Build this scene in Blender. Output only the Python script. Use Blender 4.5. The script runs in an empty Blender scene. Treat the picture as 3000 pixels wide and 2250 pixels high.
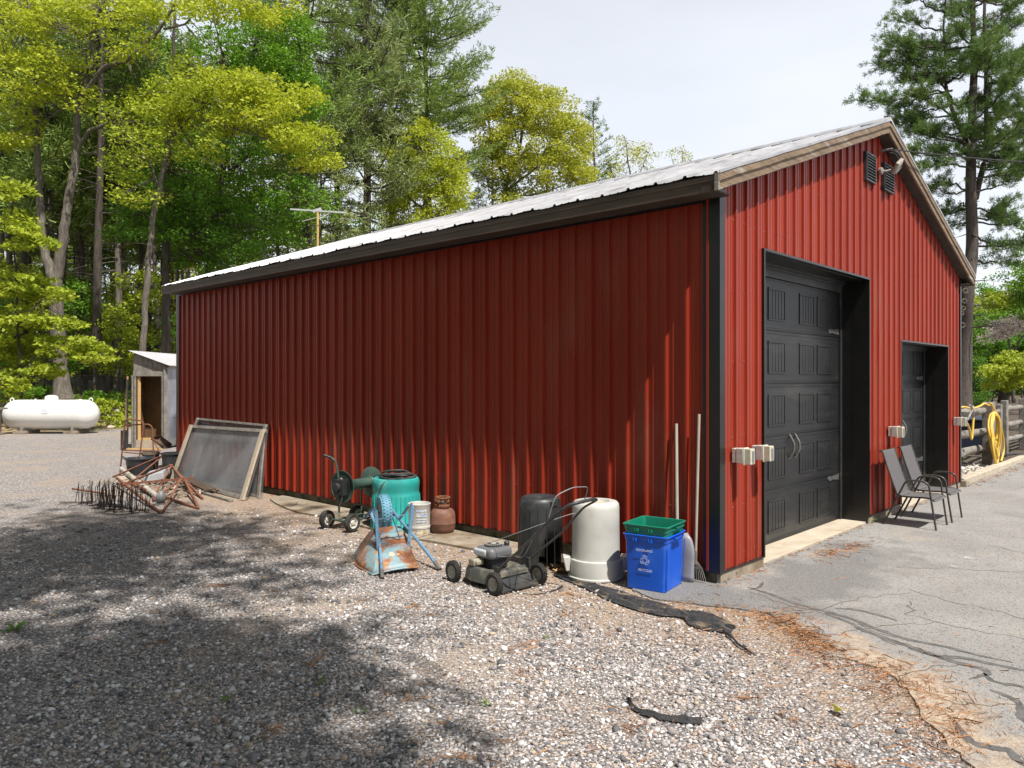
import bpy, math, random
import numpy as np
from mathutils import Vector, Matrix
R_ = math.radians
SC = bpy.context.scene
# ---------------------------------------------------------------- camera
cam = bpy.data.cameras.new("camera"); co = bpy.data.objects.new("camera", cam)
SC.collection.objects.link(co); SC.camera = co
co.location = (-5.7362, -3.0583, 1.7)
co.rotation_euler = (R_(90), 0, -R_(46.7067))
cam.sensor_width = 36; cam.lens = 36*2222.1/3000; cam.shift_y = -13.26/3000
cam.clip_start = .05; cam.clip_end = 2000
# ---------------------------------------------------------------- world, sun, exposure
SUNV = Vector((-.119, -.546, 1)).normalized()
w = bpy.data.worlds.new("World"); SC.world = w; w.use_nodes = True
nt = w.node_tree; nt.nodes.clear(); N = nt.nodes.new; Lk = nt.links.new
out = N('ShaderNodeOutputWorld'); bg = N('ShaderNodeBackground'); bg.inputs[1].default_value = .095
sky = N('ShaderNodeTexSky'); sky.sky_type = 'NISHITA'; sky.sun_disc = False
sky.sun_elevation = math.asin(SUNV.z); sky.sun_rotation = math.atan2(SUNV.x, SUNV.y)
sky.air_density = 1.0; sky.dust_density = 2.5; sky.altitude = 100
# thin high cloud veil: bright near the horizon, thinner overhead
tc = N('ShaderNodeTexCoord'); sp = N('ShaderNodeSeparateXYZ'); Lk(tc.outputs['Generated'], sp.inputs[0])
mr = N('ShaderNodeMapRange'); Lk(sp.outputs[2], mr.inputs[0])
mr.inputs[1].default_value = .36; mr.inputs[2].default_value = .85; mr.inputs[3].default_value = 1; mr.inputs[4].default_value = .07
mr.interpolation_type = 'SMOOTHSTEP'
mp = N('ShaderNodeMapping'); mp.inputs['Scale'].default_value = (1.2, 1.2, 4); Lk(tc.outputs['Generated'], mp.inputs[0])
nz = N('ShaderNodeTexNoise'); nz.inputs['Scale'].default_value = 1.6; nz.inputs['Detail'].default_value = 6; Lk(mp.outputs[0], nz.inputs[0])
mr2 = N('ShaderNodeMapRange'); Lk(nz.outputs[0], mr2.inputs[0]); mr2.inputs[1].default_value = .3; mr2.inputs[2].default_value = .7
mr2.inputs[3].default_value = .86; mr2.inputs[4].default_value = 1.02
mu = N('ShaderNodeMath'); mu.operation = 'MULTIPLY'; Lk(mr.outputs[0], mu.inputs[0]); Lk(mr2.outputs[0], mu.inputs[1])
cl = N('ShaderNodeMix'); cl.data_type = 'RGBA'; cl.inputs[0].default_value = 0
vm = N('ShaderNodeVectorMath'); vm.operation = 'SCALE'; vm.inputs[0].default_value = (6.5, 6.62, 6.95); Lk(mu.outputs[0], vm.inputs['Scale'])
vs = N('ShaderNodeVectorMath'); vs.operation = 'SCALE'; vs.inputs['Scale'].default_value = .3; Lk(sky.outputs[0], vs.inputs[0])
va = N('ShaderNodeVectorMath'); va.operation = 'ADD'; Lk(vs.outputs[0], va.inputs[0]); Lk(vm.outputs[0], va.inputs[1])
Lk(va.outputs[0], bg.inputs[0]); Lk(bg.outputs[0], out.inputs[0])
sl = bpy.data.lights.new("sun", 'SUN'); so = bpy.data.objects.new("sun", sl); SC.collection.objects.link(so)
sl.energy = 4.8; sl.angle = R_(.8); sl.color = (1, .95, .87)
so.rotation_euler = SUNV.to_track_quat('Z', 'Y').to_euler()
SC.view_settings.view_transform = 'Standard'; SC.view_settings.look = 'None'
SC.view_settings.gamma = 1; SC.view_settings.exposure = 0.5
SC.cycles.use_denoising = True; SC.cycles.max_bounces = 6; SC.cycles.transparent_max_bounces = 12
SC.cycles.sample_clamp_indirect = 4

# ---------------------------------------------------------------- helpers
def link(o): SC.collection.objects.link(o); return o
def tag(o, label=None, cat=None, group=None, kind=None):
    if label: o['label'] = label
    if cat: o['category'] = cat
    if group: o['group'] = group
    if kind: o['kind'] = kind
    return o
def thing(name, label, cat, loc=(0, 0, 0), rz=0, group=None):
    o = link(bpy.data.objects.new(name, None)); o.location = loc; o.rotation_euler = (0, 0, rz)
    o.empty_display_size = .2
    return tag(o, label, cat, group)
def meshnp(name, V, F, mat, parent=None, smooth=True, mi=None):
    me = bpy.data.meshes.new(name); V = np.asarray(V, np.float32); F = np.asarray(F, np.int32)
    n, k = F.shape
    me.vertices.add(len(V)); me.vertices.foreach_set('co', V.ravel())
    me.loops.add(n*k); me.loops.foreach_set('vertex_index', F.ravel())
    me.polygons.add(n); me.polygons.foreach_set('loop_start', np.arange(0, n*k, k, dtype=np.int32))
    me.polygons.foreach_set('use_smooth', np.full(n, smooth))
    for m in (mat if isinstance(mat, list) else [mat]): me.materials.append(m)
    if mi is not None: me.polygons.foreach_set('material_index', np.asarray(mi, np.int32))
    me.update(calc_edges=True)
    o = link(bpy.data.objects.new(name, me)); o.parent = parent
    return o
def frame(d):
    d = Vector(d).normalized(); a = Vector((0, 0, 1)) if abs(d.z) < .95 else Vector((1, 0, 0))
    x = d.cross(a).normalized(); return x, x.cross(d).normalized(), d
class MB:
    def __init__(s, M=None): s.v = []; s.f = []; s.M = M
    def add(s, vs, fs):
        o = len(s.v); s.v += [Vector(v) for v in vs]; s.f += [tuple(i+o for i in f) for f in fs]; return s
    def box(s, c, d, rz=0, rot=None):
        m = Matrix.Rotation(rz, 3, 'Z') if rot is None else rot
        vs = [Vector(c)+m @ Vector((x*d[0]/2, y*d[1]/2, z*d[2]/2)) for x in (-1, 1) for y in (-1, 1) for z in (-1, 1)]
        return s.add(vs, [(0, 1, 3, 2), (4, 6, 7, 5), (0, 4, 5, 1), (2, 3, 7, 6), (0, 2, 6, 4), (1, 5, 7, 3)])
    def lo(s, a, b): # box by corners
        return s.box([(a[i]+b[i])/2 for i in range(3)], [abs(b[i]-a[i]) for i in range(3)])
    def bar(s, p, q, w, h, up=(0, 0, 1)):
        p = Vector(p); q = Vector(q); d = (q-p).normalized(); u = Vector(up)
        x = d.cross(u)
        if x.length < 1e-3: x = d.cross(Vector((1, 0, 0)))
        x.normalize(); z = x.cross(d)
        vs = [e+x*a*w/2+z*b*h/2 for e in (p, q) for a, b in ((-1, -1), (1, -1), (1, 1), (-1, 1))]
        return s.add(vs, [(0, 3, 2, 1), (4, 5, 6, 7), (0, 1, 5, 4), (1, 2, 6, 5), (2, 3, 7, 6), (3, 0, 4, 7)])
    def tube(s, pts, r, n=8, closed=False):
        P = [Vector(p) for p in pts]; k = len(P); rr = r if isinstance(r, (list, tuple)) else [r]*k
        vs = []; x = None
        for i in range(k):
            a = P[(i-1) % k] if (closed or i > 0) else P[i]; b = P[(i+1) % k] if (closed or i < k-1) else P[i]
            d = (b-a)
            if d.length < 1e-7: d = Vector((0, 0, 1))
            d.normalize()
            if x is None: x = frame(d)[0]
            x = x-d*x.dot(d)
            if x.length < 1e-4: x = frame(d)[0]
            x.normalize(); y = d.cross(x)
            vs += [P[i]+(x*math.cos(t)+y*math.sin(t))*rr[i] for t in (2*math.pi*j/n for j in range(n))]
        fs = []
        for i in range(k if closed else k-1):
            a = i*n; b = ((i+1) % k)*n
            fs += [(a+j, a+(j+1) % n, b+(j+1) % n, b+j) for j in range(n)]
        if not closed: fs += [tuple(range(n))[::-1], tuple((k-1)*n+j for j in range(n))]
        return s.add(vs, fs)
    def lathe(s, prof, n=32, o=(0, 0, 0), M=None, cap=True, sx=1, sy=1, rib=0, nr=0):
        vs = []; o = Vector(o); M = M or Matrix.Identity(3)
        for r, z, *rb in prof:
            for j in range(n):
                t = 2*math.pi*j/n; q = r
                if rb and rb[0] and nr: q = r+rib*(1 if (j*nr//n*n//nr-j) % (n//nr) in (0,) else 0)
                vs.append(o+M @ Vector((q*math.cos(t)*sx, q*math.sin(t)*sy, z)))
        fs = []
        for i in range(len(prof)-1):
            fs += [(i*n+j, i*n+(j+1) % n, (i+1)*n+(j+1) % n, (i+1)*n+j) for j in range(n)]
        if cap:
            if prof[0][0] > 1e-6: fs.append(tuple(range(n))[::-1])
            if prof[-1][0] > 1e-6: fs.append(tuple((len(prof)-1)*n+j for j in range(n)))
        return s.add(vs, fs)
    def prism(s, poly, off):
        n = len(poly); P = [Vector(p) for p in poly]; off = Vector(off)
        return s.add(P+[p+off for p in P], [tuple(range(n))[::-1], tuple(range(n, 2*n))]+[(i, (i+1) % n, n+(i+1) % n, n+i) for i in range(n)])
    def face(s, pts): return s.add(pts, [tuple(range(len(pts)))])
    def obj(s, name, mat, parent=None, ang=35, bevel=0, seg=2, local=False, rec=True):
        me = bpy.data.meshes.new(name); off = Vector((0, 0, 0))
        if parent is not None and not local:
            p = parent
            while p is not None: off += p.location; p = p.parent
        M = s.M or Matrix.Identity(4)
        me.from_pydata([(M @ v-off) for v in s.v], [], s.f)
        import bmesh
        if rec:
            bm = bmesh.new(); bm.from_mesh(me); bmesh.ops.recalc_face_normals(bm, faces=bm.faces); bm.to_mesh(me); bm.free()
        me.materials.append(mat)
        o = link(bpy.data.objects.new(name, me)); o.parent = parent
        if ang:
            me.polygons.foreach_set('use_smooth', [True]*len(me.polygons)); me.set_sharp_from_angle(angle=R_(ang))
        if bevel:
            b = o.modifiers.new('bevel', 'BEVEL'); b.width = bevel; b.segments = seg; b.limit_method = 'ANGLE'; b.angle_limit = R_(40)
        return o
def arc(p0, p1, p2, n=6): # quadratic bezier
    p0, p1, p2 = Vector(p0), Vector(p1), Vector(p2)
    return [p0*(1-t)**2+p1*2*t*(1-t)+p2*t*t for t in (i/n for i in range(n+1))]
def fillet(pts, r, n=5): # round the corners of a polyline
    P = [Vector(p) for p in pts]; o = [P[0]]
    for a, b, c in zip(P, P[1:], P[2:]):
        ra = min(r, (a-b).length*.45); rc = min(r, (c-b).length*.45)
        o += arc(b+(a-b).normalized()*ra, b, b+(c-b).normalized()*rc, n)
    return o+[P[-1]]
def smooth_path(pts, n=4): # catmull-rom
    P = [Vector(p) for p in pts]; P = [P[0]*2-P[1]]+P+[P[-1]*2-P[-2]]; o = []
    for i in range(1, len(P)-2):
        a, b, c, d = P[i-1:i+3]
        for k in range(n):
            t = k/n; o.append(.5*((2*b)+(c-a)*t+(2*a-5*b+4*c-d)*t*t+(3*b-a-3*c+d)*t**3))
    return o+[P[-2]]

# ---------------------------------------------------------------- materials
def mat(name, c, c2=None, scale=6, rough=.55, metal=0, bump=0, bs=None, dirt=None, isl=0, spec=.5, trans=0, stretch=None, det=6, lo=.35, hi=.65, coat=0, dirt2=None, r2=None, bdist=.01):
    m = bpy.data.materials.new(name); m.use_nodes = True; t = m.node_tree; N = t.nodes.new; L = t.links.new
    b = t.nodes['Principled BSDF']; b.inputs['Roughness'].default_value = rough; b.inputs['Metallic'].default_value = metal
    b.inputs['Specular IOR Level'].default_value = spec; b.inputs['Coat Weight'].default_value = coat
    tc = N('ShaderNodeTexCoord'); vec = tc.outputs['Object']
    if stretch:
        mp = N('ShaderNodeMapping'); mp.inputs['Scale'].default_value = stretch; L(vec, mp.inputs[0]); vec = mp.outputs[0]
    def noise(sc, lo, hi, det=det):
        n = N('ShaderNodeTexNoise'); n.inputs['Scale'].default_value = sc; n.inputs['Detail'].default_value = det; n.inputs['Roughness'].default_value = .62; L(vec, n.inputs[0])
        r = N('ShaderNodeMapRange'); r.inputs[1].default_value = lo; r.inputs[2].default_value = hi; L(n.outputs[0], r.inputs[0]); return r.outputs[0]
    def mix(f, a, b_):
        x = N('ShaderNodeMix'); x.data_type = 'RGBA'
        for i, v in ((0, f), (6, a), (7, b_)):
            if isinstance(v, (tuple, float, int)):
                x.inputs[i].default_value = v if i == 0 else (*v[:3], 1)
            else: L(v, x.inputs[i])
        return x.outputs[2]
    col = c
    if c2 is not None:
        f = noise(scale, lo, hi)
        if isl:
            g = N('ShaderNodeNewGeometry'); f2 = N('ShaderNodeMath'); f2.operation = 'MULTIPLY_ADD'; L(g.outputs['Random Per Island'], f2.inputs[0]); f2.inputs[1].default_value = isl
            f3 = N('ShaderNodeMath'); f3.operation = 'MULTIPLY'; L(f, f3.inputs[0]); f3.inputs[1].default_value = 1-isl; L(f3.outputs[0], f2.inputs[2]); f = f2.outputs[0]
        col = mix(f, c, c2)
    for d in (dirt, dirt2):
        if d: col = mix(noise(d[1], d[2], d[3]), col, d[0])
    if isinstance(col, tuple): b.inputs['Base Color'].default_value = (*col[:3], 1)
    else: L(col, b.inputs['Base Color'])
    if r2 is not None:
        rr = noise(scale*1.7, .35, .65); q = N('ShaderNodeMapRange'); L(rr, q.inputs[0]); q.inputs[3].default_value = rough; q.inputs[4].default_value = r2; L(q.outputs[0], b.inputs['Roughness'])
    if bump:
        n = N('ShaderNodeTexNoise'); n.inputs['Scale'].default_value = bs or scale*4; n.inputs['Detail'].default_value = 5; L(vec, n.inputs[0])
        bp = N('ShaderNodeBump'); bp.inputs['Strength'].default_value = bump; bp.inputs['Distance'].default_value = bdist; L(n.outputs[0], bp.inputs['Height']); L(bp.outputs[0], b.inputs['Normal'])
    if trans:
        tr = N('ShaderNodeBsdfTranslucent'); ms = N('ShaderNodeMixShader'); ms.inputs[0].default_value = trans
        if isinstance(col, tuple): tr.inputs[0].default_value = (*col[:3], 1)
        else: L(col, tr.inputs[0])
        L(b.outputs[0], ms.inputs[1]); L(tr.outputs[0], ms.inputs[2]); L(ms.outputs[0], t.nodes['Material Output'].inputs[0])
    return m
def ramp_island(m, cols, scale=None):
    """replace base colour by a colour ramp over the per-island random value"""
    t = m.node_tree; N = t.nodes.new; g = N('ShaderNodeNewGeometry'); r = N('ShaderNodeValToRGB'); t.links.new(g.outputs['Random Per Island'], r.inputs[0])
    r.color_ramp.interpolation = 'CONSTANT'; e = r.color_ramp.elements
    e[0].position = 0; e[0].color = (*cols[0][1], 1); e[1].position = cols[1][0]; e[1].color = (*cols[1][1], 1)
    for p, c in cols[2:]:
        x = e.new(p); x.color = (*c, 1)
    t.links.new(r.outputs[0], t.nodes['Principled BSDF'].inputs['Base Color']); return m

RED = mat('red_paint', (.295, .038, .020), (.24, .027, .0135), 1.3, .32, spec=.24, bump=.035, bs=2.2, bdist=.02, stretch=(1, 1, .3), dirt=((.26, .085, .055), 2.1, .56, .85), dirt2=((.16, .04, .025), 24, .66, .8))
BLACK = mat('black_trim', (.008, .008, .009), (.014, .013, .013), 5, .3, dirt=((.05, .045, .04), 9, .62, .9))
GREYTRIM = mat('dark_grey_trim', (.05, .05, .055), (.035, .035, .04), 4, .4)
DOORB = mat('charcoal_door', (.012, .0125, .014), (.019, .0195, .021), 3, .42, bump=.12, bs=90, stretch=(1, 1, 5), dirt=((.06, .058, .055), 1.1, .55, .9))
ROOF = mat('galvanised_roof', (.36, .36, .385), (.52, .52, .54), 4, .4, metal=.35, dirt=((.22, .20, .19), 3.4, .52, .74), dirt2=((.28, .18, .13), 11, .62, .74), stretch=(.35, 1.6, 1), det=9)
BROWNB = mat('brown_fascia', (.058, .038, .027), (.10, .068, .05), 5, .6, stretch=(3, .4, 3), bump=.2)
TANWD = mat('weathered_tan_board', (.15, .105, .07), (.26, .185, .12), 5, .8, stretch=(.5, 3, 5), bump=.4, dirt=((.40, .37, .34), 2.2, .58, .66), dirt2=((.06, .042, .03), 6, .56, .7), det=9)
SOFF = mat('soffit_brown', (.04, .027, .02), (.065, .045, .033), 7, .8)
CONC = mat('concrete', (.25, .21, .16), (.36, .315, .25), 3, .9, bump=.4, bs=50, dirt=((.2, .145, .095), 2.2, .45, .62), dirt2=((.12, .10, .07), 11, .55, .7))
CONCD = mat('mossy_concrete', (.17, .15, .11), (.10, .085, .05), 5, .95, bump=.6, bs=40, dirt=((.035, .045, .015), 6, .5, .65))
GREYWD = mat('grey_weathered_wood', (.16, .145, .13), (.27, .25, .22), 5, .85, stretch=(1.5, 1.5, 1.5), bump=.5, bs=40, dirt=((.12, .10, .085), 9, .55, .75))
PALEWD = mat('pale_wood', (.36, .29, .21), (.46, .39, .30), 6, .8, bump=.3, bs=50, dirt=((.2, .15, .1), 7, .6, .8))
YELWD = mat('new_yellow_wood', (.5, .3, .11), (.62, .4, .18), 4, .7)
PLY = mat('plywood', (.13, .07, .03), (.2, .115, .05), 2.5, .8, dirt=((.1, .06, .03), 1.5, .5, .75))
GALV = mat('galvanised_sheet', (.34, .37, .45), (.52, .55, .63), 2.2, .35, metal=.5, dirt=((.75, .74, .73), 1.6, .58, .7), r2=.55)
RUST = mat('rust', (.15, .055, .03), (.24, .10, .055), 14, .85, bump=.3, dirt=((.09, .035, .02), 8, .55, .7))
DRUST = mat('dark_rusty_wire', (.012, .010, .010), (.03, .018, .014), 20, .8)
WHITEP = mat('white_tank_paint', (.8, .8, .79), (.75, .74, .72), 3, .38, dirt=((.5, .48, .44), 5, .62, .85))
BLKPL = mat('black_plastic', (.025, .027, .03), (.04, .042, .045), 6, .45, dirt=((.13, .12, .1), 3, .55, .85))
RUBBER = mat('rubber', (.018, .018, .018), (.035, .033, .03), 12, .8, dirt=((.1, .085, .065), 8, .55, .8))
STEEL = mat('bare_steel', (.45, .44, .42), (.55, .54, .52), 20, .35, metal=.9)
GREYMET = mat('grey_painted_metal', (.2, .205, .21), (.26, .26, .265), 8, .45, dirt=((.1, .085, .07), 6, .58, .8))
# ================================================================ GROUND
rng = np.random.default_rng(7)
def sm(a, b, x):
    t = np.clip((x-a)/(b-a), 0, 1); return t*t*(3-2*t)
def gz(x, y): # terrain height: flat yard, a bank and rising woods behind
    x = np.asarray(x, float); y = np.asarray(y, float)
    d = y+.35*np.maximum(x-2, 0)*0
    h = .8*sm(25.3, 31, d)+2.6*sm(33, 95, d)+.08*np.sin(x*.7)*np.sin(y*.5)*sm(26, 30, d)
    u = (x+5.7)*.686+(y+3.06)*-.728; v = (x+5.7)*.728+(y+3.06)*.686
    return h*sm(-1e9, -1e8, x)
def gzf(x, y): return float(gz(x, y))
def axis(a, b, fine0, fine1, st, grow=1.25):
    xs = list(np.arange(fine0, fine1+1e-6, st)); s = st
    while xs[-1] < b: s *= grow; xs.append(xs[-1]+s)
    s = st
    while xs[0] > a: s *= grow; xs.insert(0, xs[0]-s)
    return np.array(xs)
gx = axis(-600, 700, -10, 20, .5); gy = axis(-400, 800, -6, 60, .6)
X, Y = np.meshgrid(gx, gy); Z = gz(X, Y)
V = np.stack([X, Y, Z], -1).reshape(-1, 3); nx = len(gx); ny = len(gy)
i, j = np.meshgrid(np.arange(nx-1), np.arange(ny-1)); a = (j*nx+i).ravel(); F = np.stack([a, a+1, a+nx+1, a+nx], 1)
GM = bpy.data.materials.new('gravel_ground'); GM.use_nodes = True
t = GM.node_tree; N = t.nodes.new; L = t.links.new; b = t.nodes['Principled BSDF']; b.inputs['Roughness'].default_value = .9
tc = N('ShaderNodeTexCoord'); O = tc.outputs['Object']
def nz_(sc, lo, hi, det=6, vec=None):
    n = N('ShaderNodeTexNoise'); n.inputs['Scale'].default_value = sc; n.inputs['Detail'].default_value = det; L(vec or O, n.inputs[0])
    r = N('ShaderNodeMapRange'); r.inputs[1].default_value = lo; r.inputs[2].default_value = hi; L(n.outputs[0], r.inputs[0]); return r.outputs[0]
def mx(f, a, b_):
    x = N('ShaderNodeMix'); x.data_type = 'RGBA'
    for i, v in ((0, f), (6, a), (7, b_)):
        if isinstance(v, (tuple, float, int)): x.inputs[i].default_value = v if i == 0 else (*v, 1)
        else: L(v, x.inputs[i])
    return x.outputs[2]
def mth(op, a, b_, c=None):
    x = N('ShaderNodeMath'); x.operation = op
    for i, v in enumerate((a, b_, c)):
        if v is None: continue
        if isinstance(v, (float, int)): x.inputs[i].default_value = v
        else: L(v, x.inputs[i])
    return x.outputs[0]
vo = N('ShaderNodeTexVoronoi'); vo.inputs['Scale'].default_value = 62; L(O, vo.inputs[0])
sc_ = N('ShaderNodeSeparateColor'); L(vo.outputs['Color'], sc_.inputs[0])
cr = N('ShaderNodeValToRGB'); L(sc_.outputs[0], cr.inputs[0]); cr.color_ramp.interpolation = 'CONSTANT'
STONES = [(0, (.11, .107, .115)), (.12, (.21, .20, .208)), (.28, (.32, .288, .28)), (.46, (.44, .40, .39)), (.62, (.37, .30, .265)), (.70, (.52, .495, .50)), (.84, (.68, .665, .67)), (.94, (.46, .36, .27))]
e = cr.color_ramp.elements; e[0].position = 0; e[0].color = (*STONES[0][1], 1); e[1].position = STONES[1][0]; e[1].color = (*STONES[1][1], 1)
for p, c in STONES[2:]:
    x_ = e.new(p); x_.color = (*c, 1)
gap = N('ShaderNodeMapRange'); L(vo.outputs['Distance'], gap.inputs[0]); gap.inputs[1].default_value = .35; gap.inputs[2].default_value = .75
grav = mx(gap.outputs[0], cr.outputs[0], (.15, .135, .13))
grav = mx(nz_(.9, .5, .75), grav, (.34, .27, .21))
spx = N('ShaderNodeSeparateXYZ'); L(O, spx.inputs[0])
# tan dirt and needles next to the asphalt and the slab
dirt = mx(nz_(9, .35, .65), (.36, .235, .14), (.48, .345, .235)); dirt = mx(nz_(40, .45, .65), dirt, (.2, .13, .075))
d1 = mth('ADD', spx.outputs[0], mth('MULTIPLY', nz_(1.6, .3, .7), .9))
near = N('ShaderNodeMapRange'); L(d1, near.inputs[0]); near.inputs[1].default_value = -1.5; near.inputs[2].default_value = -.3
yl = N('ShaderNodeMapRange'); L(spx.outputs[1], yl.inputs[0]); yl.inputs[1].default_value = 10.5; yl.inputs[2].default_value = 9; 
col = mx(mth('MULTIPLY', mth('MULTIPLY', near.outputs[0], yl.outputs[0]), nz_(22, .35, .6)), grav, dirt)
# woodland floor beyond the yard
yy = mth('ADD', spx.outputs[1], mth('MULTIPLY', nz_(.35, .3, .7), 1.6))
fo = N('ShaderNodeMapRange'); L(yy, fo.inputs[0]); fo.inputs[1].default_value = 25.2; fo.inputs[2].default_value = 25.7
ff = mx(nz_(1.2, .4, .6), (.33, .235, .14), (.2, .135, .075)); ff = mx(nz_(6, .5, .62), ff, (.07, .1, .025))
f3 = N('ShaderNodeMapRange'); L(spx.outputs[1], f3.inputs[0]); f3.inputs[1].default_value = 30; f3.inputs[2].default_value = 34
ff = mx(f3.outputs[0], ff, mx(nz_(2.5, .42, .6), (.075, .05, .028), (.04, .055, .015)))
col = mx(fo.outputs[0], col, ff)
# mulch and grass right of the garage
rt = N('ShaderNodeMapRange'); L(spx.outputs[0], rt.inputs[0]); rt.inputs[1].default_value = 7.7; rt.inputs[2].default_value = 7.8
ryy = N('ShaderNodeMapRange'); L(spx.outputs[1], ryy.inputs[0]); ryy.inputs[1].default_value = 24.8; ryy.inputs[2].default_value = 24
r2 = mx(nz_(14, .4, .6), (.055, .04, .03), (.13, .1, .07))
col = mx(mth('MULTIPLY', rt.outputs[0], ryy.outputs[0]), col, r2)
L(col, b.inputs['Base Color'])
bp = N('ShaderNodeBump'); bp.inputs['Strength'].default_value = 1; bp.inputs['Distance'].default_value = .012; bp.invert = True
L(vo.outputs['Distance'], bp.inputs['Height']); L(bp.outputs[0], b.inputs['Normal'])
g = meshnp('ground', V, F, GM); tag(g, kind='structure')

# asphalt driveway
EDGE = [(-.012, .9), (-.25, .72), (-.5, .52), (-.645, .41), (-.73, .16), (-.67, -.06), (-.58, -.3), (-.5, -.52), (-.46, -.63), (-.57, -.78), (-.70, -.92), (-.766, -1.01), (-.9, -1.09), (-.96, -1.14), (-1.05, -1.27), (-1.0, -1.42), (-1.02, -1.58), (-1.15, -1.72), (-1.36, -1.86), (-1.6, -1.97), (-1.75, -2.1), (-1.9, -2.2), (-2.0, -2.3), (-2.3, -2.55), (-2.5, -2.8), (-3.0, -3.4), (-3.6, -4.4), (-4, -6), (-5, -12), (-6, -40)]
er = []; random.seed(3)
for p, q in zip(EDGE, EDGE[1:]):
    k = max(1, int(math.dist(p, q)/.06)) if p[1] > -3 else 3
    for s in range(k):
        f = s/k; er.append((p[0]+(q[0]-p[0])*f+random.uniform(-.02, .02)*(s > 0), p[1]+(q[1]-p[1])*f+random.uniform(-.02, .02)*(s > 0)))
er.append(EDGE[-1])
ASP = mat('asphalt', (.21, .205, .20), (.29, .28, .27), 1.1, .9, bump=.9, bs=90, dirt=((.38, .31, .24), .9, .57, .8), dirt2=((.11, .107, .11), 55, .52, .64), bdist=.006, det=9)
t = ASP.node_tree; N = t.nodes.new; L = t.links.new; tc = N('ShaderNodeTexCoord'); O = tc.outputs['Object']
mp_ = N('ShaderNodeMapping'); mp_.inputs['Location'].default_value = (-.55, .95, 0); mp_.inputs['Scale'].default_value = (.62, 1.9, 0); L(O, mp_.inputs[0]); ln_ = N('ShaderNodeVectorMath'); ln_.operation = 'LENGTH'; L(mp_.outputs[0], ln_.inputs[0])
mq_ = N('ShaderNodeMapping'); mq_.inputs['Location'].default_value = (.55, -.1, 0); mq_.inputs['Scale'].default_value = (1.5, 1.1, 0); L(O, mq_.inputs[0]); lq_ = N('ShaderNodeVectorMath'); lq_.operation = 'LENGTH'; L(mq_.outputs[0], lq_.inputs[0])
mk_ = N('ShaderNodeMapRange'); L(mth('ADD', mth('MINIMUM', ln_.outputs['Value'], lq_.outputs['Value']), mth('MULTIPLY', nz_(2.2, .3, .7), .9)), mk_.inputs[0]); mk_.inputs[1].default_value = 1.0; mk_.inputs[2].default_value = 1.7; mk_.inputs[3].default_value = .75; mk_.inputs[4].default_value = 0
bs_ = t.nodes['Principled BSDF']; src_ = bs_.inputs['Base Color'].links[0].from_socket; L(mx(mk_.outputs[0], src_, mx(nz_(60, .4, .6), (.085, .085, .09), (.15, .148, .15))), bs_.inputs['Base Color'])
mr_ = N('ShaderNodeMapping'); mr_.vector_type = 'TEXTURE'; mr_.inputs['Location'].default_value = (-1.3, -1.78, 0); mr_.inputs['Rotation'].default_value = (0, 0, R_(42)); mr_.inputs['Scale'].default_value = (1.0, .34, 100); L(O, mr_.inputs[0]); lr_ = N('ShaderNodeVectorMath'); lr_.operation = 'LENGTH'; L(mr_.outputs[0], lr_.inputs[0]); sd_m = N('ShaderNodeMapRange'); L(mth('ADD', lr_.outputs['Value'], mth('MULTIPLY', nz_(5, .3, .7), .9)), sd_m.inputs[0]); sd_m.inputs[1].default_value = .9; sd_m.inputs[2].default_value = 1.7; sd_m.inputs[3].default_value = .95; sd_m.inputs[4].default_value = 0
src_ = bs_.inputs['Base Color'].links[0].from_socket; L(mx(sd_m.outputs[0], src_, mx(nz_(40, .4, .6), (.30, .22, .15), (.45, .36, .27))), bs_.inputs['Base Color'])
src_ = bs_.inputs['Base Color'].links[0].from_socket; L(mx(mth('MULTIPLY', nz_(160, .56, .6), .5), src_, (.46, .44, .42)), bs_.inputs['Base Color'])
def strip_sheet(name, left, z, m, parent=None):
    """sheet between a ragged left edge and a straight right edge, one row per edge point"""
    V = []; F = []
    for (x, y) in left:
        V += [(x, y, z), (max(x, -.01 if y > -.05 else x)+.0, y, z)]
    return V, F
import bmesh as _bm
from mathutils.geometry import tessellate_polygon
def flat_poly(name, pts, z, m, parent=None, thick=0):
    P = [Vector((p[0], p[1], z)) for p in pts]; tri = tessellate_polygon([P])
    me = bpy.data.meshes.new(name); me.from_pydata(P, [], [tuple(t) for t in tri])
    b_ = _bm.new(); b_.from_mesh(me)
    for f in b_.faces:
        if f.normal.z < 0: f.normal_flip()
    if thick:
        bnd = [e for e in b_.edges if e.is_boundary]; r = _bm.ops.extrude_edge_only(b_, edges=bnd)
        for v in r['geom']:
            if isinstance(v, _bm.types.BMVert): v.co.z -= thick
    b_.to_mesh(me); b_.free(); me.materials.append(m)
    o = link(bpy.data.objects.new(name, me)); o.parent = parent; return o
DRV = er+[(80, -40), (80, .02), (14.5, .0), (13.0, -.0), (10.9, -.02), (8.3, -.06), (7.9, -.06), (7.78, .05), (.02, .05), (-.012, .05)]
drive = flat_poly('driveway', DRV, .012, ASP, thick=.03); tag(drive, kind='structure')
CRK = mat('crack_filler', (.065, .062, .062), (.15, .142, .138), 16, .9)
CRN = mat('crack_dirt', (.17, .11, .07), (.09, .075, .065), 9, .9)
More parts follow.
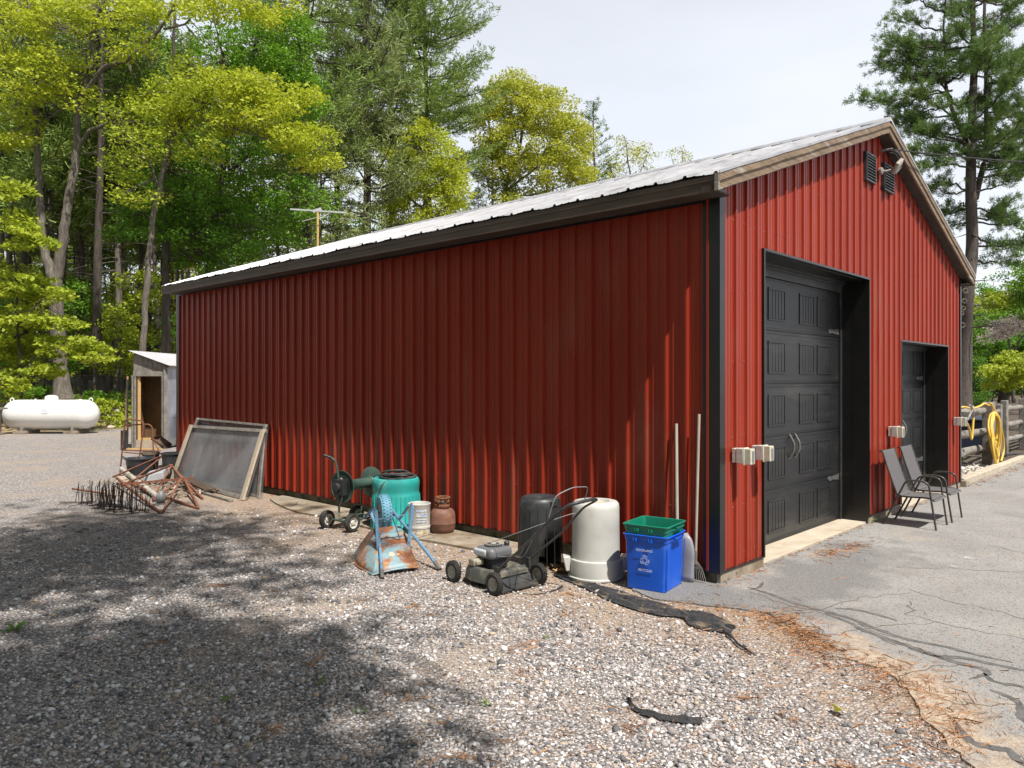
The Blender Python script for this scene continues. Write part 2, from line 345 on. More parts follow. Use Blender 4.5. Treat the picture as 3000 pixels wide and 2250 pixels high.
def ribbon(pts, w, z, jit=.25, n=5, b=None):
    P = smooth_path([(x, y, z) for x, y in pts], n); m = b or MB(); vs = []
    for i, p in enumerate(P):
        d = (P[min(i+1, len(P)-1)]-P[max(i-1, 0)]); d.z = 0; d.normalize(); q = Vector((-d.y, d.x, 0))
        ww = (w if not callable(w) else w(i/(len(P)-1)))*.5*(1+random.uniform(-jit, jit)); o = q*random.uniform(-.3, .3)*ww
        vs += [p+q*ww+o, p-q*ww+o]
    k = len(P); m.add(vs, [(2*i, 2*i+1, 2*i+3, 2*i+2) for i in range(k-1)]); return m
tap = lambda w: (lambda f: w*.85*(.25+1.1*math.sin(math.pi*min(1, max(0, f)))**.6))
b = MB()
for pts, w in (([(.068, -.219), (0, -.432), (-.103, -.665), (-.155, -.891), (-.194, -1.112), (-.317, -1.347), (-.389, -1.55), (-.375, -1.773), (-.402, -1.94), (-.397, -2.132)], .042),
               ([(-.2, -.95), (-.30, -1.15), (-.41, -1.3), (-.476, -1.457), (-.539, -1.648), (-.585, -1.77), (-.517, -1.912), (-.501, -2.198), (-.45, -2.5)], .045),
               ([(-.56, -1.6), (-.601, -1.753), (-.629, -1.886), (-.639, -2.029), (-.715, -2.054), (-.857, -2.006)], .04), ([(-.70, -2.04), (-.807, -2.12), (-.782, -2.244), (-.8, -2.5)], .03),
               ([(-1.489, -2.066), (-1.62, -2.138), (-1.704, -2.205), (-1.689, -2.288), (-1.683, -2.347), (-1.771, -2.407), (-1.8, -2.6)], .045),
               ([(-.952, -2.12), (-.983, -2.198), (-1.048, -2.271), (-1.249, -2.321), (-1.4, -2.45)], .035), ([(-.029, -.956), (.041, -1.099), (.018, -1.241), (-.027, -1.385)], .04), ([(.3, -.25), (.12, -.3), (.0, -.27)], .03)):
    ribbon(pts, tap(w), .0140, b=b)
b.obj('crack_filler', CRK, drive, 0, local=True)
b = MB(); random.seed(11)
for pts in ([(-.05, -.3), (-.15, -.55), (-.2, -.8), (-.3, -1.2), (-.42, -1.5)], [(.9, -1.2), (.75, -1.5), (.7, -1.9), (.5, -2.3), (.2, -2.6)], [(1.6, -.9), (1.9, -1.3), (2.2, -1.8), (2.3, -2.4)], [(3.2, -1.3), (3.0, -1.7), (3.3, -2.2)], [(-.7, -1.1), (-.45, -1.25), (-.2, -1.35), (.1, -1.6)],
            [(5.5, -.9), (5.2, -1.4), (5.6, -2.1)], [(.55, -1.3), (.2, -1.4), (.1, -1.7), (.15, -2.1), (-.05, -2.5)], [(-1.1, -1.7), (-.8, -1.8), (-.6, -1.9)], [(7, -.4), (8, -.7), (9.5, -.8)], [(-1.4, -2.0), (-1.2, -2.1), (-1.05, -2.3)], [(-.4, -.7), (-.1, -.9), (.4, -1.0), (.8, -1.25)]):
    P = [pts[0]]
    for p, q in zip(pts, pts[1:]):
        for s in (.25, .5, .75, 1): P.append((p[0]+(q[0]-p[0])*s+random.uniform(-.03, .03), p[1]+(q[1]-p[1])*s+random.uniform(-.03, .03)))
    ribbon(P, .006, .0136, .6, 2, b)
b.obj('crack', CRN, drive, 0, local=True)
PATCHM = mat('dark_asphalt_patch', (.085, .085, .09), (.12, .118, .12), 3, .9, bump=.3, bs=150, bdist=.004)
ch = mat('chalk', (.42, .42, .42), (.25, .245, .24), 40, .9, lo=.45, hi=.55)
b = MB()
for (x, y, r) in ((1.978, -1.271, .045), (2.432, -1.281, .055)):
    b.face([(x+r*(1+.3*math.sin(3*a))*math.cos(a), y+r*.8*math.sin(a), .0150) for a in (2*math.pi*k/20 for k in range(20))])
b.obj('chalk_mark', ch, drive, 0, local=True)
# concrete strip along the side wall
SL = [(-.004, 1.86), (-.35, 1.84), (-.42, 1.95), (-.5, 2.2), (-.53, 2.5), (-.56, 2.9), (-.61, 3.25), (-.6, 3.8), (-.57, 4.4), (-.56, 5.1), (-.6, 5.5), (-.52, 6.0), (-.42, 6.4), (-.3, 6.75), (-.004, 6.9)]
sb = flat_poly('concrete_path', SL, .024, CONC, thick=.05); tag(sb, kind='structure')
b = MB(); ribbon([(-.01, 5.0), (-.2, 5.06), (-.4, 5.0), (-.58, 5.1)], .018, .028, b=b); ribbon([(-.01, 3.2), (-.3, 3.22), (-.6, 3.16)], .012, .028, b=b); ribbon([(-.18, 6.2), (-.35, 6.0), (-.5, 5.9)], .014, .028, b=b)
b.obj('crack', CRK, sb, 0, local=True)

# ---- loose stones
def inpoly(px, py, poly):
    r = np.zeros(len(px), bool); n = len(poly)
    for k in range(n):
        x1, y1 = poly[k]; x2, y2 = poly[(k+1) % n]
        if y1 == y2: continue
        c = ((y1 > py) != (y2 > py)) & (px < (x2-x1)*(py-y1)/(y2-y1)+x1); r ^= c
    return r
def ico():
    p = (1+5**.5)/2
    V = np.array([(-1, p, 0), (1, p, 0), (-1, -p, 0), (1, -p, 0), (0, -1, p), (0, 1, p), (0, -1, -p), (0, 1, -p), (p, 0, -1), (p, 0, 1), (-p, 0, -1), (-p, 0, 1)], float); V /= np.linalg.norm(V[0])
    F = np.array([(0, 11, 5), (0, 5, 1), (0, 1, 7), (0, 7, 10), (0, 10, 11), (1, 5, 9), (5, 11, 4), (11, 10, 2), (10, 7, 6), (7, 1, 8), (3, 9, 4), (3, 4, 2), (3, 2, 6), (3, 6, 8), (3, 8, 9), (4, 9, 5), (2, 4, 11), (6, 2, 10), (8, 6, 7), (9, 8, 1)])
    return V, F
def rocks(P, S, seed=0, flat=.62):
    r = np.random.default_rng(seed); V0, F0 = ico(); n = len(P)
    V = V0[None]*(1+r.uniform(-.22, .22, (n, 12, 1)))*r.uniform(.72, 1.25, (n, 1, 3))
    V[..., 2] *= flat
    a = r.uniform(0, 2*np.pi, n); c, s_ = np.cos(a)[:, None], np.sin(a)[:, None]
    t = r.normal(0, .25, n)[:, None]
    x, y, z = V[..., 0], V[..., 1], V[..., 2]; z2 = z+x*t; V = np.stack([x*c-y*s_, x*s_+y*c, z2], -1)*S[:, None, None]+P[:, None, :]
    F = (F0[None]+12*np.arange(n)[:, None, None]).reshape(-1, 3)
    return V.reshape(-1, 3), F
STM = mat('stone', (.3, .3, .3), rough=.8); ramp_island(STM, STONES)
n = 520000
th = rng.uniform(R_(46.7-46), R_(46.7+44), n)  # directions the yard is seen in
d = 2.3+rng.uniform(0, 1, n)**.62*8.2
px = -5.74+d*np.sin(th); py = -3.06+d*np.cos(th)
# keep a density that thins with distance
dens = np.clip(5200*np.exp(-np.maximum(d-3.6, 0)/1.9), 260, 5200)
pdf = n*(1/.62*((d-2.3)/8.2)**(1/.62-1)/8.2)/(R_(90)*d)
keep = rng.uniform(0, 1, n) < dens/np.maximum(pdf, 1)
drvp = np.array(DRV)
keep &= ~inpoly(px, py, [(-.0, 20)]+EDGE[:-6]+[(-2.9, -3.4), (60, -6), (60, 20)])
keep &= ~inpoly(px, py, SL) & (px < -.03)
edged = np.minimum.reduce([np.hypot(px-x, py-y) for x, y in EDGE[:26]]+[np.full(n, 9.)])
keep &= ~((edged < 1.1) & (rng.uniform(0, 1, n) < (.92-.8*edged)*(.55+.6*(np.sin(px*4.1+2*np.sin(py*3.3)) > -.2)))) 
keep &= ~((px > -.95) & (py > .9) & (py < 7.5) & (rng.uniform(0, 1, n) < .55))
keep &= ~((px > -2.3) & (py < 0) & (rng.uniform(0, 1, n) < .3*np.clip((px+2.9)/1.2, 0, 1)))
px, py, d = px[keep], py[keep], d[keep]
pn = np.sin(px*2.3+1.7*np.sin(py*1.9))*np.sin(py*2.9+1.3*np.sin(px*2.1)); kk_ = ~((pn > .55) & (rng.uniform(0, 1, len(px)) < .55)); px, py, d = px[kk_], py[kk_], d[kk_]
S = np.clip(rng.lognormal(math.log(.0065), .42, len(px)), .003, .024)*(1+.07*np.maximum(d-4, 0))
P = np.stack([px, py, gz(px, py)+S*.3], -1); V, F = rocks(P, S, 1)
o = meshnp('loose_gravel', V, F, STM); tag(o, 'loose grey and white gravel stones covering the yard', 'gravel', kind='stuff')
print('STONES', len(px))
# rust-coloured pine needles gathered in patches
NM = mat('pine_needle', (.22, .10, .05), (.44, .23, .11), 3, .8, isl=.9)
cen = []
def pt(x, y, n_, sx, sy, rot=0): cen.append((x, y, n_, sx, sy, rot))
for k in range(len(EDGE[5:21])):
    x, y = EDGE[5+k]; pt(x-.05, y-.03, 150, .09, .07)
pt(-.56, -.78, 500, .09, .06); pt(-.72, -1.0, 700, .1, .05, -2.2); pt(-.86, -1.17, 500, .1, .05, -2.2); pt(-1.1, -1.7, 500, .2, .1); pt(-1.45, -2.1, 600, .25, .12); pt(-1.0, -.55, 200, .2, .2)
pt(1.75, -.25, 420, .16, .06); pt(2.2, -.33, 420, .18, .06); pt(2.9, .0, 250, .5, .03); pt(1.4, .0, 200, .4, .03); pt(.4, -.05, 250, .4, .04); pt(5.5, -.02, 400, .9, .03)
for k in range(26): pt(8+k*.25, -.12-.05*random.random(), 60, .15, .07)
for (x, y) in ((-1.05, .72), (-1.5, .45), (-2.2, .2), (-2.5, -.1), (-2.7, -.9), (-2.0, -1.5), (-1.9, -1.2), (-3.2, 1.0), (-2.9, -1.4), (-2.3, -1.9), (-3.4, -.6), (-3.9, .3), (-2.1, 1.4), (-2.9, 2.9), (-3.8, 1.9)):
    pt(x+random.uniform(-.05, .05), y+random.uniform(-.05, .05), 70, .055, .03, random.uniform(0, 3))
for k in range(90): pt(random.uniform(-3.6, -1.1), random.uniform(-2.4, .4), 16, .12, .12)
for k in range(70): pt(random.uniform(-4.5, -.7), random.uniform(.4, 8), 9, .08, .08)
for k in range(16): pt(-.35, 1+k*.45, 40, .25, .2)
C, D = [], []
for x, y, n_, sx, sy, ro in cen:
    n_ = int(n_*.34); q = rng.standard_t(3, (n_, 2))*(sx, sy); c, s_ = math.cos(ro), math.sin(ro)
    C.append(np.stack([x+q[:, 0]*c-q[:, 1]*s_, y+q[:, 0]*s_+q[:, 1]*c], -1)); D.append(rng.normal(ro, .9, n_))
C = np.concatenate(C); D = np.concatenate(D); k = ~((C[:, 0] > -.02) & (C[:, 1] > .02)); C, D = C[k], D[k]; n = len(C)
ln = rng.uniform(.02, .05, n); wd = rng.uniform(.0006, .0013, n); dx, dy = np.cos(D), np.sin(D)
asph = inpoly(C[:, 0], C[:, 1], DRV); zz = np.where(asph, .0155, .010)+rng.uniform(0, .006, n)
V = np.stack([np.stack([C[:, 0]+s1*ln*dx-s2*wd*dy, C[:, 1]+s1*ln*dy+s2*wd*dx, zz+s1*rng.uniform(-.003, .006, n)], -1) for s1, s2 in ((-1, -1), (1, -1), (1, 1), (-1, 1))], 1).reshape(-1, 3)
o = meshnp('pine_needles', V, np.arange(4*n).reshape(-1, 4), NM); tag(o, 'rust coloured fallen pine needles in drifts along the asphalt edge', 'pine needles', kind='stuff')
# ================================================================ RED METAL GARAGE
W, LEN, ZS, ZT = 7.772, 10.49, .108, 3.206; SLP = .345; XR = W/2
def ztop(x): return 3.331+SLP*((x+.286) if x < XR else (W+.286-x))    # roof surface
shed = thing('garage', 'long red ribbed metal garage with black trim and silver roof', 'garage')
def ribprof(L0, per=.203, off=0, h=.022, mn=.005):
    """outward offsets along a ribbed sheet: a major rib per period and two faint minor ones"""
    s = [(0, 0)]; k = off
    while k < L0:
        for d, o in ((0, 0), (.007, h), (.027, h), (.036, 0), (.095, 0), (.101, mn), (.112, mn), (.118, 0), (.146, 0), (.152, mn), (.163, mn), (.169, 0)):
            if 0 < k+d < L0: s.append((k+d, o))
        k += per
    return s+[(L0, 0)]
b = MB(); pr = ribprof(LEN, off=.07, h=.030, mn=.005)
for (s0, o0), (s1, o1) in zip(pr, pr[1:]):
    b.face([(-o0, s0, ZS), (-o1, s1, ZS), (-o1, s1, ZT), (-o0, s0, ZT)])
b.obj('side_wall', RED, shed, 0, rec=False)
D1 = (.819, 3.568, 2.863); D2 = (4.785, 7.001, 2.187)
b = MB(); pr = ribprof(W, off=.06); br = sorted(set([p[0] for p in pr]+[D1[0], D1[1], D2[0], D2[1], XR])); xs = [p[0] for p in pr]; os_ = [p[1] for p in pr]
f_ = lambda x: float(np.interp(x, xs, os_))
for x0, x1 in zip(br, br[1:]):
    m = (x0+x1)/2; zb = ZS
    for a_, c_, z_ in (D1, D2):
        if a_ < m < c_: zb = z_
    b.face([(x0, -f_(x0), zb), (x1, -f_(x1), zb), (x1, -f_(x1), ztop(x1)-.05), (x0, -f_(x0), ztop(x0)-.05)])
fw = b.obj('front_wall', RED, shed, 0, rec=False)
# screws in rows on both walls
SCR = mat('screw_head', (.42, .25, .2), (.25, .05, .035), 30, .5)
b = MB(); random.seed(5)
for z in (.2, .62, 1.22, 1.85, 2.45, 3.05, 3.6, 4.1):
    for k in range(38):
        x = .06+k*.203-.02
        if any(a_-.02 < x < c_+.02 and z < z_ for a_, c_, z_ in (D1, D2)) or z > ztop(x)-.2 or x > W-.05 or x < .09: continue
        b.box((x, -.002, z+random.uniform(-.01, .01)), (.009, .007, .009))
    if z < 3.1:
        for k in range(51):
            if random.random() < .3: b.box((-.002, .07+k*.203-.02, z+random.uniform(-.01, .01)), (.006, .007, .007))
b.obj('screw', SCR, shed, 0)['kind'] = 'stuff'
b = MB(); b.face([(W, 0, ZS), (W, LEN, ZS), (W, LEN, ZT), (W, 0, ZT)]); b.obj('side_wall', RED, shed, 0, rec=False)
b = MB(); b.face([(0, LEN, ZS), (0, LEN, ZT), (XR, LEN, ztop(XR)-.06), (W, LEN, ZT), (W, LEN, ZS)]); b.obj('rear_wall', RED, shed, 0, rec=False)
# foundation
b = MB(); b.lo((.012, .03, -.1), (.2, LEN, ZS+.02)); b.obj('foundation', CONCD, shed, 0)
for xa_, xb_ in ((.012, .815), (3.572, 4.782), (7.004, W-.01)): b = MB(); b.lo((xa_+.004, -.016, -.1), (xb_-.004, .2 if xa_ > 1 else .029, ZS-.0142)); b.obj('foundation', CONC, shed, 30, bevel=.006)
b = MB(); b.lo((.82, .015, -.05), (3.567, .6, .034)); b.lo((4.787, .015, -.05), (6.999, .6, .034)); b.obj('door_sill', mat('sill_concrete', (.40, .34, .26), (.5, .44, .35), 5, .85, dirt=((.35, .25, .15), 3, .55, .75)), shed, 30, bevel=.006)
# black trims
b = MB()
b.lo((-.026, -.026, ZS-.012), (-.022, .131, ZT+.05)); b.lo((-.026, -.0261, ZS-.012), (.066, -.022, ZT+.07))
b.obj('corner_trim', BLACK, shed, 0); b = MB(); b.lo((-.026, LEN-.1, ZS-.012), (-.022, LEN+.02, ZT)); b.obj('corner_trim', BLACK, shed, 0); b = MB(); b.lo((W-.05, -.0262, ZS-.012), (W+.012, -.022, ZT+.07)); b.lo((W+.008, -.026, ZS-.012), (W+.0121, .1, ZT))
b.obj('corner_trim', BLACK, shed, 0); b = MB(); b.lo((-.030, .131, ZT-.03), (-.020, LEN-.1, ZT+.06))
b.obj('eave_trim', BLACK, shed, 0)
b = MB(); b.lo((.066, -.024, ZS-.014), (D1[0]-.02, -.001, ZS-.0)); b.obj('base_trim', BLACK, shed, 0); b = MB(); b.lo((D1[1]+.02, -.024, ZS-.014), (D2[0]-.02, -.001, ZS)); b.obj('base_trim', BLACK, shed, 0); b = MB(); b.lo((D2[1]+.02, -.024, ZS-.014), (W-.05, -.001, ZS)); b.obj('base_trim', BLACK, shed, 0); b = MB(); b.lo((-.0242, .131, ZS-.014), (-.001, LEN-.1, ZS)); b.obj('base_trim', BLACK, shed, 0)
for (xa, xb, zt) in (D1, D2):
    b = MB(); y0, y1 = -.027, .32
    b.lo((xa-.022, y0, ZS-.014), (xa, y1, zt+.022)); b.lo((xb, y0, ZS-.014), (xb+.022, y1, zt+.022)); b.lo((xa, y0, zt), (xb, y1, zt+.022))
    b.lo((xb-.002, .16, .034), (xb+.001, .165, zt)); b.lo((xa, .05, zt-.006), (xb, .16, zt-.001))
    b.lo((xb+.001, .0, .02), (xb+.02, .3, ZS))
    b.obj('door_frame', BLACK, shed, 0)
    # weather strips
    b = MB(); b.lo((xa, .285, min(zt-.07, 2.732 if zt > 2.5 else 9)), (xb, .3, zt-.001)); b.lo((xa, .25, zt-.03), (xb, .284, zt-.001)); b.lo((xa, .27, zt-.055), (xb, .2845, zt-.031)); b.lo((xb-.05, .286, .034), (xb-.001, .301, zt-.071)); b.lo((xa+.001, .286, .034), (xa+.05, .301, zt-.071)); b.obj('weather_strip', BLKPL, shed, 0)
# grey strip under the rake along the top of the front wall
b = MB()
for xa, xb in ((.066, XR), (XR, W-.05)):
    b.bar((xa, -.024, ztop(xa)-.145), (xb, -.024, ztop(xb)-.145), .012, .03)
b.obj('rake_trim', GREYTRIM, shed, 0)
# garage doors
def gdoor(name, xa, xb, rows, zb, sec, cols, hx, strapx, straps):
    d = MB(); y = .31
    for r in range(rows): d.lo((xa+.003, y, zb+r*sec+.003), (xb-.003, y+.04, zb+(r+1)*sec-.003))
    d.lo((xa+.003, y+.006, zb), (xb-.003, y+.03, zb+rows*sec))
    dr = d.obj(name, DOORB, shed, 30, bevel=.003)
    b = MB()
    for r in range(rows):
        z0 = zb+r*sec+.105; z1 = z0+.335; 
        for x0, x1 in cols:
            pm_ = MB()
            for (p, q) in (((x0, z0), (x1, z0+.022)), ((x0, z1-.022), (x1, z1)), ((x0, z0+.022), (x0+.02, z1-.022)), ((x1-.02, z0+.022), (x1, z1-.022))):
                pm_.lo((p[0], y-.009, p[1]), (q[0], y-.0005, q[1]))
            nb = 5; 
            for k in range(nb):
                u0 = x0+.02+(x1-x0-.04)*k/nb; u1 = x0+.02+(x1-x0-.04)*(k+1)/nb
                pm_.lo((u0+.005, y-.004, z0+.024), (u1-.005, y-.0005, z1-.024))
            pm_.obj('raised_panel', DOORB, dr, 30, bevel=.0025)
        for dz in (.012, .03, -.03): 
            b.lo((xa+.004, y-.004, zb+r*sec+dz+(sec if dz < 0 else 0)), (xb-.004, y-.0005, zb+r*sec+dz+.007+(sec if dz < 0 else 0)))
    b.obj('section_seam', DOORB, dr, 30, bevel=.002)['kind'] = 'stuff'
    hm = mat('pewter', (.18, .175, .17), (.3, .29, .28), 30, .35, metal=.6)
    for x in hx:
        h = MB(); h.tube(smooth_path([(x, y-.004, .868), (x, y-.02, .90), (x, y-.045, .945), (x, y-.05, .99), (x, y-.045, 1.035), (x, y-.02, 1.08), (x, y-.004, 1.113)], 3), [.008, .01]+[.012]*16+[.008], 8)
        h.prism([(x-.004, y-.004, .845), (x+.018, y-.004, .875), (x-.018, y-.004, .875)], (0, .004, 0)); h.prism([(x, y-.004, 1.14), (x+.018, y-.004, 1.105), (x-.018, y-.004, 1.105)], (0, .004, 0))
        h.obj('handle', hm, dr, 40)
    for z in straps:
        s = MB(); xe = xb-.06; s.prism([(xe, y-.007, z-.035), (xe, y-.007, z+.035), (xe-.2, y-.007, z+.018), (xe-.28, y-.007, z+.03), (xe-.34, y-.007, z), (xe-.28, y-.007, z-.03), (xe-.2, y-.007, z-.018)], (0, .006, 0))
        s.obj('hinge_strap', hm, dr, 30)
    return dr
c1 = 2.19; gdoor('garage_door', D1[0], D1[1], 5, .034, .54, [(c1+s, c1+e_) for s, e_ in ((-1.08, -.68), (-.585, -.18), (.183, .584), (.672, 1.071))], (2.122, 2.262), 0, (2.266, .545))
c2 = 5.893; gdoor('garage_door', D2[0], D2[1], 4, .034, .54, [(c2+s, c2+e_) for s, e_ in ((-.966, -.571), (-.443, -.08), (.08, .443), (.571, .966))], (5.83, 5.96), 0, (1.72, .5))
# roof: ribbed sheets, deck, ridge cap
YF, YB = -.155, LEN+.0
for sgn in (0, 1):
    b = MB(); pr = []; y = YF
    while y < YB:
        for dd, o in ((0, 0), (.012, .019), (.032, .019), (.044, 0), (.115, 0), (.121, .004), (.133, .004), (.139, 0), (.2, 0), (.206, .004), (.218, .004), (.224, 0)): pr.append((y+dd, o))
        y += .276
    pr = [p for p in pr if p[0] < YB]+[(YB, 0)]
    xe = -.295 if sgn == 0 else W+.295; ns = 6
    for (s0, o0), (s1, o1) in zip(pr, pr[1:]):
        for k in range(ns):
            xa = xe+(XR-xe)*k/ns; xb_ = xe+(XR-xe)*(k+1)/ns; za = ztop(xa); zb_ = ztop(xb_)
            wv = lambda s, kk: .004*math.sin(s*3.1+kk*1.3) + (.006*math.sin(s*11.4+1.5*math.sin(s*3)) if kk == 0 else 0)
            q = [(xa, s0, za+o0+wv(s0, k)), (xb_, s0, zb_+o0+wv(s0, k+1)), (xb_, s1, zb_+o1+wv(s1, k+1)), (xa, s1, za+o1+wv(s1, k))]
            b.face(q if sgn == 0 else q[::-1])
    b.obj('roof', ROOF, shed, 25, rec=True)
b = MB(); th_ = .028
for sgn in (0, 1):
    xe = -.28 if sgn == 0 else W+.28; z = ztop(xe)-.012
    b.add([(xe, YF+.02, z), (xe, YB-.01, z), (XR, YB-.01, ztop(XR)-.012), (XR, YF+.02, ztop(XR)-.012), (xe, YF+.02, z-th_), (xe, YB-.01, z-th_), (XR, YB-.01, ztop(XR)-.012-th_), (XR, YF+.02, ztop(XR)-.012-th_)],
          [(0, 3, 2, 1), (4, 5, 6, 7), (0, 1, 5, 4), (2, 3, 7, 6), (0, 4, 7, 3), (1, 2, 6, 5)])
b.obj('roof_deck', SOFF, shed, 0)
b = MB(); yr = 9.9; zr = ztop(XR)
for sgn in (-1, 1):
    b.add([(XR, YF-.006, zr+.046), (XR, yr, zr+.046), (XR+sgn*.17, yr, zr-.17*SLP+.024), (XR+sgn*.17, YF-.006, zr-.17*SLP+.024), (XR+sgn*.175, YF-.006, zr-.17*SLP+.012), (XR+sgn*.175, yr, zr-.17*SLP+.012)], [(0, 1, 2, 3), (3, 2, 5, 4)])
b.add([(XR, YF-.007, zr+.046), (XR-.17, YF-.007, zr-.17*SLP+.024), (XR+.17, YF-.007, zr-.17*SLP+.024)], [(0, 1, 2)])
b.obj('ridge_cap', ROOF, shed, 25)
# metal edge on rake, two-step weathered rake boards, eave fascia, soffit
for sgn in (-1, 1):
    e = lambda dx, dz, y: ((-.29 if sgn < 0 else W+.29), y, ztop(-.29)+dz)
    A = lambda dz, y: Vector((-.29 if sgn < 0 else W+.29, y, ztop(-.29)+dz)); B_ = lambda dz, y: Vector((XR, y, ztop(XR)+dz))
    def rake(z0, z1, y0, y1, extra=0):
        m = MB(); a, c = A(z0, y0), B_(z0, y0); h = Vector((0, 0, z1-z0)); 
        n_ = 14; vs = []
        for k in range(n_+1):
            p = a.lerp(c, k/n_)+Vector((0, 0, .003*math.sin(k*2.1+sgn)))
            vs += [p, p+h, p+Vector((0, y1-y0, 0))+h, p+Vector((0, y1-y0, 0))]
        m.add(vs, [(4*k+i, 4*k+(i+1) % 4, 4*k+4+(i+1) % 4, 4*k+4+i) for k in range(n_) for i in range(4)]+[(0, 1, 2, 3), (4*n_+3, 4*n_+2, 4*n_+1, 4*n_)])
        return m
    rake(-.066, -.004, -.162, -.135).obj('rake_board', TANWD, shed, 20)
    rake(-.14, -.068, -.148, -.125).obj('rake_board', TANWD, shed, 20)
    rake(-.006, .016, -.168, -.163).obj('roof_edge', ROOF, shed, 20)
    rake(-.138, -.062, -.124, -.001).obj('soffit', SOFF, shed, 20)
for xs_, s in ((-.286, -1), (W+.286, 1)):
    b = MB(); b.lo((xs_, YF+.035, 3.190), (xs_+s*-.024, YB-.005, 3.312)); b.lo((xs_-s*-.0, YF+.035, 3.272), (xs_+s*.008, YB-.005, 3.279)); b.obj('fascia', BROWNB, shed, 0)
    b = MB(); b.lo((xs_+s*-.024, -.1, 3.2), (0 if s < 0 else W, YB-.01, 3.214)); b.obj('soffit', SOFF, shed, 0)
    b = MB(); b.lo((xs_-.012, YF-.004, 3.188), (xs_+.012, YF+.034, 3.325)); b.obj('fascia_end', GREYWD, shed, 0, bevel=.003)
# louvre vents
for (xa, xb) in ((3.42, 3.745), (4.045, 4.415)):
    z0, z1 = 4.004, 4.335; b = MB()
    for q in (((xa, z0), (xb, z0+.022)), ((xa, z1-.022), (xb, z1)), ((xa, z0+.022), (xa+.022, z1-.022)), ((xb-.022, z0+.022), (xb, z1-.022))): b.lo((q[0][0], -.045, q[0][1]), (q[1][0], -.004, q[1][1]))
    b.face([(xa+.02, -.021, z0+.02), (xb-.02, -.021, z0+.02), (xb-.02, -.021, z1-.02), (xa+.02, -.021, z1-.02)])
    v = b.obj('louvre_vent', BLKPL, shed, 30)
    b = MB()
    for k in range(8):
        z = z0+.04+k*(z1-z0-.06)/8; b.prism([(xa+.016, -.052, z), (xa+.016, -.024, z+.014), (xa+.016, -.024, z+.019), (xa+.016, -.052, z+.007)], (xb-xa-.032, 0, 0))
    b.obj('slat', mat('vent_slat', (.12, .125, .13), (.05, .052, .055), 20, .4), v, 30)['kind'] = 'stuff'
# flood light under the peak
b = MB(); b.lathe([(.045, 0), (.045, .03), (.03, .04), (0, .04)], 16, (3.92, -.024, 4.2), Matrix.Rotation(R_(90), 3, 'X')); b.tube([(3.92, -.05, 4.2), (3.96, -.09, 4.2), (4.02, -.12, 4.22)], .012)
fl = b.obj('flood_light', mat('lamp_bronze', (.28, .25, .22), (.16, .14, .13), 20, .5), shed, 40)
b = MB(); rot = Matrix.Rotation(R_(-28), 3, 'Y') @ Matrix.Rotation(R_(35), 3, 'X')
b.box((4.1, -.17, 4.27), (.22, .045, .15), rot=rot); b.obj('lamp_head', mat('lamp_housing', (.26, .235, .2), (.36, .33, .28), 20, .5), fl, 30, bevel=.014)
b = MB(); b.box(Vector((4.1, -.17, 4.27))+rot @ Vector((0, -.024, 0)), (.16, .006, .1), rot=rot); b.obj('lens', mat('frosted_lens', (.4, .38, .33), (.48, .45, .4), 12, .35), fl, 0)
# wire mast loop and old bracket beside the lamp
b = MB(); b.tube(smooth_path([(4.0, -.12, 4.46), (4.15, -.14, 4.47), (4.3, -.15, 4.43), (4.38, -.13, 4.33), (4.33, -.08, 4.24)], 4), .012); b.tube(smooth_path([(4.05, -.10, 4.44), (4.2, -.12, 4.45), (4.34, -.12, 4.4), (4.4, -.1, 4.3)], 4), .006); b.tube([(3.98, -.02, 4.46), (4.03, -.14, 4.47)], .014)
b.obj('service_wire', mat('grey_wire', (.07, .07, .08), (.18, .18, .18), 30, .4), shed, 40)
# weatherproof outlet boxes
OB = mat('outlet_grey', (.52, .51, .50), (.42, .41, .4), 30, .5, dirt=((.3, .28, .25), 12, .6, .8)); OC = mat('clear_yellowed_cover', (.58, .56, .46), (.48, .46, .38), 20, .3)
for x, dy in ((.235, 0), (.60, 0), (4.29, 0), (7.37, 0)):
    z = 1.06; b = MB(); b.lo((x-.04, -.055, z-.06), (x+.04, -.019, z+.06)); b.lo((x-.043, -.12, z-.063), (x+.043, -.058, z+.063)); ob = b.obj('outlet_box', OB, shed, 30, bevel=.004)
    b = MB(); b.lo((x-.035, -.185, z-.07), (x+.045, -.122, z+.062)); b.lo((x-.042, -.13, z-.078), (x+.05, -.121, z+.07)); b.obj('outlet_cover', OC, ob, 30, bevel=.018, seg=3)
    b = MB(); b.lo((x-.005, -.194, z-.05), (x+.03, -.187, z+.042)); b.obj('cover_window', GREYMET, ob, 30)
# service drop wire to the right
b = MB(); b.tube([Vector((4.0, -.16, 4.45)).lerp(Vector((29, -3.2, 9.6)), t)+Vector((0, 0, -1.6*t*(1-t)))for t in (k/30 for k in range(31))], .008, 6)
o = b.obj('power_line', mat('black_cable', (.02, .02, .02)), None, 40); tag(o, 'thin black power cable running from the garage peak to the right', 'cable')
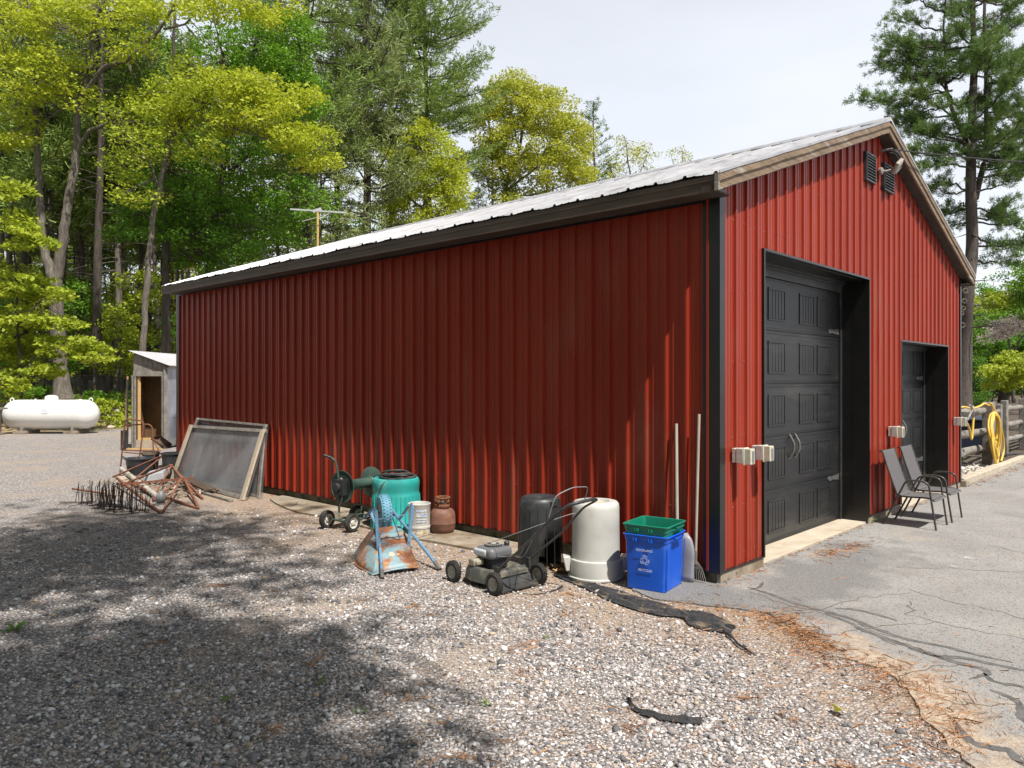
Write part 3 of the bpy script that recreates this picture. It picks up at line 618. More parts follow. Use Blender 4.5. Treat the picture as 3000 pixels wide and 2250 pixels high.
# antenna on a yellow pole behind
an = thing('antenna', 'silver television antenna on a thin yellow pole behind the roof', 'antenna', (4.24, 12.7, 0))
b = MB(); b.tube([(4.24, 12.7, 0), (4.24, 12.7, 5.68)], .028, 10); b.obj('pole', mat('yellow_pole', (.55, .36, .1), (.62, .44, .16), 4, .6), an)
AL = mat('aluminium', (.6, .6, .62), (.7, .7, .72), 10, .4, metal=.4)
b = MB(); b.bar((3.79, 13.17, 5.755), (4.7, 12.2, 5.67), .03, .035); b.bar((4.16, 12.78, 5.7), (4.3, 12.64, 5.76), .05, .07); b.obj('boom', AL, an)
b = MB(); b.tube([(3.95, 12.9, 5.45), (4.2, 12.73, 5.55), (4.45, 12.5, 5.68)], .008, 5); b.tube([(4.2, 12.6, 5.5), (4.45, 12.48, 5.67)], .008, 5); b.tube([(4.29, 12.66, 5.7), (4.3, 12.66, 5.5)], .014, 5); b.obj('element', AL, an)
# ================================================================ THINGS ALONG THE WALL
def T(loc, rz=0): return Matrix.Translation(loc) @ Matrix.Rotation(rz, 4, 'Z')
# ---- patio chairs
CH = mat('chair_frame', (.04, .036, .034), (.06, .055, .05), 20, .35); SLG = mat('sling_fabric', (.075, .07, .075), (.13, .125, .13), 160, .85, bump=.3, bs=300)
def chair(x, y, label):
    t = thing('patio_chair', label, 'chair', (x, y, 0), 0, 'patio chairs in front of the small door')
    hw = .222
    P = [(-.30, .375), (-.35, .362), (-.45, .362), (-.6, .368), (-.665, .352), (-.685, .335)]
    back = [(-.105, .862), (-.118, .87), (-.128, .868), (-.14, .84), (-.17, .74), (-.215, .6), (-.26, .47), (-.285, .40)]
    C = smooth_path([(0, a+.0, z) for a, z in back+P], 3); b = MB(); n = len(C); vs = []
    for p in C:
        for k in range(7):
            u = -1+2*k/6; vs.append((u*hw*.985, p.y, p.z-.012*(1-u*u)))
    o = n*7
    vs += [(v[0], v[1]+.003, v[2]-.003) for v in vs]
    fs = [(i*7+k, i*7+k+1, i*7+k+8, i*7+k+7) for i in range(n-1) for k in range(6)]; b.add(vs, fs+[tuple(o+q for q in f[::-1]) for f in fs])
    b.obj('sling', SLG, t, 60, local=True, rec=False)
    b = MB()
    for s in (-1, 1): b.tube([(s*hw, p.y, p.z-.004) for p in C], .0095, 7)
    b.tube([(-hw, back[0][0]+.0, .858), (hw, back[0][0], .858)], .009, 7); b.tube([(-hw, -.66, .342), (hw, -.66, .342)], .009, 7); b.tube([(-hw, -.33, .35), (hw, -.33, .35)], .009, 7)
    b.obj('seat_frame', CH, t, 50, local=True)
    for s in (-1, 1):
        h = hw+.014
        b = MB(); pts = [(s*(h-.02), .135-.27, 0), (s*h, -.31, .37), (s*(h+.01), -.385, .53), (s*(h+.01), -.43, .553), (s*(h+.01), -.57, .553), (s*(h+.008), -.63, .52), (s*h, -.645, .386), (s*(h-.01), -.70, 0)]
        b.tube(smooth_path(pts[:1], 1) if 0 else fillet(pts, .045, 4), .011, 8); b.obj('leg', CH, t, 50, local=True)
    return t
chair(3.9, 0, 'dark grey sling patio chair nearer the big garage door')
chair(4.555, -.005, 'dark grey sling patio chair standing nearer the small garage door')
# ---- bins upside down
TEAL = mat('teal_plastic', (.025, .33, .31), (.045, .42, .39), 2.5, .45, dirt=((.2, .46, .42), 3, .55, .75))
t = thing('trash_can', 'teal ribbed plastic trash can turned upside down with a black cord on top', 'trash can', (-.32, 3.87, 0))
b = MB(); b.lathe([(.285, 0), (.285, .02), (.277, .03), (.268, .37), (.266, .395), (.263, .405), (.261, .43), (.262, .45), (.266, .48), (.268, .52), (.266, .545), (.255, .572), (.235, .58), (.205, .574), (0, .566)], 64, (-.32, 3.87, 0)); b.obj('can', TEAL, t, 40)
b = MB()
for k in range(34):
    a = 2*math.pi*k/34; c, s = math.cos(a), math.sin(a); b.tube([(-.32+c*r, 3.87+s*r, z) for r, z in ((.281, .03), (.279, .12), (.273, .28), (.268, .392))], [.008, .007, .007, .005], 6)
o = b.obj('rib', TEAL, t, 40)
# cord coil
CORD = mat('black_cord', (.03, .028, .028), (.10, .095, .09), 60, .7)
b = MB(); random.seed(2)
P = []
for k in range(150):
    a = k*.33; r1 = .175+.035*math.sin(a*.37+1); r2 = .11+.04*math.sin(a*.53)
    P.append((-.30+r1*math.cos(a)*1.0+.02*math.sin(a*.21)-.01, 3.87+r2*math.sin(a)-.0+.03*math.cos(a*.11), .585+.075*(.5+.5*math.sin(a*.29))*(k/150)+.014*math.sin(a*1.7)))
m_ = Matrix.Rotation(R_(-42), 3, 'Z'); P = [Vector((-.32, 3.87, 0))+m_ @ (Vector(p)-Vector((-.32, 3.87, 0))) for p in P]
b.tube(P, .011, 6)
b.tube(smooth_path([P[0], (-.42, 3.72, .59), (-.53, 3.75, .575), (-.59, 3.8, .5), (-.605, 3.82, .40), (-.605, 3.84, .33), (-.61, 3.83, .2)], 5), .007, 6)
tag(b.obj('cord', CORD, None, 60), 'black braided cord coiled on top of the teal trash can', 'cord')
# black can
t = thing('trash_can', 'black plastic trash can upside down with arched opening', 'trash can', (-.58, 1.45, 0))
b = MB(); o_ = Vector((-.58, 1.45, 0)); n = 48; prof = [(.212, 0), (.215, .008), (.208, .02), (.204, .15), (.199, .3), (.194, .45), (.19, .56), (.186, .60), (.176, .632), (.15, .648), (.14, .646), (.125, .632), (0, .628)]
vs = []; fs = []
for r, z in prof:
    for j in range(n):
        a = 2*math.pi*j/n; da = (a-R_(292)+math.pi) % (2*math.pi)-math.pi; ind = 1-.06*(abs(da) < .3 and .5 < z < .62); vs.append((o_.x+r*ind*math.cos(a), o_.y+r*ind*math.sin(a), z))
for i in range(len(prof)-1):
    for j in range(n):
        a = 2*math.pi*(j+.5)/n; da = (a-R_(275)+math.pi) % (2*math.pi)-math.pi; zm = (prof[i][1]+prof[i+1][1])/2
        if abs(da) < .95 and zm < .36*math.sqrt(max(0, 1-(da/.98)**2)): continue
        fs.append((i*n+j, i*n+(j+1) % n, (i+1)*n+(j+1) % n, (i+1)*n+j))
b.add(vs, fs); bo = b.obj('can', BLKPL, t, 50, rec=False); sd = bo.modifiers.new('s', 'SOLIDIFY'); sd.thickness = .005
b = MB()
for k in range(9):
    a = R_(150+k*22); b.tube([(o_.x+r*math.cos(a), o_.y+r*math.sin(a), z) for r, z in ((.209, .02), (.2, .3), (.1925, .56))], .003, 5)
b.box((o_.x-.02, o_.y-.175, .6), (.09, .04, .04)); b.obj('rib', BLKPL, t, 40)
# brown leaf litter inside opening
b = MB(); random.seed(4)
for k in range(26):
    x, y = o_.x+random.uniform(-.06, .16), o_.y-.2+random.uniform(-.12, .12); r = random.uniform(.015, .03); a0 = random.uniform(0, 6); z = .02+random.random()*.03
    b.face([(x+r*math.cos(a0+q)*(1+.3*(i % 2)), y+r*math.sin(a0+q), z+random.uniform(-.01, .015)) for i, q in enumerate((0, 1.2, 2.4, 3.6, 4.9))])
tag(b.obj('dry_leaves', mat('dry_leaf', (.32, .18, .08), (.45, .3, .16), 10, .8, isl=.7), None, 0), 'small heap of dry brown leaves between the black and white cans', 'leaves', kind='stuff')
# white can
WPL = mat('white_plastic', (.47, .465, .44), (.56, .555, .53), 3, .42, dirt=((.42, .4, .35), 5, .58, .85)); STN = mat('rust_stained_plastic', (.5, .33, .16), (.62, .5, .34), 9, .6)
t = thing('trash_can', 'dirty white plastic trash can upside down beside the blue bin', 'trash can', (-.475, .905, 0)); o_ = (-.475, .905, 0)
b = MB(); b.lathe([(.232, .004), (.243, .012), (.243, .022), (.233, .03), (.229, .15), (.226, .165), (.21, .172), (.206, .2), (.203, .45), (.202, .60), (.197, .635), (.182, .652), (.15, .657), (.118, .655), (.113, .642), (.106, .63), (.1, .629)], 56, o_, cap=False)
b.obj('can', WPL, t, 40)
b = MB(); b.lathe([(.1005, .6288), (.05, .626), (0, .625)], 40, o_); b.obj('recessed_base', STN, t, 40)
for a in (R_(133), R_(313)):
    b = MB(); M_ = Matrix.Rotation(a, 3, 'Z'); q = lambda x, y, z: Vector(o_)+M_ @ Vector((x, y, z))
    b.prism([q(.222, -.07, .06), q(.262, -.055, .06), q(.285, -.05, .185), q(.222, -.07, .185)], q(0, .13, 0)-q(0, 0, 0)); b.obj('handle', WPL, t, 30, bevel=.008)
# white bucket
t = thing('bucket', 'white plastic bucket with yellow paint drips and blue print', 'bucket', (-.425, 3.33, 0)); o_ = (-.425, 3.33, 0)
b = MB(); b.lathe([(.117, .36), (.124, .355), (.124, .345), (.121, .34), (.115, .12), (.12, .115), (.12, .095), (.114, .09), (.112, .002)][::-1]+[(.117, .36), (.112, .352), (.108, .06), (0, .055)], 40, o_, cap=False); b.obj('pail', WPL, t, 40)
YP = mat('ochre_paint', (.5, .32, .06), (.7, .68, .6), 14, .5, lo=.45, hi=.55); b = MB()
for z0, z1 in ((.015, .03), (.04, .062), (.068, .078)): b.lathe([(.1145, z0), (.1155, z1)], 40, o_, cap=False)
b.obj('paint_band', YP, t, 40)
BLP = mat('faded_blue_print', (.3, .4, .62), (.66, .68, .7), 30, .6, lo=.42, hi=.58); b = MB(); n = 9
for z, h in ((.28, .02), (.25, .012), (.225, .02), (.19, .012), (.165, .016)):
    a0, a1 = R_(215), R_(270); b.add([(o_[0]+.1215*math.cos(a0+(a1-a0)*k/n), o_[1]+.1215*math.sin(a0+(a1-a0)*k/n), z+dz) for dz in (0, h) for k in range(n+1)], [(k, k+1, n+2+k, n+1+k) for k in range(n)])
b.obj('label', BLP, t, 0)
# propane cylinder
t = thing('gas_cylinder', 'rusty brown propane gas cylinder beside the white bucket', 'gas cylinder', (-.185, 3.22, 0)); o_ = (-.185, 3.22, 0)
RB = mat('rusty_brown_paint', (.15, .07, .05), (.24, .12, .085), 5, .5, bump=.15, dirt=((.3, .13, .06), 9, .56, .75), r2=.7)
b = MB(); b.lathe([(.09, .012), (.12, .03), (.138, .07), (.141, .12), (.143, .124), (.143, .13), (.141, .134), (.14, .2), (.132, .245), (.108, .275), (.07, .292), (.03, .3), (0, .302)], 40, o_); b.obj('tank', RB, t, 60)
b = MB(); b.lathe([(.1, 0), (.1, .03)], 32, o_, cap=False); bo = b.obj('foot_ring', RUST, t, 40)
b = MB(); n = 40; r = .078
def ringpart(z0, z1, skip):
    for k in range(n):
        a0, a1 = 2*math.pi*k/n, 2*math.pi*(k+1)/n; am = (math.degrees((a0+a1)/2)) % 360
        if any(s0 < am < s1 for s0, s1 in skip): continue
        b.face([(o_[0]+r*math.cos(a), o_[1]+r*math.sin(a), z) for a, z in ((a0, z0), (a1, z0), (a1, z1), (a0, z1))])
ringpart(.285, .335, []); ringpart(.335, .385, [(205, 260), (300, 330), (60, 120)]); ringpart(.385, .412, [(130, 175)])
bo = b.obj('collar', RUST, t, 40); s = bo.modifiers.new('s', 'SOLIDIFY'); s.thickness = .006
b = MB(); b.tube([(o_[0], o_[1], .295), (o_[0], o_[1], .36)], .02, 10); b.tube([(o_[0]-.045, o_[1]-.02, .345), (o_[0]+.03, o_[1]+.02, .345)], .017, 10); b.obj('valve', STEEL, t, 40)
# ---- recycling bins
BLU = mat('blue_plastic', (.005, .085, .56), (.008, .11, .64), 4, .38, spec=.5, dirt=((.06, .16, .5), 5, .56, .8)); GRN = mat('green_plastic', (.005, .16, .10), (.008, .2, .13), 4, .4)
def bin_(t, M_, m, z0, z1, bx, by, tx, ty, name='tub', slot=True):
    b = MB(M_); ring = lambda hx, hy, z, r: [(sx*(hx-r)+r*math.cos(a), sy*(hy-r)+r*math.sin(a), z) for sx, sy, q in ((1, 1, 0), (-1, 1, 1), (-1, -1, 2), (1, -1, 3)) for a in (math.pi/2*q+math.pi/2*k/4 for k in range(5))]
    n = 20; L_ = [ring(bx-.015, by-.015, z0, .02), ring(bx, by, z0+.012, .025), ring(tx-.018, ty-.018, z1-.055, .03), ring(tx-.012, ty-.012, z1-.05, .03), ring(tx-.01, ty-.01, z1-.012, .03), ring(tx, ty, z1-.012, .035), ring(tx+.002, ty+.002, z1-.004, .035), ring(tx-.004, ty-.004, z1, .033), ring(tx-.014, ty-.014, z1-.003, .028), ring(tx-.022, ty-.022, z1-.06, .026), ring(bx-.006, by-.006, z0+.02, .02)]
    vs = [p for l in L_ for p in l]; fs = [(i*n+j, i*n+(j+1) % n, (i+1)*n+(j+1) % n, (i+1)*n+j) for i in range(len(L_)-1) for j in range(n)]
    b.add(vs, fs+[tuple(range(n))[::-1], tuple((len(L_)-1)*n+j for j in range(n))]); return b.obj(name, m, t, 40, rec=True)
M_ = T((-.40, .36, .0), R_(9.3)); t = thing('recycling_bin', 'blue plastic recycling bin with white lettering at the corner of the garage', 'recycling bin', (-.40, .36, 0))
bin_(t, M_, BLU, .004, .455, .186, .165, .206, .196)
b = MB(M_)
for sx in (-.06, .075): b.box((-.203, sx, .412), (.012, .016, .03)); b.box((-.203, sx+.022, .412), (.012, .006, .03))
b.obj('slot', BLU, t, 30, bevel=.002); b = MB(M_)
b.prism([(-.09, -.198, .42), (.06, -.198, .42), (.07, -.225, .428), (-.1, -.225, .428)], (0, 0, .012)); b.obj('grip', BLU, t, 30, bevel=.002)
b = MB(M_)
for x in (-.17, .165): b.bar((x, -.176, .03), (x*1.02, -.194, .39), .012, .006)
b.obj('edge_ridge', BLU, t, 30, bevel=.002)
PRT = mat('white_print', (.55, .6, .75), rough=.6)
FACE = M_ @ Matrix.Translation((-.1985, 0, .26)) @ Matrix.Rotation(R_(-3.2), 4, 'Y') @ Matrix(((0, 0, -1, 0), (-1, 0, 0, 0), (0, 1, 0, 0), (0, 0, 0, 1)))
def text(s, size, off, parent, m, F, name='lettering', bold=.0005, sx=1):
    c = bpy.data.curves.new(name, 'FONT'); c.body = s; c.size = size; c.align_x = 'CENTER'; c.align_y = 'CENTER'; c.extrude = .0006; c.offset = bold; c.resolution_u = 2
    o = bpy.data.objects.new('tmp', c); SC.collection.objects.link(o); dg = bpy.context.evaluated_depsgraph_get(); me = bpy.data.meshes.new_from_object(o.evaluated_get(dg)); bpy.data.objects.remove(o)
    p = parent; ofs = Vector((0, 0, 0))
    while p is not None: ofs += p.location; p = p.parent
    me.transform(Matrix.Translation(-ofs) @ F @ Matrix.Translation((off[0], off[1], .0015)) @ Matrix.Diagonal((sx, 1, 1, 1))); me.materials.clear(); me.materials.append(m); me.name = name
    o = link(bpy.data.objects.new(name, me)); o.parent = parent; return o
text('ROCKLAND', .026, (0, .072), t, PRT, FACE); text('RECYCLES', .026, (.003, -.088), t, PRT, FACE)
b = MB(); c_ = Vector((0, -.006, .0015)); s_ = .0115
for k in range(3):   # three chasing arrows drawn in outline
    Rk = Matrix.Rotation(R_(-120*k), 3, 'Z'); q = lambda x, y: FACE @ (c_+Rk @ Vector((x*.001, y*.001, 0)))
    o1 = [(-22, 22), (-13, 38), (11, 38), (19, 27), (24, 30), (19, 9), (0, 15), (6, 19), (1, 27), (-4, 27), (-11, 14)]
    b.tube([q(x, y) for x, y in o1], .0013, 5, closed=True); b.tube([q(-4, 27), q(-13, 38)], .0012, 5)
b.obj('recycling_symbol', PRT, t, 0)
M2 = T((-.40, .36, .0), R_(9.3)); t = thing('recycling_bin', 'green plastic recycling bin nested inside the blue bin', 'recycling bin', (-.40, .36, .075))
bin_(t, M2, GRN, .09, .535, .168, .148, .207, .197)
b = MB(M2)
for sx in (-.06, .06): b.box((-.203, sx, .492), (.01, .02, .028)); b.box((-.203, sx+.024, .492), (.01, .006, .028))
b.obj('slot', GRN, t, 30, bevel=.002); b = MB(M2)
b.prism([(-.06, -.199, .5), (.08, -.199, .5), (.09, -.222, .51), (-.07, -.222, .51)], (0, 0, .012)); b.obj('grip', GRN, t, 30, bevel=.002)
b = MB(M2); b.tube(smooth_path([(-.12, .186, .536), (-.1, .165, .5), (-.07, .12, .46), (-.03, .1, .45)], 3), .0025, 5); tag(b.obj('wire', STEEL, None, 0), 'short bent wire hooked over the rim of the green bin', 'wire')
# ---- snow shovel & rake
HND = mat('grey_wood_handle', (.36, .32, .27), (.46, .42, .36), 8, .7, stretch=(4, 4, .5))
t = thing('shovel', 'grey plastic scoop shovel with pale wooden handle behind the blue bin', 'shovel', (-.12, .28, 0))
b = MB(); b.tube([(-.13, .31, .34), (-.02, .385, 1.32)], [.014, .013], 10); b.obj('handle', HND, t, 50)
b = MB(); G_ = []
for i in range(9):
    v = i/8; z = .01+.40*v; wd = .105*(1-.0*v)*(1 if v < .55 else math.sqrt(max(.02, 1-((v-.55)/.47)**2)))
    for k in range(9):
        u = -1+k/4; G_.append((-.145+.05*u*u*.6+.03*v, .27+u*wd, z))
b.add(G_, [(i*9+k, i*9+k+1, i*9+k+10, i*9+k+9) for i in range(8) for k in range(8)]); bo = b.obj('blade', mat('grey_scoop', (.2, .2, .235), (.29, .29, .33), 6, .4), t, 60, rec=False); s = bo.modifiers.new('s', 'SOLIDIFY'); s.thickness = .006
t = thing('leaf_rake', 'spring rake with long pale wooden handle leaning on the corner trim', 'rake', (-.08, .175, 0))
b = MB(); b.tube([(-.075, .17, .2), (-.04, .156, 1.41)], .012, 10); b.obj('handle', HND, t, 50)
b = MB(); b.tube([(-.078, .171, .16), (-.072, .169, .27)], .015, 8)
for k in range(11):
    u = -1+k/5; b.tube([(-.078, .17, .2), (-.08+.015*u, .17-.055*u, .13), (-.095+.02*u, .17-.1*u, .02), (-.11+.02*u, .17-.1*u, .005)], .0022, 4)
b.bar((-.067, .115, .13), (-.093, .225, .13), .004, .012); b.obj('tines', mat('dull_steel', (.16, .15, .14), (.26, .24, .22), 20, .5, metal=.4), t, 30)
# ---- lawn mower
ML = T((-1.22, 1.386, 0), R_(-4.8)); t = thing('lawn_mower', 'dirty black push lawn mower with silver engine cover on the gravel', 'lawn mower', (-1.22, 1.386, 0))
DK = mat('mower_deck', (.06, .065, .06), (.12, .12, .105), 6, .5, dirt=((.26, .22, .16), 7, .5, .7)); b = MB(ML)
for k in range(1): pass
vs = []; n = 40; prof = [(1.0, .045), (1.02, .05), (1.0, .075), (.97, .12), (.9, .15), (.78, .158), (.64, .148), (.55, .125), (.45, .12), (0, .12)]
for r, z in prof:
    for j in range(n):
        a = 2*math.pi*j/n; cx_, sy_ = math.cos(a), math.sin(a); e = 2.6; sc = (abs(cx_)**e+abs(sy_)**e)**(-1/e); vs.append((r*sc*cx_*.212, r*sc*sy_*.245+.01, z))
b.add(vs, [(i*n+j, i*n+(j+1) % n, (i+1)*n+(j+1) % n, (i+1)*n+j) for i in range(len(prof)-1) for j in range(n)]); b.box((0, -.18, .13), (.30, .12, .03)); b.obj('deck', DK, t, 40)
WRM = mat('mower_rim', (.26, .25, .22), (.36, .34, .30), 15, .6)
def wheel(parent, c, r, w, M_, axis='X', rim=WRM, tyre=RUBBER, knobs=0, spokes=0, name='wheel'):
    RR = Matrix.Rotation(R_(90), 3, 'Y') if axis == 'X' else (Matrix.Rotation(R_(90), 3, 'X') if axis == 'Y' else axis)
    b = MB(M_); b.lathe([(r*.6, -w/2), (r*.68, -w*.56), (r*.9, -w/2), (r*.98, -w*.3), (r, 0), (r*.98, w*.3), (r*.9, w/2), (r*.68, w*.56), (r*.6, w/2), (r*.58, 0), (r*.6, -w/2)], 32, c, RR, cap=False)
    if knobs:
        for k in range(knobs):
            a = 2*math.pi*k/knobs
            for zz in (-.3, .0, .3):
                aa = a+(math.pi/knobs if zz == 0 else 0); v = RR @ Vector((r*math.cos(aa), r*math.sin(aa), zz*w)); b.box(Vector(c)+v, (.007, .007, .007), rot=RR @ Matrix.Rotation(aa, 3, 'Z') @ Matrix.Diagonal((1, 1.6, w*24)).to_3x3())
    ty = b.obj(name, tyre, parent, 40)
    b = MB(M_); b.lathe([(r*.6, -w*.42), (r*.5, -w*.34), (r*.3, -w*.2), (r*.22, -w*.42), (0, -w*.46)], 24, c, RR, cap=False); b.lathe([(0, w*.46), (r*.22, w*.42), (r*.3, w*.2), (r*.5, w*.34), (r*.6, w*.42)], 24, c, RR, cap=False); rm = b.obj('rim', rim, ty, 30)
    if spokes:
        b = MB(M_)
        for k in range(spokes):
            a = 2*math.pi*k/spokes+.4
            for s in (-1, 1): v = RR @ Vector((r*.42*math.cos(a), r*.42*math.sin(a), s*w*.31)); b.lathe([(0, -.002), (r*.09, 0), (0, .002)], 10, Vector(c)+v, RR)
        b.obj('slot', BLKPL, ty, 0)
    return ty
for x, y in ((-.235, .262), (.235, .262), (-.235, -.268), (.235, -.268)): wheel(t, (x*1.03, y, .088), .089, .042, ML, knobs=26)
b = MB(ML); b.prism([(-.17, -.19, .15), (.17, -.19, .15), (.17, -.27, .05), (-.17, -.27, .05)], (0, .01, .012)); b.obj('rear_door', BLKPL, t, 30, bevel=.006)
b = MB(ML); b.prism([(-.2, -.265, .04), (.2, -.265, .04), (.2, -.315, .012), (-.2, -.315, .012)], (0, 0, .01)); b.tube([(-.2, -.3, .025), (0, -.315, .022), (.2, -.3, .025)], .012, 6); b.obj('trailing_flap', RUBBER, t, 30, bevel=.003)
ENG = mat('engine_shroud', (.115, .12, .13), (.17, .175, .185), 5, .38, dirt=((.25, .23, .2), 8, .6, .8)); SIL = mat('silver_cover', (.42, .44, .48), (.5, .51, .54), 6, .35)
b = MB(ML); b.lathe([(.05, .12), (.06, .14), (.06, .21)], 20, (0, .03, 0)); b.lo((-.08, -.05, .14), (.08, .12, .215))
for k in range(5): b.lo((-.085, -.055, .145+k*.014), (.085, .125, .149+k*.014))
b.obj('engine', BLKPL, t, 30)
b = MB(ML); b.lo((-.125, -.09, .215), (.12, .13, .31)); eo = b.obj('engine_cover', ENG, t, 40, bevel=.035, seg=4)
b = MB(ML); b.lo((-.133, -.03, .235), (-.02, .139, .296)); b.obj('front_cover', SIL, eo, 40, bevel=.02, seg=3)
b = MB(ML); b.lathe([(.075, .306), (.075, .318), (.05, .326), (0, .328)], 24, (0, .03, 0)); b.obj('recoil_screen', BLKPL, eo, 40)
b = MB(ML)
for k in range(22): a = k*2*math.pi/22; b.bar((.05*math.cos(a), .03+.05*math.sin(a), .327), (.07*math.cos(a), .03+.07*math.sin(a), .322), .004, .003)
b.lathe([(.028, .327), (.028, .331), (0, .332)], 20, (0, .03, 0)); b.obj('starter_disc', mat('dusty_metal', (.36, .35, .31), (.45, .43, .38), 20, .6), eo, 30)
b = MB(ML); b.lathe([(.022, .31), (.024, .336), (.016, .345), (0, .346)], 16, (.09, -.04, 0)); b.obj('fuel_cap', BLKPL, t, 40)
b = MB(ML); b.lo((-.19, .05, .155), (-.075, .13, .215)); b.lo((-.175, .03, .165), (-.1, .06, .205)); b.obj('muffler', mat('scorched_metal', (.36, .33, .26), (.24, .2, .15), 12, .6, dirt=((.2, .07, .03), 14, .6, .7)), t, 30, bevel=.012, seg=3)
hm = BLKPL; W2 = Vector
b = MB(); top = [(-1.43, 1.15, .17), (-1.42, 1.12, .22), (-1.385, .86, .45), (-1.37, .62, .68), (-1.345, .50, .765), (-1.24, .45, .785), (-1.1, .455, .785), (-.99, .50, .765), (-.985, .64, .69), (-.99, .86, .46), (-1.01, 1.16, .22), (-1.02, 1.2, .17)]
b.tube(fillet(top, .04, 4), .0095, 8); b.obj('handle', CH, t, 50)
b = MB(); b.tube([(-1.376, .70, .60), (-1.355, .56, .72), (-1.34, .50, .767), (-1.24, .45, .787), (-1.1, .455, .787), (-1.02, .49, .77)], .0135, 8); b.obj('grip', BLKPL, t, 50)
b = MB(); b.tube(fillet([(-1.385, .66, .66), (-1.38, .60, .83), (-1.22, .56, .88), (-1.0, .58, .86), (-.985, .64, .72)], .05, 4), .004, 6); b.tube(smooth_path([(-1.3, 1.42, .33), (-1.3, 1.0, .5), (-1.1, .75, .62), (-.99, .70, .64)], 5), .003, 5)
b.tube(smooth_path([(-1.38, .8, .52), (-1.30, .95, .36), (-1.2, 1.1, .26), (-1.2, 1.2, .25)], 5), .0035, 5); b.tube(smooth_path([(-1.38, .9, .43), (-1.34, 1.0, .32), (-1.28, 1.2, .26), (-1.3, 1.4, .24)], 5), .0035, 5); b.obj('cable', GREYMET, t, 50)
b = MB()
for x, y in ((-1.425, 1.17), (-1.02, 1.2)): b.box((x, y, .165), (.02, .05, .09), rz=-.08)
b.tube([(-1.485, 1.52, .15), (-1.49, 1.53, .2)], .006, 6); b.obj('bracket', BLKPL, t, 30, bevel=.004)
# ---- overturned wheelbarrow
WB = mat('rusty_blue_tray', (.19, .30, .34), (.26, .38, .42), 4, .5, dirt=((.27, .10, .045), 4.6, .44, .53), dirt2=((.42, .24, .1), 8, .53, .63), det=7); WF = mat('blue_painted_steel', (.10, .22, .36), (.16, .30, .44), 12, .5, dirt=((.25, .12, .07), 16, .58, .68))
t = thing('wheelbarrow', 'rusty light blue wheelbarrow lying upside down on the gravel', 'wheelbarrow', (-1.5, 2.5, 0))
RL = [(-1.79, 2.31), (-1.405, 2.155), (-1.10, 2.86), (-1.5, 3.03)]   # rim on the ground, rear then front
BT = [(-1.602, 2.49, .168), (-1.345, 2.385, .19), (-1.16, 2.72, .30), (-1.42, 2.83, .285)]
def lerp3(a, b_, f): return tuple(a[i]+(b_[i]-a[i])*f for i in range(3))
RM = [(RL[0][0], RL[0][1], .012), (RL[1][0], RL[1][1], .035), (RL[2][0], RL[2][1], .02), (RL[3][0], RL[3][1], .01)]
b = MB(); n = 8; rim = []; bot = []
for k in range(4):
    for s in range(n):
        f = s/n; rr = lerp3(RM[k], RM[(k+1) % 4], f); bb = lerp3(BT[k], BT[(k+1) % 4], f); bow = math.sin(math.pi*f)
        c_ = Vector((-1.45, 2.6, 0)); d_ = (Vector(rr)-c_); d_.z = 0; d_.normalize(); amt = (.012, .045, .06, .05)[k]*bow
        rim.append(Vector(rr)+d_*amt+Vector((0, 0, .018*bow if k == 0 else 0))); bot.append(Vector(bb)+d_*amt*.3)
m = 4*n; rows = [[r.lerp(q, f)+Vector((0, 0, .015*math.sin(math.pi*f))) for r, q in zip(rim, bot)] for f in (0, .2, .4, .6, .8, .94)]+[[q.lerp(sum(bot, Vector())/m, .06)+Vector((0, 0, .004)) for q in bot]]
b.add([p for r in rows for p in r], [(i*m+j, i*m+(j+1) % m, (i+1)*m+(j+1) % m, (i+1)*m+j) for i in range(6) for j in range(m)]+[tuple(6*m+j for j in range(m))])
tr = b.obj('tray', WB, t, 35); s = tr.modifiers.new('s', 'SOLIDIFY'); s.thickness = .003
b = MB(); b.tube(rim, .008, 6, closed=True); b.obj('rim', WB, tr, 40)
b = MB()
for f in (.12, .4, .68): b.bar(Vector(BT[0]).lerp(Vector(BT[3]), f)+Vector((0, 0, .006)), Vector(BT[1]).lerp(Vector(BT[2]), f)+Vector((0, 0, .006)), .012, .006)
b.obj('crease', WB, tr, 20)
# sticker and worn label on the rear panel
nrm = ((Vector(RM[1])-Vector(RM[0])).cross(Vector(BT[0])-Vector(RM[0]))).normalized(); ux = (Vector(RM[1])-Vector(RM[0])).normalized(); uy = nrm.cross(ux)
if nrm.y > 0: nrm = -nrm
pc = Vector(RM[0]).lerp(Vector(RM[1]), .42).lerp(Vector(BT[0]).lerp(Vector(BT[1]), .42), .64)+nrm*.024
b = MB(); b.face([pc+ux*.024*math.cos(a)+uy*.024*math.sin(a) for a in (2*math.pi*k/24 for k in range(24))]); b.obj('round_sticker', mat('pale_sticker', (.62, .45, .33), (.7, .55, .42), 30, .6), tr, 0)
b = MB()
for k in range(5): a = k*1.257+.4; p_ = pc+nrm*.0008+ux*.011*math.cos(a)+uy*.011*math.sin(a); b.face([p_+ux*.004*math.cos(q)+uy*.006*math.sin(q) for q in (0, 1.2, 2.5, 3.6, 5)])
b.obj('sticker_mark', mat('sticker_brown', (.42, .2, .12), rough=.7), tr, 0)
p_ = pc+ux*.055-uy*.012; b = MB(); b.face([p_+ux*a+uy*c for a, c in ((-.015, -.009), (.015, -.009), (.015, .009), (-.015, .009))]); b.obj('worn_label', mat('tan_label', (.45, .28, .12), (.5, .33, .17), 20, .7), tr, 0)
p_ = pc+ux*.115-uy*.035; b = MB(); b.face([p_+ux*a+uy*c for a, c in ((-.006, .02), (.005, .021), (.003, .01), (.007, -.002), (.001, -.02), (-.003, -.004), (.0, .008))]); b.obj('scratch', RUST, tr, 0)
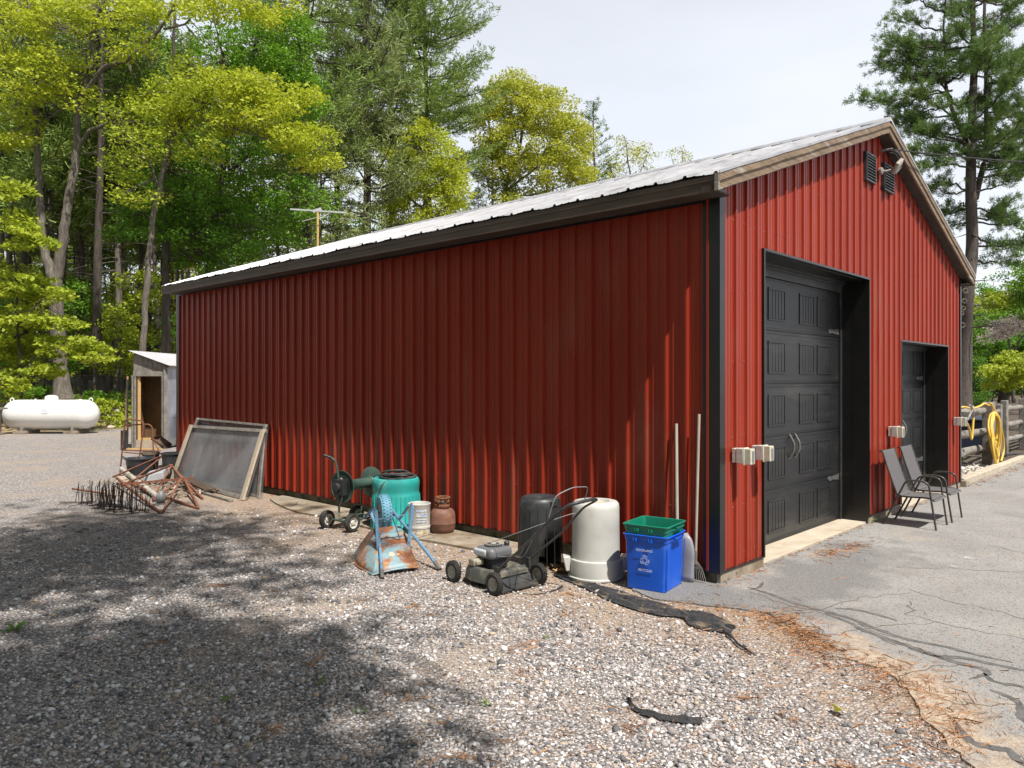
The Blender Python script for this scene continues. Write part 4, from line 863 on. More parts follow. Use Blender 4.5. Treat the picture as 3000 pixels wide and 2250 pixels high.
# legs (two bent straps), braces
L0, R0 = Vector((-1.598, 2.50, .17)), Vector((-1.342, 2.39, .19))
LT, RT = Vector((-1.575, 2.56, .53)), Vector((-1.275, 2.40, .545))
for a_, tt, fr in ((L0, LT, Vector((-1.52, 2.82, .40))), (R0, RT, Vector((-1.22, 2.68, .36)))):
    b = MB(); P = fillet([a_+Vector((0, -.01, -.005)), tt, tt+Vector((.06, .12, -.02)), fr], .035, 5)
    for p, q in zip(P, P[1:]): b.bar(p, q, .034, .007, up=(.8, -.6, 0) if 0 else (0, 1, .0001))
    lg = b.obj('leg', WF, t, 30)
    b = MB(); b.tube([a_+Vector((-.0, -.016, .02)), a_+Vector((0, -.006, .02))], .007, 8); b.obj('bolt', RUST, lg, 30)
b = MB(); la, ra = LT.lerp(L0, .28), RT.lerp(R0, .22); b.bar(la+Vector((.01, .01, -.0)), ra, .018, .006); mid = la.lerp(ra, .45)+Vector((.02, .03, 0))
b.bar(mid, L0+Vector((.03, .1, .03)), .016, .006); b.bar(mid, R0+Vector((-.01, .1, .04)), .016, .006); b.obj('brace', WF, t, 30)
HL = [(-1.20, 3.12, .40), (-1.30, 3.0, .385), (-1.50, 2.62, .27), (-1.80, 2.165, .015)]; HR = [(-.965, 3.1, .36), (-1.02, 2.95, .36), (-1.18, 2.45, .2), (-1.275, 2.03, .015)]
HR = [(-.965, 3.12, .38), (-1.06, 2.9, .345), (-1.20, 2.35, .155), (-1.275, 2.03, .018)]
for H_ in (HL, HR):
    b = MB(); P = smooth_path(H_, 5); b.tube(P, .0145, 10); hh = b.obj('handle', WF, t, 50)
    b = MB(); e_ = Vector(H_[-1]); d_ = (e_-P[-3]).normalized(); b.tube([e_-d_*.10, e_+d_*.01], [.018, .017], 10); b.obj('grip', mat('worn_grip', (.09, .085, .085), (.13, .125, .12), 20, .8), hh, 50)
TYB = mat('pale_blue_tyre', (.10, .26, .36), (.14, .32, .43), 10, .7)
AX = Vector((.83, -.38, 0)).normalized(); FW = Vector((.38, .83, 0)).normalized(); RX = Matrix((( -AX.cross(Vector((0,0,1))).x*1, 0, AX.x), (-AX.cross(Vector((0,0,1))).y, 0, AX.y), (0, 1, 0)))
cw = (-1.075, 3.1, .365); wl = wheel(t, cw, .175, .10, None, axis=RX, rim=GREYMET, tyre=TYB, knobs=34)
b = MB(); b.tube([Vector(cw)-AX*.07, Vector(cw)+AX*.07], .01, 8)
for s in (-1, 1): b.bar(Vector(cw)+AX*.06*s, Vector(HL[1 if s < 0 else 1]) if s < 0 else Vector(HR[1]), .02, .02); b.lathe([(.012, -.008), (.012, .008), (0, .009)], 8, Vector(cw)+AX*.075*s, RX)
b.obj('axle_bracket', mat('galv_bolt', (.4, .36, .32), (.25, .14, .1), 30, .5), t, 30)
# ---- hose reel cart
GRM = mat('dark_green_metal', (.045, .085, .07), (.07, .115, .095), 8, .45, dirt=((.16, .13, .1), 9, .6, .8)); t = thing('hose_reel_cart', 'empty dark green metal hose reel cart on four rubber wheels', 'hose reel', (-.78, 4.2, 0))
AX = Vector((.985, .17, 0)).normalized(); RXm = Matrix(((-AX.y, 0, AX.x), (AX.x, 0, AX.y), (0, 1, 0))); c1_ = Vector((-.80, 4.215, .49)); c2_ = c1_+AX*.44
for c_, s in ((c1_, 1), (c2_, -1)):
    b = MB(); b.lathe([(0, .03*s), (.07, .03*s), (.08, .01*s), (.15, -.004*s), (.178, -.018*s), (.182, -.016*s), (.182, -.012*s), (.15, .004*s), (.08, .018*s), (0, .036*s)], 40, c_, RXm); b.obj('reel_disc', GRM, t, 30)
b = MB(); b.tube([c1_, c2_], .062, 28); b.obj('drum', GRM, t, 40)
b = MB(); b.lathe([(.13, -.012), (.13, -.008), (.05, -.006)], 28, c1_-AX*.012, RXm); b.box(c1_+Vector((-.05, -.03, .0)), (.07, .13, .17), rz=.17); b.lathe([(.05, 0), (.05, .06), (0, .06)], 16, c1_-AX*.13, RXm); b.obj('hub', BLKPL, t, 30, bevel=.004)
b = MB(); b.tube(fillet([(-.945, 4.36, .842), (-.862, 4.275, .79), (-.84, 4.25, .60), (-.835, 4.245, .155)], .05), .012, 8); b.tube([(-.45, 4.35, .50), (-.45, 4.36, .155)], .012, 8)
b.tube([(-.835, 4.245, .12), (-.45, 4.36, .12)], .011, 8); b.tube([(-.87, 4.42, .11), (-.81, 4.02, .11)], .011, 8); b.tube([(-.45, 4.45, .11), (-.39, 4.1, .11)], .011, 8); b.tube([(-.81, 4.1, .11), (-.42, 4.15, .11)], .011, 8); b.obj('frame', GRM, t, 50)
b = MB(); b.tube([(-.955, 4.37, .845), (-.89, 4.305, .812)], .0155, 10); b.obj('grip', BLKPL, t, 50)
b = MB(); b.tube(smooth_path([(-.835, 4.22, .585), (-.81, 4.2, .56), (-.805, 4.2, .48), (-.815, 4.21, .37), (-.84, 4.235, .25), (-.845, 4.24, .16)], 4), .011, 8); b.obj('crank', mat('worn_grey_tube', (.2, .18, .17), (.3, .27, .25), 10, .5), t, 50)
WRIM = mat('white_rim', (.6, .58, .54), (.5, .47, .43), 12, .5); AXW = Vector((.16, -.987, 0)); RW = Matrix(((-AXW.y, 0, AXW.x), (AXW.x, 0, AXW.y), (0, 1, 0)))
for c_ in ((-.88, 4.42, .105), (-.81, 4.03, .105), (-.45, 4.46, .105), (-.385, 4.08, .105)): wheel(t, c_, .105, .06, None, axis=RW, rim=WRIM, spokes=5, knobs=0)
# ---- landscape fabric strip
FAB = mat('landscape_fabric', (.018, .018, .02), (.045, .045, .05), 9, .75, bump=1, bs=34, bdist=.03, dirt=((.30, .23, .16), 6, .54, .7), stretch=(2.2, .7, 1))
def fabric(name, outer, inner, label, lift=.012, amp=.012, nr=44, nc=9, seed=1):
    O_ = smooth_path([(x, y, 0) for x, y in outer], 12); I_ = smooth_path([(x, y, 0) for x, y in inner], 12); r = random.Random(seed); V = []
    for i in range(nr):
        f = i/(nr-1); a = O_[int(f*(len(O_)-1))]; c = I_[int(f*(len(I_)-1))]
        for k in range(nc):
            u = k/(nc-1); p = a.lerp(c, u); e = math.sin(math.pi*u)
            z = .012+lift*e+amp*(math.sin(u*17+f*9)*.7+math.sin(u*9-f*23)*.5+math.sin(f*60+u*4)*.25)*(.25+e)
            V.append((p.x+r.uniform(-.006, .006), p.y+r.uniform(-.006, .006), max(z, .012)))
    b = MB(); b.add(V, [(i*nc+k, i*nc+k+1, (i+1)*nc+k+1, (i+1)*nc+k) for i in range(nr-1) for k in range(nc-1)]); o = b.obj(name, FAB, None, 70, rec=False); return tag(o, label, 'landscape fabric')
fabric('landscape_fabric', [(-.72, 1.18), (-.86, .75), (-.985, .439), (-1.06, .15), (-1.06, -.1), (-1.0, -.24), (-1.12, -.42), (-1.08, -.66)], [(-.69, 1.16), (-.71, .8), (-.717, .607), (-.76, .3), (-.80, .0), (-.83, -.14), (-.76, -.33), (-.9, -.62)], 'long crumpled strip of black landscape fabric below the bins', .008, .013, 90, 16)
b = MB(); b.tube(smooth_path([(-1.09, -.62, .03), (-1.16, -.72, .02), (-1.24, -.8, .018), (-1.32, -.93, .015)], 4), [.012]*4+[.008]*9, 6); tag(b.obj('fabric_tail', FAB, None, 50), 'thin twisted black fabric tail trailing onto the gravel', 'fabric')
fabric('landscape_fabric', [(-2.415, -.755), (-2.49, -.86), (-2.50, -.98), (-2.45, -1.11), (-2.40, -1.18)], [(-2.385, -.765), (-2.455, -.85), (-2.44, -.97), (-2.385, -1.07), (-2.33, -1.16)], 'small torn scrap of black fabric lying alone on the foreground gravel', .012, .008, 26, 6, 3)
# ================================================================ FAR END OF THE WALL
def frame_panel(name, label, c, m_frame, w=.09, th=.03, mesh=None, extra=()):
    """c: four corners bottom-left, bottom-right, top-right, top-left"""
    c = [Vector(p) for p in c]; t = thing(name, label, 'screen', tuple((c[0]+c[1])/2)); n = (c[1]-c[0]).cross(c[3]-c[0]).normalized()
    for a, b_, nm in ((0, 1, 'bottom_rail'), (3, 2, 'top_rail'), (0, 3, 'stile'), (1, 2, 'stile')):
        p, q = c[a], c[b_]; inn = (sum(c, Vector())/4-(p+q)/2); inn -= inn.dot((q-p).normalized())*(q-p).normalized(); inn.normalize()
        ww = w if nm == 'stile' else w*.5; b = MB(); b.bar(p+inn*ww/2+n*(th if nm == 'stile' else 0)*.95, q+inn*ww/2+n*(th if nm == 'stile' else 0)*.95, ww, th, up=n); b.obj(nm, m_frame if nm == 'stile' else GREYWD, t, 30, bevel=.003)
    b = MB(); b.face([p-n*.018 for p in c]); b.obj('mesh_screen', mesh, t, 0)
    return t, n
SCM = bpy.data.materials.new('insect_screen'); SCM.use_nodes = True; t_ = SCM.node_tree; Nn = t_.nodes.new; Ll = t_.links.new; pb = t_.nodes['Principled BSDF']
pb.inputs['Base Color'].default_value = (.2, .2, .21, 1); pb.inputs['Roughness'].default_value = .55
tp = Nn('ShaderNodeBsdfTransparent'); ms = Nn('ShaderNodeMixShader'); tcx = Nn('ShaderNodeTexCoord'); nn = Nn('ShaderNodeTexNoise'); nn.inputs['Scale'].default_value = 1.4; nn.inputs['Detail'].default_value = 5; Ll(tcx.outputs['Object'], nn.inputs[0])
rr = Nn('ShaderNodeMapRange'); rr.inputs[1].default_value = .35; rr.inputs[2].default_value = .65; rr.inputs[3].default_value = .25; rr.inputs[4].default_value = .68; Ll(nn.outputs[0], rr.inputs[0]); Ll(rr.outputs[0], ms.inputs[0])
Ll(tp.outputs[0], ms.inputs[1]); Ll(pb.outputs[0], ms.inputs[2]); Ll(ms.outputs[0], t_.nodes['Material Output'].inputs[0])
frame_panel('window_screen', 'grey framed insect screen leaning directly on the red wall, behind the other', [(-.25, 9.98, 0), (-.31, 6.98, 0), (-.035, 7.29, 1.032), (-.035, 9.6, 1.05)], GREYWD, .07, .025, SCM)
t, n = frame_panel('window_screen', 'large dusty insect screen in pale wood frame leaning in front', [(-.42, 9.72, .03), (-.56, 6.95, .0), (-.11, 7.18, .966), (-.12, 9.67, .93)], PALEWD, .1, .03, SCM)
b = MB(); b.bar((-.33, 9.15, .12), (-.16, 9.2, .62), .07, .02, up=n); b.obj('broken_batten', PALEWD, t, 30)
b = MB(); b.bar((-.57, 9.6, .02), (-.75, 6.98, .018), .06, .03); tag(b.obj('timber', GREYWD, None, 30, bevel=.003), 'weathered board lying along the foot of the screens', 'board')
# rusty tubular frame
t = thing('tubular_rack', 'tall rusty tubular steel frame standing over the black tub', 'metal frame', (-.5, 11.4, 0)); b = MB()
b.tube(fillet([(-.57, 11.632, 0), (-.53, 11.5, .93), (-.503, 11.46, .985), (-.32, 11.26, .95), (-.30, 11.25, .85), (-.40, 11.28, 0)], .06), .014, 8)
b.tube(fillet([(-.53, 11.55, .87), (-.22, 11.2, .885), (-.185, 11.15, .83), (-.18, 11.12, .4), (-.14, 11.05, 0)], .05), .012, 8)
b.tube([(-.55, 11.6, .41), (-.18, 11.12, .395)], .011, 6); b.tube([(-.545, 11.52, .38), (-.36, 11.27, .355)], .011, 6); b.obj('tube', RUST, t, 50)
t = thing('tub', 'large black plastic tub with rope handles under the rusty frame', 'tub', (-.42, 11.1, 0)); BT_ = mat('dark_blue_black_plastic', (.03, .035, .045), (.05, .055, .065), 5, .45)
b = MB(); b.lathe([(.19, 0), (.2, .01), (.235, .28), (.255, .285), (.255, .3), (.24, .302), (.228, .28), (.19, .03), (0, .03)], 36, (-.42, 11.1, 0), cap=False); b.obj('body', BT_, t, 40)
b = MB(); b.tube(fillet([(-.6, 11.24, .27), (-.66, 11.3, .3), (-.64, 11.34, .33), (-.56, 11.3, .28)], .03), .012, 6); b.obj('handle', BT_, t, 40)
t = thing('tub', 'black ribbed tub standing against the foot of the garage wall', 'tub', (-.16, 10.6, 0)); b = MB()
b.lathe([(.15, 0), (.17, .4), (.19, .41), (.19, .43), (.175, .435), (.14, .05), (0, .05)], 30, (-.2, 10.25, 0), cap=False); b.obj('body', BLKPL, t, 40)
t = thing('flower_pot', 'dirty dark clay pot between the tubs', 'pot', (-.17, 11.9, 0)); b = MB(); b.lathe([(.12, 0), (.15, .28), (.17, .29), (.17, .33), (.15, .335), (.12, .1), (0, .1)], 28, (-.0, 11.7, 0), cap=False); b.obj('body', mat('mossy_clay', (.07, .055, .04), (.16, .14, .11), 9, .9), t, 40)
t = thing('scoop_shovel', 'rusty steel scoop shovel resting on the tubs with a bent handle', 'shovel', (-.25, 11, .3)); b = MB()
M_ = T((-.02, 11.2, .53), R_(40)) @ Matrix.Rotation(R_(35), 4, 'X'); b.M = M_; b.add([(x, y, z) for y in (-.14, 0, .14) for x, z in ((-.15, .06), (-.13, 0), (0, -.01), (.13, 0), (.15, .06))], [(i*5+k, i*5+k+1, i*5+k+6, i*5+k+5) for i in range(2) for k in range(4)]+[(14, 13, 12, 11, 10)]); bo = b.obj('blade', mat('rusty_steel', (.1, .075, .06), (.22, .13, .08), 8, .5, metal=.3), t, 20, rec=False); s = bo.modifiers.new('s', 'SOLIDIFY'); s.thickness = .006
b = MB(); b.tube([(-.17, 11.1, .55), (-.2, 10.7, .36), (-.25, 10.3, .06)], .012, 8); b.obj('shaft', RUST, t, 40)
t = thing('jug', 'dusty grey plastic jug lying near the screens', 'jug', (-.3, 10.0, 0)); b = MB(); GP = mat('dusty_grey_plastic', (.13, .13, .135), (.22, .22, .22), 6, .6)
b.lathe([(.0, -.2), (.09, -.19), (.11, -.15), (.11, .08), (.07, .14), (.03, .17), (.03, .2), (0, .2)], 20, (-.33, 10.15, .1), Matrix.Rotation(R_(75), 3, 'Y') @ Matrix.Rotation(R_(20), 3, 'X')); b.lathe([(0, -.1), (.07, -.09), (.075, .08), (0, .1)], 16, (-.22, 10.35, .28), Matrix.Rotation(R_(25), 3, 'X')); b.obj('body', GP, t, 50)
# heap of rusty angle iron frames
random.seed(21)
HP = [((-.35, 11.55), (-.33, 10.05)), ]
def lz(p, z): return (p[0], p[1], z)
A_, B1, C1, D1_ = (.0, 11.3), (-1.35, 9.9), (-1.80, 6.75), (-.93, 7.46)
sets = [[((-.08, 11.0, .32), (-1.33, 9.75, .17)), ((-.08, 11.0, .32), (-.933, 7.46, .02)), ((-.08, 11.0, .3), (-1.0, 9.7, .13)), ((-1.3, 9.7, .16), (-1.8, 6.75, .02))],
        [((-.33, 9.95, .26), (-1.35, 9.2, .12)), ((-.33, 9.95, .26), (-1.45, 7.9, .03)), ((-.33, 9.95, .24), (-.85, 8.0, .06)), ((-1.25, 9.3, .1), (-1.33, 6.75, .02))],
        [((-.75, 8.6, .18), (-1.5, 7.75, .03)), ((-.75, 8.6, .18), (-1.8, 6.72, .02)), ((-.72, 8.55, .17), (-1.33, 6.71, .02)), ((-1.5, 9.0, .14), (-.6, 8.5, .2))]]
labs = ['largest rusty angle iron frame at the back of the scrap heap', 'rusty angle iron frame lying across the middle of the scrap heap', 'small rusty angle iron frame at the front of the scrap heap']
for s_, l_ in zip(sets, labs):
    t = thing('angle_iron_frame', l_, 'metal frame', s_[0][0][:2]+(0,), 0, 'rusty frames in the scrap heap')
    for p, q in s_:
        b = MB(); b.bar(p, q, .028, .006); d_ = (Vector(q)-Vector(p)).normalized(); sx = d_.cross(Vector((0, 0, 1))).normalized()*.013
        b.bar(Vector(p)+sx+Vector((0, 0, -.014)), Vector(q)+sx+Vector((0, 0, -.014)), .005, .028); b.obj('bar', RUST, t, 0)
def simple(name, b, m, label, cat, ang=40, bevel=0, group=None): return tag(b.obj(name, m, None, ang, bevel=bevel), label, cat, group)
b = MB(); b.tube([(-1.95, 9.63, .05), (-1.75, 8.9, .03)], .015, 8); simple('iron_rod', b, RUST, 'short rusty rod sticking out left of the scrap heap', 'rod')
b = MB(); b.tube([(-.7, 11.2, .12), (-1.45, 7.6, .04)], .038, 12); simple('pipe', b, mat('chipped_pipe', (.3, .25, .2), (.52, .49, .44), 7, .7), 'long chipped pale pipe lying under the rusty frames', 'pipe')
t = thing('metal_box', 'pale grey metal cabinet lying on the scrap heap', 'box', (-.62, 9.9, .1)); M_ = T((-.62, 9.85, .12), R_(62)) @ Matrix.Rotation(R_(-14), 4, 'X'); b = MB(M_); b.box((0, 0, 0), (.78, .30, .12)); b.obj('body', mat('grey_enamel', (.36, .37, .40), (.44, .45, .47), 5, .45), t, 30, bevel=.01)
b = MB(M_); b.box((0, .02, .063), (.76, .012, .006)); b.obj('seam', BLKPL, t, 0)
b = MB(); b.lathe([(0, -.085), (.03, -.08), (.06, -.045), (.07, 0), (.06, .045), (.035, .075), (.02, .1), (0, .1)], 20, (-1.45, 7.62, .07)); simple('float_ball', b, GREYMET, 'round grey metal float in front of the scrap heap', 'ball', 60)
b = MB(); b.bar((-1.15, 9.9, .04), (-.85, 10.6, .05), .18, .02); simple('wood_scrap', b, PALEWD, 'pale board end under the left of the scrap heap', 'board')
b = MB(); b.bar((-.5, 8.9, .1), (-.62, 7.9, .06), .16, .03); simple('dark_plank', b, BROWNB, 'dark brown plank end beside the screen', 'board')
b = MB(); random.seed(8)
for k in range(190):
    x, y = random.uniform(-1.35, -.45), random.uniform(7.8, 10.2); a = random.uniform(0, 3.14); l = random.uniform(.04, .14)
    b.bar((x, y, .02+random.random()*.05), (x+l*math.cos(a), y+l*math.sin(a), .02+random.random()*.06), random.uniform(.01, .03), .01)
tag(b.obj('scrap_bits', mat('scrap', (.12, .06, .04), (.4, .34, .28), 6, .8, isl=.8), None, 0), 'small rusty and pale scrap pieces littered under the frames', 'scrap', kind='stuff')
# bundle of thin black wire stakes
t = thing('wire_stakes', 'tangled bundle of thin black wire garden stakes standing on the gravel', 'wire stakes', (-2.0, 7.7, 0)); random.seed(14); b = MB()
for k in range(84):
    f = k/83; x = -2.07+.12*f+random.uniform(-.2, .1); y = 8.5-1.5*f+random.uniform(-.1, .1); z = random.uniform(.2, .33); dx, dy = random.uniform(-.03, .03), random.uniform(-.06, .06)
    if k % 4 == 0 and f < .25: z *= .8
    b.tube([(x, y, 0), (x+dx, y+dy, z), (x+dx+.015, y+dy, z+.015)], .0046, 4); b.tube([(x, y, .005), (x+random.uniform(-.25, .1), y+random.uniform(-.3, .3), .012)], .0035, 4)
for k in range(5): b.tube([(-2.07+random.uniform(-.1, .1), 8.4-.3*k, random.uniform(.04, .25)), (-2.05+random.uniform(-.12, .12), 8.0-.3*k, random.uniform(.04, .25)), (-2.0, 7.5-.2*k, random.uniform(.02, .2))], .003, 4)
b.obj('wire', DRUST, t, 0)
# ---- small lean-to shed, rotated
A0 = Vector((1.42, 16.41, 0)); t1 = Vector((.70, -.71, 0)).normalized(); t2 = Vector((.71, .70, 0)).normalized()
t = thing('tool_shed', 'small weathered wooden tool shed with metal side and pale corrugated roof', 'shed', tuple(A0)); q = lambda u, v, z: A0+t1*u+t2*v+Vector((0, 0, z))
wd_, dp = .80, 4.2
b = MB()
for k in range(7):
    u0, u1 = k*wd_/7+.004, (k+1)*wd_/7-.004; zt = lambda u: 2.36-.30*u/wd_
    b.prism([q(u0, 0, 1.9), q(u1, 0, 1.9), q(u1, 0, zt(u1)), q(u0, 0, zt(u0))], t2*.02)
b.obj('gable_board', GREYWD, t, 0)
b = MB(); b.prism([q(0, -.02, 1.78), q(wd_, -.02, 1.78), q(wd_, -.02, 1.90), q(0, -.02, 1.90)], t2*.04); b.bar(q(.03, 0, 0), q(.03, 0, 1.78), .07, .05); b.bar(q(wd_-.02, -.02, 0), q(wd_-.02, -.02, 2.08), .05, .09); b.bar(q(wd_-.09, -.01, 0), q(wd_-.09, -.01, 1.78), .05, .05); b.bar(q(-.02, .0, .0), q(-.02, .0, 1.8), .03, .05); b.obj('door_frame', GREYWD, t, 20)
b = MB(); b.prism([q(.0, -.01, .03), q(wd_-.1, -.01, .03), q(wd_-.1, -.01, .22), q(0, -.01, .22)], t2*.04); b.obj('sill', PALEWD, t, 20)
b = MB(); b.bar(q(.11, .05, .2), q(.11, .05, 1.78), .05, .07); b.bar(q(.1, .08, .24), q(wd_-.1, .08, .24), .07, .05); b.obj('inner_frame', YELWD, t, 20)
b = MB(); b.face([q(.02, .01, 0), q(.02, dp, 0), q(.02, dp, 2.3), q(.02, .01, 2.3)]); b.face([q(.02, dp, 0), q(wd_, dp, 0), q(wd_, dp, 2.05), q(.02, dp, 2.3)]); b.face([q(.02, .6, .1), q(wd_, .6, .1), q(wd_, .6, 1.9), q(.02, .6, 1.9)]); b.obj('inner_wall', PLY, t, 0)
b = MB(); b.face([q(wd_+.015, -.02, .05), q(wd_+.015, dp, .05), q(wd_+.015, dp, 2.02), q(wd_+.015, -.02, 2.02)])
for z in (.75, 1.4): b.face([q(wd_+.018, -.02, z), q(wd_+.018, dp, z), q(wd_+.0175, dp, z+.02), q(wd_+.0175, -.02, z+.02)])
b.obj('metal_side', GALV, t, 0)
b = MB(); n = 44; vs = []
for i in range(n*3+1):
    v = -.12+(dp+.2)*i/(n*3); h = .016*math.sin(2*math.pi*i/3)
    vs += [q(-.06, v, 2.40+h), q(wd_+.12, v, 2.04+h)]
b.add(vs, [(2*i, 2*i+1, 2*i+3, 2*i+2) for i in range(n*3)]); b.obj('roof', mat('pale_corrugated', (.5, .49, .53), (.6, .58, .62), 5, .5, metal=.2), t, 60, rec=False)
b = MB(); b.prism([q(wd_+.03, -.02, 1.98), q(wd_+.1, -.02, 2.0), q(wd_+.1, dp, 2.0), q(wd_+.03, dp, 1.98)], Vector((0, 0, .025))); b.obj('eave_board', PALEWD, t, 0)
b = MB(); pz = [q(wd_+.25, .12, 0), q(wd_+.22, .2, .38), q(wd_+.1, .42, .80), q(wd_+.06, .75, .92), q(wd_+.06, 1.6, .95), q(wd_+.25, 1.7, 0)]; b.prism([tuple(Vector(p)+Vector((.0, 0, 0))) for p in pz], (-.012, -.012, 0)); tag(b.obj('plywood_sheet', PLY, None, 0), 'brown plywood offcut leaning against the metal side of the tool shed', 'plywood')
b = MB(); b.bar(q(-.16, -.1, 0), q(-.12, -.05, 1.78), .035, .03); tag(b.obj('plank', mat('reddish_plank', (.34, .19, .11), (.42, .26, .16), 8, .8), None, 0), 'narrow reddish plank standing beside the tool shed door', 'plank')
b = MB(); b.tube([q(-.08, -.12, .3), q(-.1, -.1, 1.7)], .02, 8); b.box(q(-.12, -.2, .22), (.14, .1, .5), rz=.5); tag(b.obj('post', BLKPL, None, 20), 'black plastic pole with a mesh basket beside the tool shed', 'pole')
b = MB(); b.bar(q(.0, -.3, .03), q(.9, -.5, .04), .1, .03); tag(b.obj('plank', YELWD, None, 0), 'fresh yellow plank lying before the tool shed sill', 'plank')
# tan outbuilding glimpsed behind
t = thing('outbuilding', 'tan wooden outbuilding just visible past the garage corner', 'building', (5.2, 20.5, 0)); b = MB(T((5.04, 20.75, 0), R_(-44))); b.lo((0, 0, 0), (4, 3, 2.85)); b.obj('wall', mat('tan_siding', (.3, .23, .13), (.38, .3, .18), 6, .8, stretch=(6, 6, .4)), t, 0)
b = MB(T((5.04, 20.75, 0), R_(-44))); b.lo((-.18, -.25, 2.85), (4.2, 3.2, 3.0)); b.obj('roof', BROWNB, t, 0)
# ---- propane tank
CT = Vector((1.72, 23.93, 0)); ux_ = Vector((.70, -.714, 0)).normalized(); t = thing('propane_tank', 'large white horizontal propane tank on concrete blocks', 'propane tank', tuple(CT))
RT_ = Matrix(((0, -ux_.y, ux_.x), (0, ux_.x, ux_.y), (1, 0, 0))); R0_ = .46; b = MB(); pr = [(0, -1.45)]+[(R0_*math.sin(a), -1.05-.40*math.cos(a)) for a in (R_(d_) for d_ in (15, 30, 45, 60, 75, 90))]; pr = pr+[(r, -z) for r, z in pr[::-1]]
b.lathe(pr, 48, CT+Vector((0, 0, .60)), RT_); tank = b.obj('tank', WHITEP, t, 60)
b = MB(); b.lathe([(.19, 1.0), (.19, 1.13), (.17, 1.17), (.1, 1.2), (0, 1.21)], 28, CT-ux_*.0+Vector((0, 0, 0))); b.obj('dome', WHITEP, t, 40)
b = MB()
for s in (-1, 1): c_ = CT+ux_*1.23*s+Vector((0, 0, 1.05)); b.tube([c_+ux_*.055*math.cos(a)+Vector((0, 0, .065*math.sin(a))) for a in (2*math.pi*k/14 for k in range(14))], .016, 6, closed=True)
b.tube([CT-ux_*.5+Vector((0, 0, 1.04)), CT-ux_*.5+Vector((0, 0, 1.09))], .03, 8); b.tube([CT+ux_*.9+Vector((0, 0, 1.04)), CT+ux_*.9+Vector((0, 0, 1.08))], .04, 8); b.obj('lifting_lug', WHITEP, t, 40)
for s in (-1, 1):
    b = MB(); c_ = CT+ux_*.78*s; vw = Vector((-ux_.y, ux_.x, 0)); b.box(c_+Vector((0, 0, .15)), (.08, .5, .1), rz=math.atan2(ux_.y, ux_.x)); b.box(c_-vw*.25+Vector((0, 0, .17)), (.08, .02, .14), rz=math.atan2(ux_.y, ux_.x)); b.obj('saddle_leg', WHITEP, t, 0)
    b = MB(); b.box(c_+Vector((0, 0, .05)), (.42, .75, .1), rz=math.atan2(ux_.y, ux_.x)); tag(b.obj('concrete_block', CONC, None, 30, bevel=.01), ('left' if s < 0 else 'right')+' concrete block under the white propane tank', 'concrete block', 'blocks under the propane tank')
vw = Vector((ux_.y, -ux_.x, 0))  # outward to camera
F_ = Matrix(((ux_.x, 0, vw.x, 0), (ux_.y, 0, vw.y, 0), (0, 1, 0, 0), (0, 0, 0, 1)))
if F_.to_3x3().determinant() < 0: pass
FT = Matrix.Translation(CT+vw*(R0_+.004)+Vector((0, 0, .72)))  @ F_
BL2 = mat('tank_label_blue', (.25, .33, .62), rough=.5); b = MB(); ctr = lambda a, z: CT+ux_*(.05+.13*math.cos(a))+vw*(math.sqrt(R0_**2-(z-.6)**2)+.004)+Vector((0, 0, z))
b.tube([ctr(a, .72+.075*math.sin(a)) for a in (2*math.pi*k/28 for k in range(28))], .005, 5, closed=True)
for z, h, l in ((.735, .018, .095), (.71, .012, .08), (.685, .01, .06)):
    for k in range(7):
        u0 = -l+2*l*k/7+.004; u1 = -l+2*l*(k+1)/7-.006; y_ = math.sqrt(R0_**2-(z-.6)**2)+.006; b.face([CT+ux_*(.05+u)+vw*y_+Vector((0, 0, zz)) for u, zz in ((u0, z), (u1, z), (u1, z+h), (u0, z+h))])
b.obj('label', BL2, tank, 0)
b = MB(); b.box((.15, 24.25, .4), (.5, .3, .8), rz=-.8); b.box((.2, 24.1, .82), (.62, .42, .05), rz=-.8); tag(b.obj('wooden_post', GREYWD, None, 20), 'grey wooden post with cap at the left edge beside the tank', 'post')
# ---- chain link fence
CLM = bpy.data.materials.new('chain_link'); CLM.use_nodes = True; t_ = CLM.node_tree; pb = t_.nodes['Principled BSDF']; pb.inputs['Base Color'].default_value = (.012, .014, .013, 1)
t = thing('chain_link_fence', 'black chain link fence at the edge of the woods', 'fence', (3, 31, .6)); fp = []
for u_ in (-386, -214, -42, 130, 302, 474, 646, 818): tt_ = (u_-1500)/2222.1; x = -5.74+31*(.7278+tt_*.6858); y = -3.06+31*(.6858-tt_*.7278); fp.append((x, y, gzf(x, y)))
for p in fp: b = MB(); b.tube([p, (p[0], p[1], p[2]+1.12)], .032, 8); b.lathe([(.04, 1.12), (.03, 1.16), (0, 1.17)], 8, p); b.obj('post', BLACK, t, 40)
b = MB(); b.tube([(p[0], p[1], p[2]+1.09) for p in fp], .02, 6); b.obj('top_rail', BLACK, t, 40)
b = MB()
for p, q_ in zip(fp, fp[1:]):
    P, Q = Vector(p), Vector(q_); L_ = (Q-P).length; H_ = 1.05; st = .085; n = int(L_/st)
    for k in range(-int(H_/st), n+1):
        for s in (1, -1):
            a0 = k*st; a1 = a0+H_; z0, z1 = 0, H_
            if a0 < 0: z0 = -a0; a0 = 0
            if a1 > L_: z1 = H_-(a1-L_); a1 = L_
            if z1 <= z0: continue
            if s < 0: z0, z1 = H_-z0, H_-z1
            u = P.lerp(Q, a0/L_)+Vector((0, 0, z0+.03)); v = P.lerp(Q, a1/L_)+Vector((0, 0, z1+.03)); b.add([u+Vector((0, 0, .006)), u-Vector((0, 0, .006)), v-Vector((0, 0, .006)), v+Vector((0, 0, .006))], [(0, 1, 2, 3)])
b.obj('wire_mesh', CLM, t, 0, rec=False)
